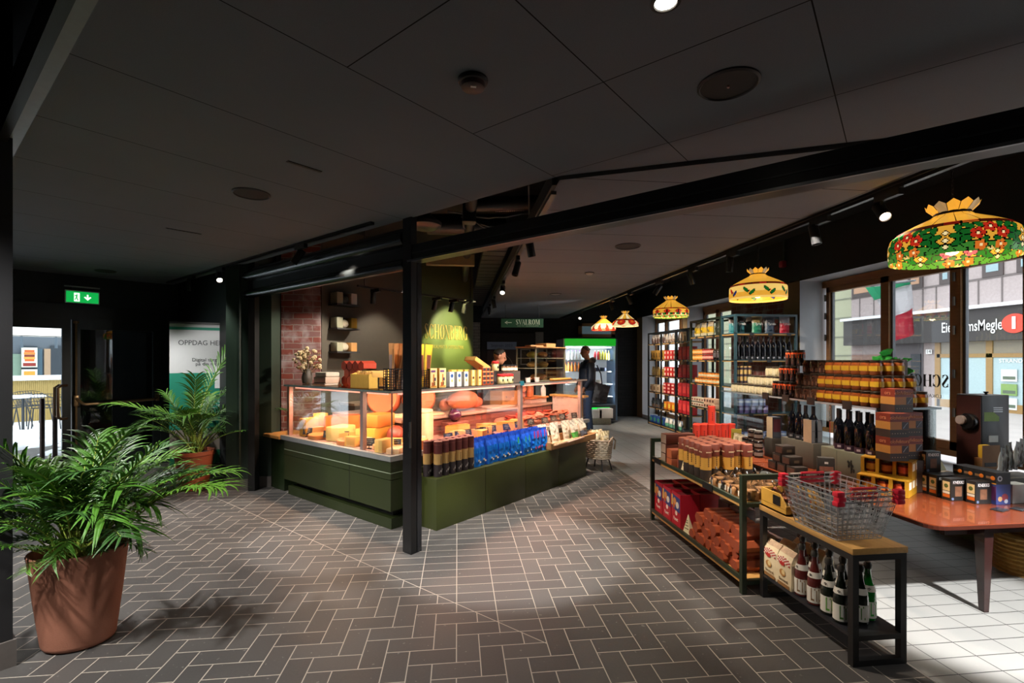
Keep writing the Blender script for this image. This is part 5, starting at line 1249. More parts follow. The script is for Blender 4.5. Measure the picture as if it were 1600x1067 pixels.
disc('ceiling_detector', 868, 459, .10, 'flat pale round disc far back in the shop ceiling', 'detector', mat('#8d8b89', .5), RING, 2.578, .01)
g = gnd(739, 124, 2.6); r = empty('smoke_detector', (g.x, g.y, 2.6))
MB().lathe([(.058, 0), (.060, -.008), (.056, -.016), (.050, -.018)], mat('#1b1716', .5), 28).build('base_ring', r); MB().lathe([(.048, -.018), (.046, -.034), (.038, -.04), (.0001, -.04)], mat('#4a3430', .5), 24, cap=False).build('sensor_head', r)
b = MB(); b.box(-.010, -.03, -.0415, .012, -.015, -.04, WHITE); b.build('white_sticker', r); tag(r, 'brown smoke detector with white sticker on the near ceiling', 'detector')
for (u, v, L, la) in ((476, 260, .20, 'short black slot diffuser in the corridor ceiling'), (287, 361, .26, 'second slot diffuser further along the corridor ceiling')):
    g = gnd(u, v, 2.6); b = MB(); b.box(-L / 2, -.012, -.004, L / 2, .012, 0, BLACKM)
    for k in range(9): b.box(-L / 2 + L * (k + .2) / 9, -.009, -.006, -L / 2 + L * (k + .8) / 9, .009, -.004, mat('#3b3b3b', .4, .4))
    tag(b.build('slot_diffuser', loc=(g.x, g.y, 2.6), rz=RB - .02), la, 'diffuser')
g = gnd(1040, 2, 2.6); r = empty('recessed_downlight', (g.x, g.y, 2.6)); MB().lathe([(.045, 0), (.046, -.006), (.035, -.008), (.034, 0)], CHAR, 20, cap=False).build('rim', r); MB().lathe([(.033, -.004), (.0001, -.004)], mat('#fff4e0', .3, emit=12), 16, cap=False).build('lamp', r)
tag(r, 'small lit downlight at the top edge of the picture', 'downlight')
# ================================================================== TRACK SPOTLIGHTS
HEADM = mat('#17181a', .28); LENS = mat('#fff0d8', .3, emit=9, ecol='#fff0dc'); LENSOFF = mat('#5c5a56', .2, .6)
def track_head(aim, lit, adapter=True):
    """aim: direction vector of the beam"""
    r = empty('track_spotlight'); b = MB(); b.box(-.018, -.09, -.04, .018, .09, 0, HEADM); b.build('adapter', r)
    MB().tube([(0, .05, -.03), (0, .05, -.085)], .009, HEADM, 8).build('stem', r)
    d = Vector(aim).normalized(); q = d.to_track_quat('Z', 'Y').to_matrix().to_4x4(); T = Matrix.Translation((0, .05, -.105)) @ q
    b = MB(); b.lathe([(.0001, -.075), (.030, -.075), (.034, -.07), (.034, .075), (.030, .075), (.029, .06)], HEADM, 20, T=T, cap=False); b.build('spot_body', r)
    b = MB(); b.lathe([(.029, .062), (.0001, .062)], LENS if lit else LENSOFF, 18, T=T, cap=False); b.build('lens', r); return r
XT = 2.70
b = MB(); b.box(XT - .017, 1.9, 2.555, XT + .017, 12.4, 2.577, HEADM); tag(b.build('lighting_track'), 'long black lighting track along the edge of the shop ceiling', 'track')
b = MB(); b.box(XT - .03, 1.9, 2.577, XT + .03, 12.4, 2.66, BLACK); struct(b.build('trim_12'))
hd = [(1388, (-.3, -.75, -.75), True, 'lit spotlight nearest the big flowered lamp'), (1281, (.1, -.15, -1), False, 'dark spotlight second from the big flowered lamp'), (1145, (.0, .1, -1), False, 'dark spotlight third along the track from the flowered lamp'), (1083, (.35, .2, -1), False, 'tilted spotlight above the green shelf unit'), (1030, (-.6, .4, -1), False, 'tilted spotlight over the red fringed lamp'), (985, (.5, .2, -1), False, 'tilted spotlight past the red fringed lamp'), (957, (.4, .1, -1), False, 'tilted spotlight above the two far lamps'), (908, (-.4, -.7, -.6), True, 'lit spotlight at the far end of the track')]
for (u, d, lit, la) in hd:
    p = onx(u, HZ, XT); o = track_head(d, lit); o.location = (p.x, p.y, 2.555); tag(o, la, 'spotlight', 'spotlights on the window track')
# track above the corridor, under the shutter box line
TP = PLN - .16
o = abbar('lighting_track', TP - .017, TP + .017, -.2, 4.6, 2.577, 2.599, HEADM); tag(o, 'black lighting track along the corridor ceiling edge', 'track')
for (u, d, lit, la) in ((470, (-.5, .3, -.9), False, 'dark spotlight in front of the shutter tubes'), (345, (-.2, -.75, -.55), True, 'lit spotlight beside the dark column'), (299, (.15, .3, -1), False, 'dark spotlight above the banner')):
    a = AB(TP, 0); p = online(u, HZ, a.x, a.y, -1, 1); o = track_head(d, lit); o.location = (p.x, p.y, 2.578); o.rotation_euler.z = RB; tag(o, la, 'spotlight', 'spotlights on the corridor track')
# track along the inner edge of the shop ceiling
XI = .60
b = MB(); b.box(XI - .017, 3.0, 2.535, XI + .017, 11, 2.557, metal('#5b5a58', .35)); b.box(XI - .03, 2.9, 2.557, XI + .0, 11, 2.66, CHAR); tag(b.build('lighting_track'), 'metal edged lighting track beside the open ceiling void', 'track')
for (u, d, lit, la) in ((830, (.25, .3, -1), True, 'spotlight just behind the long beam by the ceiling void'), (808, (-.3, -.2, -1), False, 'dark spotlight hanging under the ceiling void edge'), (786, (-.1, -.6, -.5), True, 'bright far spotlight shining towards the camera'), (772, (.2, .1, -1), False, 'dark spotlight behind the bright far one'), (765, (.2, .1, -1), False, 'farthest dark spotlight of the inner track')):
    p = onx(u, HZ, XI); o = track_head(d, lit); o.location = (p.x, p.y, 2.535); tag(o, la, 'spotlight', 'spotlights on the inner track')
# rail with small spots in front of the service wall
a = AB(0, 1.75); z = online(600, 452, a.x, a.y, 1, 1).z
p0, p1 = pat(559, 1.75), pat(742, 1.75)
T = Matrix.Translation((a.x, a.y, 0)) @ Matrix.Rotation(RB, 4, 'Z'); b = MB(); b.box(p0, -.017, z - .012, p1, .017, z + .012, HEADM, T); b.tube([T @ Vector((p0 + .1, 0, z)), T @ Vector((p0 + .1, 0, 3.25))], .008, HEADM, 6); b.tube([T @ Vector((p1 - .1, 0, z)), T @ Vector((p1 - .1, 0, 3.25))], .008, HEADM, 6)
tag(b.build('lighting_rail'), 'hanging black lighting rail above the deli counter', 'rail')
for k, (u, d, lit, la) in enumerate(((587, (.1, .25, -1), True, 'lit small spotlight against the olive wall'), (683, (.05, .4, -1), True, 'first small spotlight washing the green sign wall'), (709, (.05, .35, -1), True, 'middle small spotlight washing the green sign wall'), (729, (.05, .35, -1), True, 'last small spotlight washing the green sign wall'))):
    o = track_head(d, lit); p = AB(pat(u, 1.75), 1.75); o.location = (p.x, p.y, z - .012); o.rotation_euler.z = RB; tag(o, la, 'spotlight', 'spotlights over the deli counter')
# ================================================================== OPEN CEILING VOID: ducts and cables
DUC = metal('#3d3d3e', .45); DUB = mat('#19191a', .5)
def vd(u, v, z): return gnd(u, v, z)
b = MB(); p, q = vd(668, 350, 2.95), vd(790, 352, 2.95); b.tube([p, q], .11, DUC, 20); b.tube([p + (q - p) * .45, p + (q - p) * .48], .125, DUC, 20); tag(b.build('ventilation_duct'), 'round grey ventilation duct in the open ceiling void', 'duct')
g = vd(664, 353, 2.75); b = MB(); b.lathe([(.02, -.02), (.10, -.03), (.15, 0), (.155, .03), (.06, .10), (.06, .3)], mat('#2e2e30', .4), 24, T=Matrix.Translation((g.x, g.y, 2.75))); tag(b.build('duct_valve'), 'round air valve hanging at the duct end above the post', 'valve')
b = MB(); p, q = vd(735, 320, 3.0), vd(850, 316, 3.0); b.tube([p, q], .07, DUB, 14)
for k in range(16): t = .35 + .4 * k / 16; m_ = p.lerp(q, t); b.tube([m_ + Vector((0, 0, -.075)), m_ + Vector((.02, .05, .075))], .006, metal('#9b9b9a', .35), 4)
tag(b.build('wrapped_pipe'), 'dark pipe wrapped with metal bands high in the void', 'pipe')
random.seed(11)
for k, (u0, v0, u1, v1, sag, la) in enumerate(((700, 330, 860, 322, .08, 'thin cable looping across the ceiling void'), (740, 345, 840, 338, .12, 'second sagging cable in the ceiling void'), (745, 350, 830, 345, .05, 'third cable bundle above the beam'), (725, 340, 732, 362, .03, 'cable dropping beside the black duct box'))):
    p, q = vd(u0, v0, 2.85), vd(u1, v1, 2.85); b = MB(); pts = [p.lerp(q, t / 10) + Vector((random.uniform(-.03, .03), random.uniform(-.03, .03), -sag * math.sin(PI * t / 10))) for t in range(11)]; b.tube(pts, .009, mat('#6b6966', .5), 5); tag(b.build('ceiling_cable'), la, 'cable')
g = vd(733, 335, 2.8); b = MB(); b.rbox(g.x - .06, g.y - .06, 2.72, g.x + .06, g.y + .06, 3.0, DUB, .01); tag(b.build('junction_box'), 'black junction box hanging beside the duct', 'box')
b = MB(); b.tube([vd(826, 290, 2.75), vd(827, 340, 2.75) + Vector((0, 0, -.0))], .006, metal('#8a8a8a', .4), 6); tag(b.build('suspension_rod'), 'thin metal suspension rod in the void corner', 'rod')
b = MB(); x = .42
b.box(x - .13, 4.9, 2.72, x + .13, 11, 2.735, DUB); b.box(x - .13, 4.9, 2.735, x - .12, 11, 2.8, DUB); b.box(x + .12, 4.9, 2.735, x + .13, 11, 2.8, DUC)
for k in range(24): b.box(x - .13, 4.95 + .25 * k, 2.715, x + .13, 4.99 + .25 * k, 2.73, DUB)
tag(b.build('cable_tray'), 'long black cable tray running back through the void', 'cable tray')
b = MB(); b.tube([(.12, 3.7, 2.85), (.12, 8.2, 2.85)], .05, DUB, 12); tag(b.build('sprinkler_pipe'), 'dark pipe running beside the cable tray', 'pipe')
b = MB(); b.box(-.4, 6.3, 2.72, .22, 6.4, 2.86, mat('#8b8468', .5)); tag(b.build('wooden_batten'), 'short pale batten high above the olive wall', 'batten')
# ================================================================== STAINED GLASS LAMPS
def rmp(t, s0, s1, d0, d1):
    return t / s0 * d0 if t < s0 else (d0 + (t - s0) / (s1 - s0) * (d1 - d0) if t < s1 else d1 + (t - s1) / (1 - s1) * (1 - d1))
def gl(c, e=1.2): return mat(c, .25, noise=.25, scale=30, emit=e * .55, ecol=c)
AMB, AMB2, RED, RED2, GRE, GRE2, ORA, BRN, PIN, BLU_, LEAD, PALE = gl('#e8a838', 1.5), gl('#f2c76a', 1.6), gl('#d8321e', 1.1), gl('#b82418', 1.0), gl('#1d7a2c', .8), gl('#4a9a3a', 1.0), gl('#ef7a2a', 1.3), gl('#7a2c12', .8), gl('#e0607a', 1.0), gl('#26408a', .8), mat('#0f0d0b', .5), gl('#f4dca0', 1.7)
def shade(name, u, v_bot, R, prof, pat_, la, ceil_z=3.25, seg=180, zc=None, d=None, rm=(.5, .58, .3, .395)):
    """prof: list of (r, z) top to bottom, unit radius"""
    p = pt(u, v_bot, d); r = empty('pendant_lamp', (p.x, p.y, p.z))
    # finely subdivided profile
    pr = []; nsub = 56; tot = [0]
    for k in range(len(prof) - 1): tot.append(tot[-1] + math.dist(prof[k], prof[k + 1]))
    for i in range(nsub + 1):
        s = tot[-1] * i / nsub; k = max(j for j in range(len(prof) - 1) if tot[j] <= s + 1e-9); f = (s - tot[k]) / (tot[k + 1] - tot[k])
        pr.append((prof[k][0] + (prof[k + 1][0] - prof[k][0]) * f, prof[k][1] + (prof[k + 1][1] - prof[k][1]) * f))
    b = MB()
    for i in range(nsub + 1):
        for j in range(seg): a = 2 * PI * j / seg; b.v.append((R * pr[i][0] * math.cos(a), R * pr[i][0] * math.sin(a), R * pr[i][1]))
    for i in range(nsub):
        for j in range(seg):
            j2 = (j + 1) % seg; m = pat_((j + .5) / seg, rmp((i + .5) / nsub, *rm)); b.face((i * seg + j, (i + 1) * seg + j, (i + 1) * seg + j2, i * seg + j2), m, True)
    b.build('stained_glass_shade', r)
    top = prof[0]; c = MB(); n = 12
    for k in range(n):
        a0, a1 = 2 * PI * k / n, 2 * PI * (k + .94) / n; am = (a0 + a1) / 2; r0, r1 = R * top[0], R * (top[0] + .13); z0, z1 = R * top[1], R * (top[1] + .16)
        mm = AMB if k % 3 else mat('#c9b488', .4, emit=.3)
        c.poly([(r0 * math.cos(a0), r0 * math.sin(a0), z0), (r0 * math.cos(a1), r0 * math.sin(a1), z0), (r1 * math.cos(a1), r1 * math.sin(a1), z1 * .98), (r1 * 1.03 * math.cos(am), r1 * 1.03 * math.sin(am), z1 + .015), (r1 * math.cos(a0), r1 * math.sin(a0), z1 * .98)], mm)
    c.build('glass_crown', r)
    MB().lathe([(R * (top[0] + .01), R * top[1] - .012), (R * (top[0] + .015), R * top[1] + .012)], mat('#241d17', .4, .5), 32, cap=False).build('neck_band', r)
    ch = MB(); zz = R * top[1]; ztop = ceil_z - p.z; n = int((ztop - zz) / .024); mm = metal('#2c2620', .45)
    for k in range(n):
        z = zz + .024 * k; o_ = []
        for t in range(10):
            a = 2 * PI * t / 10; x, q = .0075 * math.cos(a), .017 * math.sin(a) + .012
            o_.append((x, 0, z + q) if k % 2 else (0, x, z + q))
        ch.tube(o_, .0022, mm, 4, closed=True)
    ch.build('chain', r)
    MB().sphere((0, 0, R * .22), .035, mat('#fff0c8', .3, emit=14, ecol='#ffdf9a'), 12, 8).build('bulb', r)
    pl_ = light('lamp_bulb', 'POINT', (0, 0, R * .12), 5, (1, .74, .42), None, .04); pl_.parent = r
    tag(r, la, 'lamp', None); return r
def near(x, n, w): x = (x * n) % 1; return min(x, 1 - x) < w
def flower(a, t, ca, ct, sa, st, rad):
    """returns petal code: 0 none, 1 petal, 2 centre, 3 lead"""
    da = ((a - ca + .5) % 1 - .5) * sa; dt = (t - ct) * st; rr = math.hypot(da, dt)
    if rr < rad * .22: return 2
    th = math.atan2(dt, da); pr = rad * (.72 + .28 * abs(math.cos(2.5 * th)))
    if rr < pr: return 3 if (abs(math.sin(2.5 * th)) > .985 or rr > pr * .93 or rr < rad * .27) else 1
    return 0
def pat_flowers(a, t):
    if t < .30: return LEAD if near(a, 16, .03) or t < .02 else AMB
    if t < .31 or .395 < t < .405: return LEAD
    if t < .395: return LEAD if near(a, 22, .05) or .348 < t < .356 else ((BRN, RED2, ORA, BRN)[int(a * 22) % 4])
    cell = int(a * 5); A = (cell + .5) / 5
    for (da, ct, rad, cc) in ((0, .53, .13, RED), (-.03, .66, .13, RED), (.03, .66, .13, RED), (-.024, .90, .11, ORA), (.024, .90, .11, ORA), (0, .99, .07, AMB2)):
        f = flower(a, t, A + da, ct, 6.6, 1.0, rad)
        if f == 3: return LEAD
        if f == 2: return PALE
        if f == 1: return (PIN if cell == 0 and cc is RED else cc)
    X = (a - A) * 6.28; Y = (.70 - t) * .9; sx = abs(X)
    for k, (lx, ly, an) in enumerate(((.17, .22, 1.0), (.32, .20, .6), (.34, .08, .15), (.33, -.03, -.3), (.45, .15, 1.3), (.47, .02, .2), (.46, -.10, -.5), (.12, -.10, -.6), (.30, -.15, -.2), (.42, -.21, .3), (.10, -.24, .2))):
        dx, dy = sx - lx, Y - ly; c_, s__ = math.cos(an), math.sin(an); e = ((dx * c_ + dy * s__) / .105) ** 2 + ((dy * c_ - dx * s__) / .055) ** 2
        if e < .85: return GRE2 if k > 7 else GRE
        if e < 1.2: return LEAD
    for dy in (.09, -.05, -.17):
        q = abs(sx - .628) / .05 + abs(Y - dy) / .06
        if q < .85: return PALE
        if q < 1.1: return LEAD
    if abs(Y + .125) < .008: return LEAD
    return AMB if Y > -.125 else GRE2
def pat_birds(a, t):
    if t < .40: return LEAD if near(a, 18, .035) or t < .015 else AMB
    if t < .47: return LEAD if near(a, 24, .05) or t > .462 or t < .408 else (BRN, RED2, BRN)[int(a * 24) % 3]
    x = (a * 9) % 1 - .5; y = (t - .47) / .53
    if y > .86: return LEAD if near(a, 30, .06) else AMB2
    for s in (-1, 1):
        u_, v_ = x - s * .16, y - (.35 if s < 0 else .55); e = (u_ * .9 + v_ * .5 * s) ** 2 / .010 + (v_ * .9 - u_ * .5 * s) ** 2 / .06
        if e < .8: return GRE if int(a * 9) % 4 else (BLU_ if s > 0 else RED)
        if e < 1.1: return LEAD
    if abs(x) < .05 and abs(y - .45) < .06: return RED
    if near(a, 9, .012) or .84 < y < .86: return LEAD
    return AMB2 if (y < .5) else AMB
def pat_tulip(a, t):
    if t < .38: return LEAD if near(a, 16, .035) or t < .015 else AMB
    if t < .45: return LEAD if near(a, 20, .05) or t > .44 else (BRN, RED2)[int(a * 20) % 2]
    x = (a * 10) % 1 - .5; y = (t - .45) / .55
    if y < .5:
        e = abs(x) / .36 + abs(y - .30) / .28
        if e < .9: return RED if abs(x) > .03 else LEAD
        if e < 1.02: return LEAD
        return AMB
    if y < .54: return LEAD
    if y < .76: return (GRE, RED, PALE, GRE2)[int(a * 70) % 4] if not near(a, 70, .09) else LEAD
    return LEAD if near(a, 40, .06) else (AMB2 if y < .9 else GRE2)
def pat_star(a, t):
    if t < .42: return LEAD if near(a, 10, .02) or t < .02 else AMB
    x = (a * 10) % 1 - .5; y = (t - .42) / .58
    if abs(x) < .5 * (y - .05) ** .8 * .55 if y > .06 else False: return RED
    if y > .9: return RED
    if abs(x) > .485: return LEAD
    return PALE
def pat_poppy(a, t):
    if t < .3: return LEAD if near(a, 14, .03) else (PALE, AMB)[int(a * 14) % 2]
    x = (a * 7) % 1 - .5; y = (t - .3) / .7
    e = (x / .38) ** 2 + ((y - .5) / .4) ** 2
    if e < .9: return RED if e > .12 else ORA
    if e < 1.08: return LEAD
    return PALE if y > .3 else BRN
P1 = [(.27, .90), (.34, .83), (.62, .70), (.86, .57), (.96, .47), (1.0, .32), (1.0, .12), (.985, 0)]
P2 = [(.24, .98), (.32, .90), (.70, .70), (.94, .56), (.99, .46), (1.0, .1), (.985, 0)]
P3 = [(.24, 1.0), (.34, .90), (.74, .64), (.95, .48), (1.0, .36), (.98, .05), (.95, 0)]
P4 = [(.16, .98), (.3, .86), (.66, .56), (.9, .36), (1.0, .24), (1.0, .08), (.98, 0)]
shade('a', 1488, 407, .292, P1, pat_flowers, 'largest stained glass lamp with red flowers and green leaves', d=2.76, seg=300)
shade('b', 1184, 469, .25, P2, pat_birds, 'amber stained glass lamp with green leaf sprigs above the shelf unit', d=4.6, rm=(.58, .65, .40, .47))
shade('c', 1048, 496, .25, P3, pat_tulip, 'amber and red stained glass lamp with fan pattern in the middle distance', d=7.0, rm=(.62, .68, .38, .45))
shade('d', 977, 510, .25, P4, pat_poppy, 'farther stained glass lamp with red poppies, overlapping its neighbour', d=9.4, seg=120, rm=(.5, .51, .3, .31))
shade('e', 943, 516, .25, P4, pat_star, 'amber stained glass lamp with red stars above the fridge', d=10.0, seg=120, rm=(.52, .53, .42, .43))
# red alarm bell on the dark wall with conduit
p = onx(1226, 413, 4.74); r = empty('alarm_sounder', (4.70, p.y, p.z)); MB().rbox(-.03, -.045, -.05, .045, .045, .05, mat('#a3142a', .35), .02).build('body', r); MB().tube([(.03, 0, .04), (.03, 0, .62)], .012, mat('#3d4a40', .5), 8).build('conduit', r); tag(r, 'small red alarm sounder with conduit on the black upper wall', 'alarm')

# ================================================================== BACK OF THE SHOP
b = MB(); p0 = pt(785, 497, 9.5); 
cx = pt(816, HZ, 9.5); zt, zb_ = pt(816, 498, 9.5).z, pt(816, 511.5, 9.5).z
r = empty('hanging_sign', (cx.x, cx.y, zb_), -.09); wS = 33 * 9.5 / F; hS = zt - zb_
b = MB(); b.box(-wS, 0, 0, wS, .03, hS, mat('#1d4a2c', .5)); b.build('board', r)
CRL = mat('#cfd8b8', .5); serif_text('SVALROM', .10, CRL, r, (wS * .27, -.001, hS * .32), 1.15 * wS, 'large_letters'); txt('KALD MAT  MELKEPRODUKTER', .03, mat('#8fa37f', .5), (wS * .27, -.002, hS * .16), r, '-y', 'small_letters')
c = MB(); c.tube([(-wS * .82, -.006, hS * .55), (-wS * .5, -.006, hS * .55)], .007, CRL, 5); c.tube([(-wS * .70, -.006, hS * .72), (-wS * .82, -.006, hS * .55), (-wS * .70, -.006, hS * .38)], .007, CRL, 5); c.build('left_arrow', r)
for s in (-1, 1): MB().tube([(s * wS * .8, .015, hS), (s * wS * .8, .015, 2.578 - zb_)], .004, CHAR, 5).build('hanger_wire', r)
tag(r, 'dark green hanging sign with arrow pointing left and pale letters', 'sign')
# dark doorway with posters
def EZ(u, v): return ony(u, v, 12.42)
a, c = EZ(752, 520), EZ(838, 520); b = MB(); b.box(a.x, 12.44, 0, c.x, 12.5, a.z, mat('#0d0d0f', .6)); d = b.build('door_3'); d['kind'] = 'structure'
a2, c2 = EZ(837, 520), EZ(849, 520); b = MB(); b.box(a2.x, 12.40, 0, c2.x, 12.5, a2.z + .02, mat('#8d8a86', .6)); struct(b.build('trim_13'))
a, c = EZ(761, 534), EZ(807, 546); z1 = EZ(784, 618).z
r = empty('wall_poster', (a.x, 12.40, c.z)); w = c.x - a.x; MB().box(0, 0, 0, w, .02, a.z - c.z, mat('#8ea2c0', .5)).build('pale_header', r); MB().box(0, .0, -.95, w, .02, -.005, mat('#241620', .5)).build('dark_field', r); txt('Svalrom 2023', .1, mat('#4a5a78', .5), (w * .5, -.003, (a.z - c.z) * .5), r, '-y', 'poster_text')
b = MB(); b.tube([(w * .5 + .30 * math.cos(t * PI / 24), -.004, -.55 + .42 * math.sin(t * PI / 24)) for t in range(25)], .006, mat('#9a8f86', .5), 4); b.build('arch_line', r); tag(r, 'dark poster with pale blue header on the rear doorway', 'poster')
a, c = EZ(813, 545), EZ(829, 570); b = MB(); w, h = c.x - a.x, a.z - c.z
for q in ((0, 0, w, .03), (0, h - .03, w, h), (0, 0, .03, h), (w - .03, 0, w, h)): b.box(q[0], 0, q[1], q[2], .02, q[3], mat('#8f959c', .5))
tag(b.build('wall_picture', loc=(a.x, 12.40, c.z)), 'small empty grey frame beside the dark poster', 'frame')
# open chiller cabinet
fl_, fr_ = ony(882, 600, 11.3), ony(961, 600, 11.3); fx0, fx1 = fl_.x, fr_.x; fw = fx1 - fx0
r = empty('open_chiller', (fx0, 11.3, 0)); FH = 2.0; GRY = mat('#5f6a75', .4, .2)
b = MB(); b.box(0, .7, 0, fw, .78, FH, mat('#cfd6da', .5)); b.box(0, .1, FH - .04, fw, .78, FH, GRY); b.box(0, -.05, .06, fw, .78, .42, mat('#2b3138', .5)); b.build('cabinet_body', r)
for x0 in (-.03, fw): MB().box(x0, -.02, .05, x0 + .05, .78, FH, mat('#a9b3ba', .35, .3) if x0 < 0 else mat('#49607a', .35, .2)).build('side_panel', r)
MB().box(0, -.05, FH - .17, fw, .1, FH, mat('#1f9a2c', .4, emit=.9, ecol='#12a022')).build('green_header', r); MB().box(.45, -.056, .33, fw - .15, -.05, .365, mat('#20c040', .4, emit=2.0, ecol='#1ec83c')).build('green_light_bar', r)
for z in (.62, .92, 1.22, 1.50): MB().box(.02, .12, z - .02, fw - .02, .7, z, mat('#c6ccd0', .4)).build('shelf', r)
MB().box(.05, .13, FH - .22, fw - .05, .16, FH - .19, mat('#f4fbff', .4, emit=4)).build('light_tube', r); MB().box(.0, .66, .42, fw, .70, FH - .1, mat('#d9dee0', .5)).build('back_panel', r)
tag(r, 'open drinks chiller with glowing green header at the back', 'fridge')
l = light('chiller_tube_light', 'AREA', (fx0 + fw / 2, 11.5, FH - .24), 10, (.9, .96, 1), None, fw * .9, .06); l.rotation_euler = (.35, 0, 0)
for sx in (.06, fw - .06): light('chiller_fill_light', 'AREA', (fx0 + sx, 11.4, 1.1), 7, (.9, .96, 1), (fx0 + fw / 2, 11.95, 1.0), .05, 1.2)  # unseen side lights added to brighten the lower shelves
def drink(c, cap):
    def f():
        b = MB(); b.lathe([(.03, 0), (.033, .01), (.033, .13), (.014, .18), (.014, .20)], mat(c, .25), 12); o = b.build('drink_bottle'); d = MB(); d.lathe([(.016, .20), (.016, .225)], mat(cap, .4), 10); d.build('cap', o); return o
    return f
for (z, c, cap, x0, x1, n, nm, cat, h) in ((1.50, '#d9d2da', '#7a5aa0', .06, .42, 5, 'pale', 'drink', 1), (1.22, '#c8762a', '#8a2a1c', .06, .48, 6, 'amber', 'drink', 1), (1.50, '#c9404a', '#e8e0d8', .80, .88, 2, 'red', 'drink', 1), (1.50, '#cfc24a', '#d9d9c8', .92, 1.14, 4, 'yellow', 'drink', 1)):
    for k in range(n): place('dr' + nm, drink(c, cap), (fx0 + x0 + (x1 - x0) * k / (n - 1), 11.5, z + .001), 0, '%s %s drink bottle from the chiller post on its shelf' % (ORD[k], nm), cat, nm + ' drinks in the chiller')
for k, (x, z) in enumerate(((.85, 1.221), (1.0, 1.221), (.62, .921), (.9, .921), (.9, .621))):
    o = MB().lathe([(.07, 0), (.08, .05), (.07, .09)], mat(('#3a4a6a', '#3a4a6a', '#c8c4bc', '#d4d0c8', '#dfd9c0')[k], .4), 14).build('food_tub', loc=(fx0 + x, 11.5, z)); tag(o, '%s food tub on the lower chiller shelves' % ORD[k], 'tub', 'food tubs in the chiller')
for k, (u0, u1, v0, v1, dd, la) in enumerate(((936, 958, 640, 655, 11.3, 'pale grey crate on the stone blocks before the chiller'), (926, 940, 637, 650, 11.3, 'second pale crate behind the first at the chiller foot'))):
    a, c = pt(u0, v1, dd), pt(u1, v0, dd); o = MB().rbox(0, 0, 0, c.x - a.x, .2, c.z - a.z, mat('#b9b9b6', .6), .006).build('crate', loc=(a.x, 10.97, .141)); tag(o, la, 'crate')
g0, g1 = gnd(926, 664), gnd(966, 668); b = MB(); b.rbox(0, 0, 0, g1.x - g0.x, .3, .14, mat('#5b5a4e', .8, noise=.35, scale=25, bump=.5), .02); tag(b.build('stone_plinth', loc=(g0.x, 10.92, 0)), 'low rough stone block plinth in front of the chiller', 'plinth')
# ================================================================== PEOPLE
def limb(b, pts, m, seg=10): b.tube([p for p, _ in pts], [r for _, r in pts], m, seg)
def remesh(o, vox=.012):
    m = o.modifiers.new('blend', 'REMESH'); m.mode = 'VOXEL'; m.voxel_size = vox; m.use_smooth_shade = True
    s = o.modifiers.new('smooth', 'SMOOTH'); s.factor = .5; s.iterations = 3
SKIN = mat('#b98266', .55, noise=.06); HAIRG = mat('#3c3733', .8, noise=.3, scale=90, bump=.4); HAIRB = mat('#1e1712', .7, noise=.3, scale=90, bump=.4)
JACK = mat('#1b2232', .5, noise=.25, scale=18, bump=.35); JEAN = mat('#2c3f5c', .8, noise=.2, scale=40); SHOE = mat('#1a1716', .5); APR = mat('#19171a', .7, noise=.2)
def head(b, c, fwd, m, s=1.0, down=0.0):
    """c: head centre, fwd: facing angle"""
    Rz = Matrix.Translation(c) @ Matrix.Rotation(fwd, 4, 'Z') @ Matrix.Rotation(down, 4, 'Y')   # local +x is the face
    def e(x, y, z, r, sx, sy, sz):
        bm = bmesh.new(); bmesh.ops.create_uvsphere(bm, u_segments=16, v_segments=10, radius=r)
        b.bm(bm, m, Rz @ Matrix.Translation((x, y, z)) @ Matrix.Diagonal((sx, sy, sz, 1))); bm.free()
    e(-.005, 0, .025, .095 * s, 1.0, .80, 1.0); e(.03, 0, -.045, .065 * s, .95, .85, 1.05); e(.055, 0, -.085, .032 * s, .9, 1.0, .8)
    e(.098, 0, -.012, .017 * s, 1.1, .75, 1.5); e(.088, 0, .018, .012, .8, 3.0, .7); e(.085, 0, -.052, .013, .8, 1.7, .6)
    for q in (-1, 1): e(-.005, q * .078, -.005, .024, .7, .35, 1.25)
    return Rz
def hand(b, w, d, up, m, s=1, curl=.35):
    """w wrist, d pointing direction, up = back of hand normal"""
    w, d, up = Vector(w), Vector(d).normalized(), Vector(up).normalized(); side = d.cross(up).normalized() * s
    limb(b, [(w, .024), (w + d * .045, .034), (w + d * .085, .032)], m)
    for k in range(4):
        r0 = w + d * .085 + side * (.026 - .0175 * k); L = (.062, .072, .068, .052)[k]
        p1 = r0 + d * L * .45; d2 = (d * math.cos(curl) - up * math.sin(curl)).normalized(); p2 = p1 + d2 * L * .35; d3 = (d * math.cos(curl * 2.2) - up * math.sin(curl * 2.2)).normalized()
        limb(b, [(r0, .0095), (p1, .009), (p2, .008), (p2 + d3 * L * .25, .006)], m, 8)
    t0 = w + d * .03 + side * .028; t1 = t0 + (d * .6 + side * .6 - up * .2) * .04; limb(b, [(t0, .012), (t1, .0105), (t1 + (d * .9 - up * .3) * .03, .008)], m, 8)
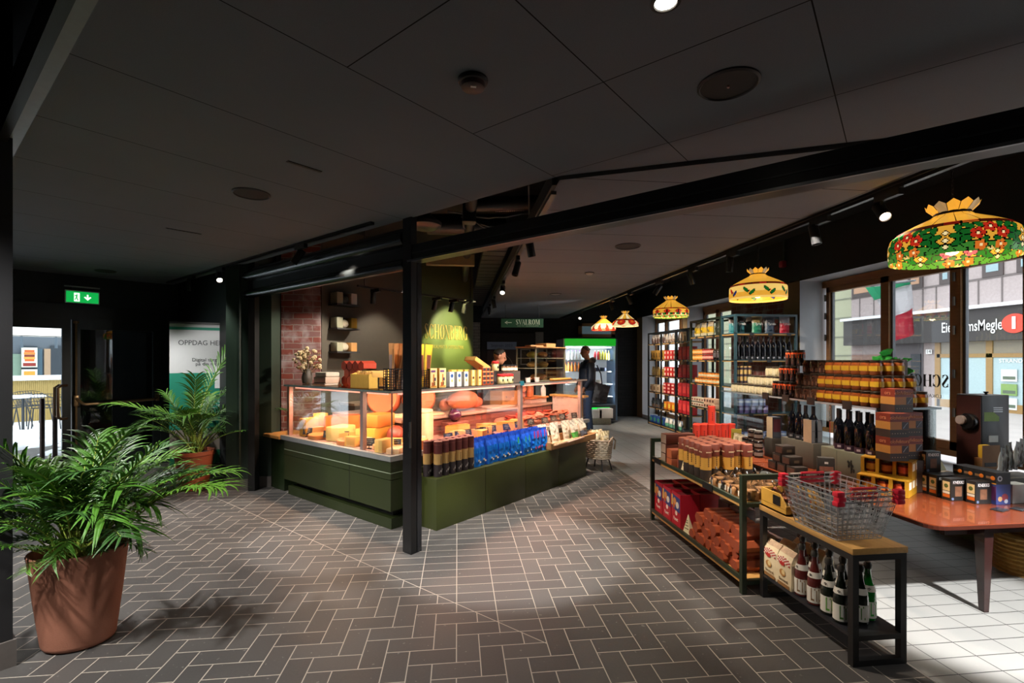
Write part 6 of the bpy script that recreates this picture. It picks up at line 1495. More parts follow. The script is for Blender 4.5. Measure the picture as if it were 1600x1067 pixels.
def person(name, loc, rz, o):
    r = empty(name, loc, rz); V = Vector
    sk = MB()
    T_ = head(sk, V(o['head']), 0, SKIN, 1, o.get('down', 0))
    limb(sk, [(V(o['neck']), .058), (V(o['head']) + V((-.02, 0, -.06)), .054)], SKIN)
    hip, ch = V(o['hip']), V(o['chest'])
    limb(sk, [(hip, .13), ((hip + ch) / 2, .125), (ch, .14), (V(o['neck']) + V((0, 0, -.02)), .07)], SKIN)
    for s, side in ((1, 'l'), (-1, 'r')):
        sh, el, wr = V(o['sh' + side]), V(o['el' + side]), V(o['wr' + side])
        limb(sk, [(ch + V((0, .06 * s, .08)), .06), (sh, .055), (el, .042), (wr, .028)], SKIN); hand(sk, wr, (wr - el) + V(o.get('hd' + side, (0, 0, -.02))), o.get('up' + side, (0, s, 0)), SKIN, -s)
        kn, an = V(o['kn' + side]), V(o['an' + side]); limb(sk, [(hip + V((0, .09 * s, -.02)), .085), (kn, .055), (an, .04), (an + V((.12, 0, -.05)), .03)], SKIN)
    body = sk.build('body', r); remesh(body, .009)
    j = MB()
    limb(j, [(hip + V((0, 0, -.06)), .165), (hip + V((-.005, 0, .1)), .165), ((hip + ch) / 2, .165), (ch + V((0, 0, .03)), .165), (V(o['neck']) + V((-.01, 0, -.03)), .095), (V(o['neck']) + V((.0, 0, .03)), .078)], o['top'], 18)
    for i in range(len(j.v)):
        x, y, z = j.v[i]; j.v[i] = (x, y * 1.22, z)
    for s, side in ((1, 'l'), (-1, 'r')):
        sh, el, wr = V(o['sh' + side]), V(o['el' + side]), V(o['wr' + side]); limb(j, [(ch + V((0, .09 * s, .08)), .09), (sh, .082), ((sh + el) / 2, .075), (el, .064), (el.lerp(wr, .85), .05)], o['top'], 12)
    if o.get('hood'): limb(j, [(V(o['neck']) + V((-.09, -.10, .0)), .05), (V(o['neck']) + V((-.13, 0, .02)), .065), (V(o['neck']) + V((-.09, .10, .0)), .05)], o['top'])
    jo = j.build('jacket' if o.get('hood') else 'dark_top', r); remesh(jo, .012)
    t = MB()
    for s, side in ((1, 'l'), (-1, 'r')):
        kn, an = V(o['kn' + side]), V(o['an' + side]); limb(t, [(hip + V((0, .05 * s, .03)), .13), (hip + V((0, .085 * s, -.1)), .108), (kn, .078), (an + V((0, 0, .02)), .068)], o['leg'], 12)
    to = t.build('trousers', r); remesh(to, .012)
    for s, side in ((1, 'l'), (-1, 'r')):
        an = V(o['an' + side]); q = MB(); q.rbox(an.x - .07, an.y - .048, 0, an.x + .20, an.y + .048, .09, SHOE, .035, 3); q.build('shoe', r)
    h = MB(); bm = bmesh.new(); bmesh.ops.create_uvsphere(bm, u_segments=18, v_segments=12, radius=.101)
    for f in [f for f in bm.faces if (lambda c: (c.z < .01 + .55 * max(0, c.x + .02)) or (c.x > .055 and c.z < .075))(f.calc_center_median())]: bm.faces.remove(f)
    h.bm(bm, o['hair'], T_ @ Matrix.Translation((-.008, 0, .022)) @ Matrix.Diagonal((1.02, .85, 1.03, 1))); bm.free(); ho = h.build('hair', r); so = ho.modifiers.new('thick', 'SOLIDIFY'); so.thickness = .012
    e = MB()
    for s in (-1, 1): e.sphere(T_ @ V((.083, s * .032, .006)), .009, mat('#2a211c', .3), 8, 6)
    e.build('eyes', r); return r
g = pt(917, HZ, 9.8)
man = person('person', (g.x, g.y, 0), PI + .12, dict(head=(.035, 0, 1.655), neck=(-.01, 0, 1.475), chest=(-.01, 0, 1.28), hip=(.0, 0, .95), down=.16,
    shl=(-.01, .19, 1.40), ell=(.02, .24, 1.12), wrl=(.13, .16, .93), shr=(-.01, -.19, 1.40), elr=(.0, -.25, 1.12), wrr=(.14, -.16, .95), upl=(0, 1, .3), upr=(0, -1, .3),
    knl=(.02, .10, .50), anl=(-.02, .11, .09), knr=(.02, -.10, .50), anr=(.03, -.11, .09), top=JACK, leg=JEAN, hair=HAIRG, hood=True))
tag(man, 'person in dark padded jacket and jeans standing before the chiller', 'person')
bb = bag('shoulder_bag', .34, .36, .16, lambda u, v: '#17181d', seed=77, bumpy=.02, rough=.6)()
bp = pt(936, 628, 9.62); bb.location = bp; bb.rotation_euler = (0, .25, .2); b = MB(); b.tube([(0, 0, .30), (-.1, .0, .55), (-.2, .05, .70)], .012, mat('#121316', .6), 6); b.build('strap', bb); tag(bb, 'dark slouchy shoulder bag hanging at the customer hip', 'bag')
g = pt(763, HZ, 7.4)
clerk = person('person', (g.x, g.y, 0), -.12, dict(head=(.17, 0, 1.545), neck=(.07, 0, 1.39), chest=(.03, 0, 1.20), hip=(-.06, 0, .90), down=.30,
    shl=(.04, .19, 1.32), ell=(.12, .22, 1.04), wrl=(.32, .10, .97), shr=(.04, -.19, 1.32), elr=(.12, -.23, 1.04), wrr=(.32, -.10, .97), upl=(0, .3, 1), upr=(0, -.3, 1),
    knl=(-.02, .10, .48), anl=(-.06, .11, .09), knr=(-.02, -.10, .48), anr=(-.06, -.11, .09), top=APR, leg=APR, hair=HAIRB))
tag(clerk, 'person in dark top bending over the counter behind the jars', 'person')
# ================================================================== LOW GREEN SHELF
FGRN = mat('#1d2a1c', .4, noise=.1); WOODL = mat('#b58a4c', .5, noise=.25, scale=9, aniso=(1, 8, 8)); TAGB = mat('#161616', .4)
def frame_bar(b, x0, y0, z0, x1, y1, z1, m): b.box(min(x0, x1), min(y0, y1), min(z0, z1), max(x0, x1), max(y0, y1), max(z0, z1), m)
SX0, SX1, SY0, SY1 = 1.805, 2.245, 2.92, 4.41; t = .032
r = empty('low_shelf', (SX0, SY0, 0)); w, L = SX1 - SX0, SY1 - SY0; b = MB()
for x in (0, w - t):
    for y in (0, L - t): b.box(x, y, 0, x + t, y + t, .762, FGRN)
for y in (0, L - t):
    b.box(t, y, .762 - t, w - t, y + t, .762, FGRN); b.box(t, y, .555, w - t, y + t, .58, FGRN); b.box(t, y, .06, w - t, y + t, .085, FGRN)
for x in (0, w - t):
    b.box(x, t, .575, x + .02, L - t, .60, FGRN); b.box(x, t, .085, x + .02, L - t, .11, FGRN)
b.build('steel_frame', r)
for nm, z in (('upper_board', .553), ('lower_board', .065)): MB().rbox(.004, t + .002, z, w - .004, L - t - .002, z + .024, WOODL, .002).build(nm, r)
MB().box(-.004, .36, .557, 0, .50, .605, TAGB).build('price_holder', r); MB().box(-.004, L - .24, .557, 0, L - .10, .605, TAGB).build('price_holder', r)
tag(r, 'low dark green steel shelf with two wooden boards, loaded with brown packs', 'shelf')
UP, LO = .578, .09
BR = '#542418'
def giftbox(w, d, h, c, c2):
    def f():
        b = MB(); b.rbox(-w / 2, -d / 2, 0, w / 2, d / 2, h, mat(c, .5, noise=.1), .003); o = b.build('gift_box'); c_ = MB(); c_.box(-w / 2 - .001, -d / 2 + .004, .004, -w / 2, d / 2 - .004, h - .004, mat(c2, .6)); c_.build('end_label', o); return o
    return f
for k in range(3): place('gb1', giftbox(.28, .10, .085, BR, '#cbb9a4'), (1.98, 4.20, UP + .086 * k), .03 * k, '%s wide brown gift box with pale end at the far shelf end' % ('lowest', 'middle', 'topmost')[k].capitalize().lower(), 'gift box', 'brown gift boxes with pale ends')
place('gb1', giftbox(.26, .19, .085, BR, '#d9cdbb'), (2.13, 4.25, UP + .172), .1, 'brown gift box with pale end lying across the far stack', 'gift box') if False else None
for k in range(2): place('gb2', giftbox(.19, .10, .075, '#7c3c24', '#a85a34'), (1.91, 4.02, UP + .076 * k), 0, '%s small orange brown gift box before the wide brown stack' % ('lower', 'upper')[k], 'gift box', 'small orange brown gift boxes')
place('gb3', giftbox(.15, .08, .12, '#703622', '#7f3f28'), (1.92, 3.89, UP), 0, 'cubic brown box between the gift boxes and the tall tubes', 'gift box')
def tricarton(s=1.0):
    def f():
        b = MB(); P = [(-.055 * s, -.02, 0), (.055 * s, -.02, 0), (.0, .0, .20 * s), (-.055 * s, .03, 0), (.055 * s, .03, 0)]; m = mat('#d9cba4', .6)
        b.poly([P[0], P[1], P[2]], m); b.poly([P[4], P[3], P[2]], m); b.poly([P[1], P[4], P[2]], m); b.poly([P[3], P[0], P[2]], m); b.poly([P[0], P[3], P[4], P[1]], m); o = b.build('triangular_card')
        c = MB()
        for z, w in ((.05, .03), (.08, .025), (.11, .018), (.13, .012)): c.poly([(-w * s, -.0215 + .1 * z * s, z * s), (w * s, -.0215 + .1 * z * s, z * s), (w * s, -.0215 + .1 * (z + .008) * s, (z + .008) * s), (-w * s, -.0215 + .1 * (z + .008) * s, (z + .008) * s)], mat('#4a4438', .6))
        c.build('printed_lines', o); return o
    return f
place('tri', tricarton(), (1.865, 3.79, UP), -PI / 2 + .3, 'cream triangular card pack leaning beside the tall tubes', 'pack')
def chtube(h=.275):
    def f():
        b = MB(); r = .042
        b.lathe([(r, 0, mat('#2a211c', .5)), (r, h * .33, mat('#b98a3a', .5)), (r, h * .66, mat('#64291a', .5)), (r, h - .003), (r * .94, h, mat('#7a3d24', .6)), (.0001, h)], mat('#2a211c', .5), 20, cap=False); o = b.build('cookie_tube')
        d = MB()
        for a0 in (-PI / 2, PI, -.2, PI / 2):
            R = Matrix.Rotation(a0 + PI / 2, 4, 'Z')
            for k in range(6): d.box(-.004, -r - .0014, h * .42 + k * .014, .005, -r - .0002, h * .42 + k * .014 + .009, mat('#4a3014', .5), R)
            for k in range(5): d.box(-.018 + k * .008, -r - .0014, h * .80, -.012 + k * .008, -r + .001, h * .83, mat('#c9b08f', .5), R)
        d.build('printed_mark', o); return o
    return f
n = 0
for i, x in enumerate((1.875, 1.965, 2.055, 2.145, 2.205)):
    for j in range(5 if i < 4 else 4):
        y = 3.51 + .09 * j + (.045 if i % 2 else 0); place('chtube', chtube(), (x, y, UP), .3 * j, '%s brown and gold tube from the near end, row %s behind the shelf edge' % (ORD[j], ('one', 'two', 'three', 'four', 'five')[i]), 'tube', 'brown and gold tubes on the low shelf')
place('plate', lambda: MB().box(-.04, -.003, 0, .04, .003, .04, TAGB).build('price_sign'), (1.93, 3.98, UP + .153), -PI / 2 + .2, 'small black price sign standing on the orange brown gift boxes', 'price sign')
CELLO = glass((.97, .96, .94), 3.0, 'cellophane', film=.10)
def cellobag(c, w=.11, d=.09, h=.12):
    def f():
        rnd = random.Random(4); b = MB(); b.rbox(-w / 2, -d / 2, 0, w / 2, d / 2, h * .55, mat(c, .7, noise=.35, scale=40, bump=.4), .015, 3); o = b.build('cookie_bag')
        g = MB(); pts = [(w * .53, .0), (w * .58, h * .3), (w * .5, h * .62), (w * .18, h * .80), (w * .10, h * .88), (w * .26, h * 1.15)]; g.lathe(pts, CELLO, 14, sy=d / w, cap=False, wob=lambda a, k: 1 + rnd.uniform(-.10, .10)); g.build('clear_film', o)
        l = MB(); l.box(-w / 2 - .004, -d * .38, h * .14, -w / 2 - .002, d * .38, h * .42, mat('#e3dac8', .6)); l.build('label', o); return o
    return f
cb = [(1.90, 3.36), (1.90, 3.24), (1.90, 3.12), (1.91, 3.01), (2.03, 3.32), (2.03, 3.19), (2.03, 3.06), (2.15, 3.28), (2.15, 3.14), (2.16, 3.01)]
for k, (x, y) in enumerate(cb):
    place('cello', cellobag('#a87a4c'), (x, y, UP), random.uniform(-.3, .3), '%s clear bag of brown cookies at the near end of the low shelf' % ORD[k], 'cookie bag', 'clear cookie bags on the low shelf')
# lower board: red boxes and hexagon stack
def redbox():
    w, d, h = .17, .165, .29; rd = mat('#a3152a', .45, noise=.08); b = MB()
    b.box(-w / 2, -d / 2, 0, w / 2, d / 2, h * .93, rd, faces={'+z': mat('#5a0c18', .6), '-x': mat('#b01a2c', .45)})
    for (x0, y0, x1, y1) in ((-w / 2, -d / 2, w / 2, -d / 2 + .004), (-w / 2, d / 2 - .004, w / 2, d / 2), (-w / 2, -d / 2, -w / 2 + .004, d / 2), (w / 2 - .004, -d / 2, w / 2, d / 2)): b.box(x0, y0, h * .92, x1, y1, h, rd)
    o = b.build('red_box'); c = MB(); x = -w / 2 - .001
    c.poly([(x, d * .46, h * .52), (x, -d * .46, h * .46), (x, -d * .46, h * .88), (x, d * .46, h * .93)], mat('#2f3f7a', .5, noise=.5, scale=30)); 
    for (y, z, rr, cc) in ((.02, .74, .03, '#c98a4a'), (-.03, .66, .028, '#d8d0c0'), (.035, .60, .022, '#b0542a'), (-.01, .42, .02, '#e8d8c8')): c.lathe([(rr, 0), (rr, .001)], mat(cc, .5), 12, T=Matrix.Translation((x - .001, y, h * z)) @ Matrix.Rotation(-PI / 2, 4, 'Y'))
    c.box(x - .0005, d * .36, h * .6, x, d * .5, h * .9, mat('#d8b45a', .5)); c.build('printed_picture', o)
    txt('Panett', .042, mat('#e9d9cc', .5), (x - .001, 0, h * .24), o, '-x', 'script_lettering', sx=.8); return o
for i, x in enumerate((1.915, 2.09)):
    for j, y in enumerate((4.28, 4.10, 3.92)):
        place('redbox', redbox, (x, y, LO), 0, '%s red gift cake box from the far end, %s row' % (ORD[j], ('aisle side', 'inner')[i]), 'cake box', 'red cake boxes on the lower board')
place('tri2', tricarton(.8), (1.86, 3.76, LO), -PI / 2 + .2, 'cream triangular card between red boxes and hexagon packs below', 'pack')
def hexpack():
    b = MB(); s = .0415; pts = [(s * math.cos(PI / 3 * i), s * math.sin(PI / 3 * i)) for i in range(6)]
    T = Matrix.Translation((0, 0, s * .866)) @ Matrix.Rotation(-PI / 2, 4, 'Y') @ Matrix.Rotation(PI / 2, 4, 'Z'); b.prism(pts, -.10, .10, mat('#7a3420', .5), T, top=mat('#8a4028', .5), side=mat('#a65230', .42)); return b.build('hexagon_pack')  # orange sides put the highlighted top edges into the colour
dx, dz = .0722, .0628
rj = random.Random(3)
for row in range(4):
    for k in range(9 - (row % 2)):
        y = 3.655 - .0745 * k - (.037 * (row % 2))
        if row == 3 and k in (0, 8) or y < 2.985: continue
        place('hexpack', hexpack, (1.935 + rj.uniform(-.012, .03) + .012 * row, y, LO + row * .0645), 0, '%s copper hexagon pack from the red boxes in layer %s from below' % (ORD[k], ('one', 'two', 'three', 'four')[row]), 'hexagon pack', 'copper hexagon packs on the lower board')
for j in range(4):
    for row in range(3 - (j > 1)): place('darkpack', lambda: MB().rbox(-.06, -.075, 0, .06, .075, .095, mat('#3a2320', .5, noise=.2), .004).build('dark_pack'), (2.15, 3.64 - .165 * j, LO + row * .096), 0, '%s dark chocolate pack, layer %s, behind the hexagon packs' % (ORD[j], ('one', 'two', 'three')[row]), 'pack', 'dark packs behind the hexagon packs')

# ================================================================== BENCH
BX0, BX1, BY0, BY1, BH = 1.915, 2.205, 2.17, 2.905, .578
r = empty('display_bench', (BX0, BY0, 0)); w, L = BX1 - BX0, BY1 - BY0; t = .032; BK = mat('#171717', .38); b = MB()
for y in (0, L - t):
    b.box(0, y, 0, t, y + t, BH - .03, BK); b.box(w - t, y, 0, w, y + t, BH - .03, BK); b.box(t, y, 0, w - t, y + t, t * .9, BK); b.box(t, y, BH - .03 - t, w - t, y + t, BH - .03, BK); b.box(t, y, .125, w - t, y + t, .15, BK)
for x in (0, w - t): b.box(x, t, BH - .03 - t, x + t, L - t, BH - .03, BK)
b.build('steel_frame', r); MB().box(.002, t, .135, w - .002, L - t, .15, mat('#26262a', .3)).build('lower_shelf', r)
WB = mat('#b98d4f', .5, noise=.3, scale=7, aniso=(8, 1, 8)); MB().rbox(-.004, -.004, BH - .03, w + .004, L, BH, WB, .002).build('wooden_top', r)
tag(r, 'low black steel bench with wooden top in the foreground', 'bench')
BS = .151
def ltbottle(glassc, lc, sx=1.0, name='cider_bottle'):
    def f():
        b = MB(); b.lathe([(.030, 0), (.037, .006), (.037, .125), (.034, .15), (.021, .195), (.0155, .225), (.0145, .262), (.017, .266), (.017, .276)], mat(glassc, .08, coat=.5, noise=.05), 20); o = b.build(name)
        c = MB(); c.lathe([(.0377, .016), (.0377, .100)], mat('#dcd8cc', .6, noise=.05), 20, cap=False); c_ = c.build('paper_label', o)
        d = MB(); d.lathe([(.0347, .150), (.0275, .180)], mat('#d3cdc0', .6), 20, cap=False); d_ = d.build('neck_label', o)
        e = MB(); e.lathe([(.0175, .262), (.019, .268), (.019, .284), (.013, .295), (.0001, .296)], mat('#55524e', .35, .7), 14, cap=False); e.tube([(.016, 0, .262), (.017, 0, .24), (-.016, 0, .24), (-.016, 0, .262)], .0015, STEEL, 4); e.build('wired_cork', o)
        g = MB(); mk = mat('#3f3a34', .6); R = Matrix.Translation((-.0352, -.008, .166)) @ Matrix.Rotation(-PI / 2, 4, 'Z')
        for (yy, zz) in ((0, 0), (.005, .006), (-.005, .006), (0, .009)): g.sphere((-.0325, yy - .004, .160 + zz), .0028, mk, 6, 4)
        g.build('grape_mark', d_)
        for a, nm in ((-PI / 2, '-y'), ): pass
        tl = txt('LT.', .098, mat(lc, .5), (0, 0, 0), c_, '-y', 'label_letters', sx=.40, ext=.0004, bold=.0008)
        key = ('curv', lc)
        if key not in TX:
            me = tl.data.copy(); 
            for v in me.vertices: a = v.co.x / .0382 + 1.9 * 0; rr = .0383 - v.co.y * .3; v.co = (math.sin(a) * rr, -math.cos(a) * rr, v.co.z)
            TX[key] = me
        tl.data = TX[key]; tl.location = (0, 0, .058); tl.rotation_euler.z = -PI / 4.4
        return o
    return f
BT = [(1253, 933, 0), (1269, 947, 0), (1289.5, 962, 1), (1313, 975, 2)]
KIND = [('#5a2420', '#8a6a44', 'rose cider bottle with brown letters'), ('#12180f', '#5fa12f', 'dark cider bottle with bright green letters'), ('#10150e', '#4a7a2c', 'dark cider bottle with dull green letters'), ('#0f6a1e', '#3fa53a', 'bright green cider bottle')]
pos = []
for k, (u, v, kd) in enumerate(BT):
    g = gnd(u, v - 4, BS); kc = KIND[kd]; pos.append(g); place('lt%d' % kd, ltbottle(kc[0], kc[1]), (1.965, g.y, BS), .15 * k, '%s, %s from the biscuit packs in the aisle row' % (kc[2], ORD[k]), 'bottle', 'cider bottles on the bench shelf')
for k, (y, kd) in enumerate(((2.70, 0), (2.60, 0), (2.49, 1), (2.395, 2))):
    place('lt%d' % kd, ltbottle(KIND[kd][0], KIND[kd][1]), (2.055, y, BS), .3 * k, '%s cider bottle from the biscuit packs in the middle row' % ORD[k], 'bottle', 'cider bottles on the bench shelf')
g = gnd(1346, 973, BS); place('lt2', None, (2.06, g.y + .01, BS), .0, 'dark cider bottle just inside the near black leg', 'bottle')
g = gnd(1368, 970, BS); place('lt3', ltbottle(KIND[3][0], KIND[3][1]), (2.13, g.y + .03, BS), .9, 'bright green glass cider bottle nearest the bench end', 'bottle')
def biscuit(seed=1):
    def f():
        w, d, h = .13, .085, .215; c1 = mat('#d8c7a3', .6, noise=.08); b = MB()
        P = [(-w / 2, -d / 2, 0), (w / 2, -d / 2, 0), (w / 2, d / 2, 0), (-w / 2, d / 2, 0)]
        rnd = random.Random(seed); rings = []
        for (z, kx, ky) in ((0, .94, .92), (.02, 1, 1), (.09, 1.02, 1.04), (.165, .99, .98), (.195, .96, .6), (.215, .93, .18), (.222, .9, .06)):
            ring = []
            for i in range(16):
                a = 2 * PI * i / 16; ca, sa = math.cos(a), math.sin(a); m_ = max(abs(ca), abs(sa)); ring.append((w / 2 * kx * (ca / m_) * (.96 + .04 * m_), d / 2 * ky * (sa / m_) + rnd.uniform(-.002, .002), z))
            rings.append(ring)
        for k in range(len(rings) - 1):
            for i in range(16): j = (i + 1) % 16; b.poly([rings[k][i], rings[k][j], rings[k + 1][j], rings[k + 1][i]], c1 if k < 4 else mat('#c9a98a', .6, noise=.3, scale=60), True)
        b.poly(rings[-1], c1); b.poly(rings[0][::-1], c1); o = b.build('biscuit_pack')
        c = MB(); y = -d / 2 * 1.05 - .001; RC = mat('#b5312c', .5); WH = mat('#e6ddcc', .5)
        for k in range(10):
            for q in range(4):
                z = .150 + q * .0085 - .006 * abs(k - 4.5) * .5
                c.poly([(-.055 + .011 * k, y + .001 * q, z), (-.045 + .011 * k, y + .001 * q, z), (-.045 + .011 * k, y + .001 * q + .001, z + .008), (-.055 + .011 * k, y + .001 * q + .001, z + .008)], RC if (k + q) % 2 else WH)
        c.lathe([(.024, 0), (.024, .0012)], RC, 16, T=Matrix.Translation((-.012, y, .138)) @ Matrix.Rotation(PI / 2, 4, 'X') @ Matrix.Diagonal((1, .5, 1, 1)))
        c.lathe([(.026, 0), (.026, .001)], mat('#a8763c', .6), 16, T=Matrix.Translation((-.008, y, .085)) @ Matrix.Rotation(PI / 2, 4, 'X') @ Matrix.Diagonal((1, .8, 1, 1))); c.lathe([(.015, 0), (.015, .0016)], mat('#d9c08a', .6), 12, T=Matrix.Translation((.0, y, .09)) @ Matrix.Rotation(PI / 2, 4, 'X'))
        c.box(-.05, y - .001, .006, .05, y, .026, mat('#8a6238', .6, noise=.4, scale=80)); c.build('printed_front', o)
        txt('Savoiardi', .022, mat('#6a5238', .6), (0, y - .001, .044), o, '-y', 'script_lettering'); return o
    return f
for i, x in enumerate((1.965, 2.06, 2.15)):
    for j, y in enumerate((2.825, 2.695)):
        if i == 2 and j == 1: y = 2.70
        if i == 1 and j == 1: y = 2.77; 
        place('biscuit%d' % (j % 2), biscuit(j), (x, 2.815 if j == 0 else 2.685 + .0, BS), -PI / 2 if i == 0 else -PI / 2 + .05, '%s cream biscuit pack with red checks in the %s bench row' % (('far', 'near')[j], ('aisle', 'middle', 'inner')[i]), 'biscuit pack', 'cream biscuit packs on the bench shelf') if not (j == 1 and i == 1) else None
# crate of bags on the bench
r = empty('slanted_crate', (1.918, 2.66, BH + .001)); CR = mat('#c9993f', .5, noise=.15, scale=12); L2 = .235; b = MB()
b.box(0, 0, 0, .25, L2, .01, CR)
b.prism([(0, 0), (L2, 0), (L2, .115), (.06, .115), (0, .055)], 0, .01, CR, Matrix.Translation((0, 0, 0)) @ Matrix(((0, 0, 1, 0), (1, 0, 0, 0), (0, 1, 0, 0), (0, 0, 0, 1))))
b.prism([(0, 0), (L2, 0), (L2, .115), (.06, .115), (0, .055)], .24, .25, CR, Matrix(((0, 0, 1, 0), (1, 0, 0, 0), (0, 1, 0, 0), (0, 0, 0, 1))))
b.box(.01, L2 - .01, 0, .24, L2, .115, CR); b.box(.01, 0, 0, .24, .01, .055, CR); b.box(-.001, 0, .035, 0, L2, .037, mat('#8f6a28', .5)); b.build('wooden_crate', r)
b = MB(); b.box(-.004, .05, .045, -.0015, .115, .10, TAGB); b.build('price_card', r)
tag(r, 'yellow wooden crate with slanted side and black price card on the bench', 'crate')
for k, (x, y) in enumerate(((1.975, 2.84), (2.08, 2.83), (1.975, 2.75), (2.08, 2.74))):
    place('cello2', cellobag('#b5694a', .085, .085, .13), (x, y, BH + .012), .4 * k, '%s clear bag in the yellow crate from its far corner' % ORD[k], 'bag', 'clear bags in the yellow crate')
# red handled wire baskets
WIRM = mat('#b4b7ba', .3, .55); REDP = mat('#c21f33', .35)
def shopbasket():
    r = empty('shopping_basket'); W1, D1, W0, D0, H = .335, .40, .25, .30, .205; b = MB()
    def P(x, y, z): f = z / H; return (x * (W0 + (W1 - W0) * f) / 2, y * (D0 + (D1 - D0) * f) / 2, z)
    for z in [H * k / 7 for k in range(8)]:
        b.tube([P(-1, -1, z), P(1, -1, z), P(1, 1, z), P(-1, 1, z)], .0016 if 0 < z < H - .01 else .003, WIRM, 4, closed=True)
    for k in range(11):
        f = -1 + 2 * k / 10
        for s in (-1, 1): b.tube([P(f, s, 0), P(f, s, H)], .0015, WIRM, 4)
        b.tube([P(f, -1, 0), P(f, 1, 0)], .0014, WIRM, 4)
    for k in range(10):
        f = -1 + 2 * k / 9
        for s in (-1, 1): b.tube([P(s, f, 0), P(s, f, H)], .0015, WIRM, 4)
        b.tube([P(-1, f, 0), P(1, f, 0)], .0014, WIRM, 4)
    b.build('wire_body', r)
    for s in (-1, 1):
        b = MB(); b.tube([P(-.80, s, H - .005), P(-.82, s * .86, H + .012), P(.82, s * .86, H + .012), P(.80, s, H - .005)], .003, WIRM, 5); h_ = b.build('swing_handle', r)
        MB().tube([Vector(P(-.42, s * .86, H + .012)), Vector(P(.42, s * .86, H + .012))], .0085, REDP, 8).build('red_grip', h_)
        for q in (-1, 1): MB().rbox(P(q, 0, H)[0] - .022, s * D1 / 2 - .026, H - .014, P(q, 0, H)[0] + .022, s * D1 / 2 + .012, H + .012, REDP, .006).build('red_corner', r)
    return r
for k in range(3): place('sbasket', shopbasket, (2.04, 2.425, BH + .004 + .024 * k), .02 + .02 * (k % 2), '%s wire basket with red grips in the nested stack on the bench' % ('lowest', 'middle', 'topmost')[k], 'shopping basket', 'nested wire baskets with red grips')
# ================================================================== LONG WOODEN TABLES
TBL = .555
WT1 = mat('#632d17', .25, noise=.35, scale=5, coat=.4, aniso=(1, .25, 1)); WTE = mat('#3a1a12', .25, noise=.2, coat=.3); WLEG = mat('#281311', .25, noise=.25, coat=.3)
r = empty('wooden_table', (2.68, 2.47, 0)); w, L = 1.30, 1.72; b = MB(); pts = []
for (cx_, cy_, a0) in ((.09, .09, PI), (w - .09, .09, 1.5 * PI), (w - .03, L - .03, 0), (.03, L - .03, PI / 2)):
    rr = .09 if cy_ < 1 else .03
    for k in range(7): a = a0 + PI / 2 * k / 6; pts.append((cx_ + rr * math.cos(a), cy_ + rr * math.sin(a)))
b.prism(pts, TBL - .026, TBL - .004, WTE, top=WT1); P2 = [(x + (.004 if x < w / 2 else -.004), y + (.004 if y < L / 2 else -.004)) for x, y in pts]; b.prism(P2, TBL - .004, TBL, WT1, top=WT1); b.build('table_top', r)
for (x, y) in ((.44, .10), (w - .2, .10), (.24, L - .55), (w - .2, L - .15)):
    b = MB(); T0 = []
    for z, s in ((0, .016), (.25, .024), (TBL - .026, .032)): T0.append([(x - s, y - s, z), (x + s, y - s, z), (x + s, y + s, z), (x - s, y + s, z)])
    for k in range(2):
        for i in range(4): j = (i + 1) % 4; b.poly([T0[k][i], T0[k][j], T0[k + 1][j], T0[k + 1][i]], WLEG)
    b.poly(T0[0][::-1], WLEG); b.build('leg', r)
b = MB(); b.box(.2, .12, TBL - .10, w - .12, .15, TBL - .026, WLEG); b.build('apron', r); b = MB(); b.box(.2, L - .2, TBL - .10, w - .12, L - .17, TBL - .026, WLEG); b.build('apron', r)
tag(r, 'dark red polished wooden table with tapered legs, nearest the camera', 'table')
r = empty('wooden_table', (2.66, 4.22, 0)); w, L = 1.35, 1.25
MB().rbox(0, 0, TBL - .03, w, L, TBL, WT1, .008).build('table_top', r)
for (x, y) in ((.12, .12), (w - .12, .12), (.12, L - .12), (w - .12, L - .12)):
    MB().lathe([(.015, 0), (.032, .02), (.034, .05), (.02, .075), (.026, .10), (.02, .13), (.034, .30), (.026, .36), (.04, .40), (.04, TBL - .03)], WLEG, 14, (x, y, 0)).build('turned_leg', r)
MB().box(.1, .1, TBL - .11, w - .1, L - .1, TBL - .03, WLEG).build('apron', r); tag(r, 'second dark wooden table with turned legs behind the first', 'table')
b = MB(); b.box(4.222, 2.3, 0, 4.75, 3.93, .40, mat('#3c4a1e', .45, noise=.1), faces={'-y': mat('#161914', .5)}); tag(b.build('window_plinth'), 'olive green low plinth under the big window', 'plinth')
g = gnd(1620, 862); place('wick2', wicker(.34, .34, .26, '#a8813f', '#8a6a34', 'wicker_basket', handle=False, flare=1.05), (4.02, 3.02, .0), 0, 'honey coloured wicker basket at the right edge of the picture', 'basket')
# riser carton with wine bottles
RZ = .775
def carton(nm, x0, y0, x1, y1, z0, z1, c, la, mark=True):
    r = MB().rbox(x0, y0, z0, x1, y1, z1, mat(c, .65, noise=.08), .004).build(nm)
    if mark:
        m = MB(); y = y0 + (y1 - y0) * .30
        for k in range(9): a = k * .75; m.sphere((x0 - .002, y + .022 * math.cos(a) * (1 + .2 * (k % 3)), (z0 + z1) / 2 + .034 * math.sin(a * 1.3)), .011, mat('#22241f', .6), 7, 5, sx=.15)
        m.tube([(x0 - .001, y, (z0 + z1) / 2 - .05), (x0 - .001, y, (z0 + z1) / 2 + .05)], .005, mat('#22241f', .6), 5); m.build('black_emblem', r)
        s = MB(); s.box(x0 - .0015, y0 + (y1 - y0) * .62, z0 + .01, x0 + .001, y0 + (y1 - y0) * .624, z1 - .01, mat('#33342e', .6)); s.build('flap_seam', r)
    tag(r, la, 'carton'); return r
carton('wine_carton', 3.05, 3.335, 3.20, 3.79, TBL + .001, RZ, '#6c6a58', 'olive grey carton with black emblem carrying the front wine bottles')
carton('wine_carton', 3.05, 3.88, 3.20, 4.30, TBL + .001, RZ, '#4b463c', 'dark carton carrying the far group of wine bottles', False)
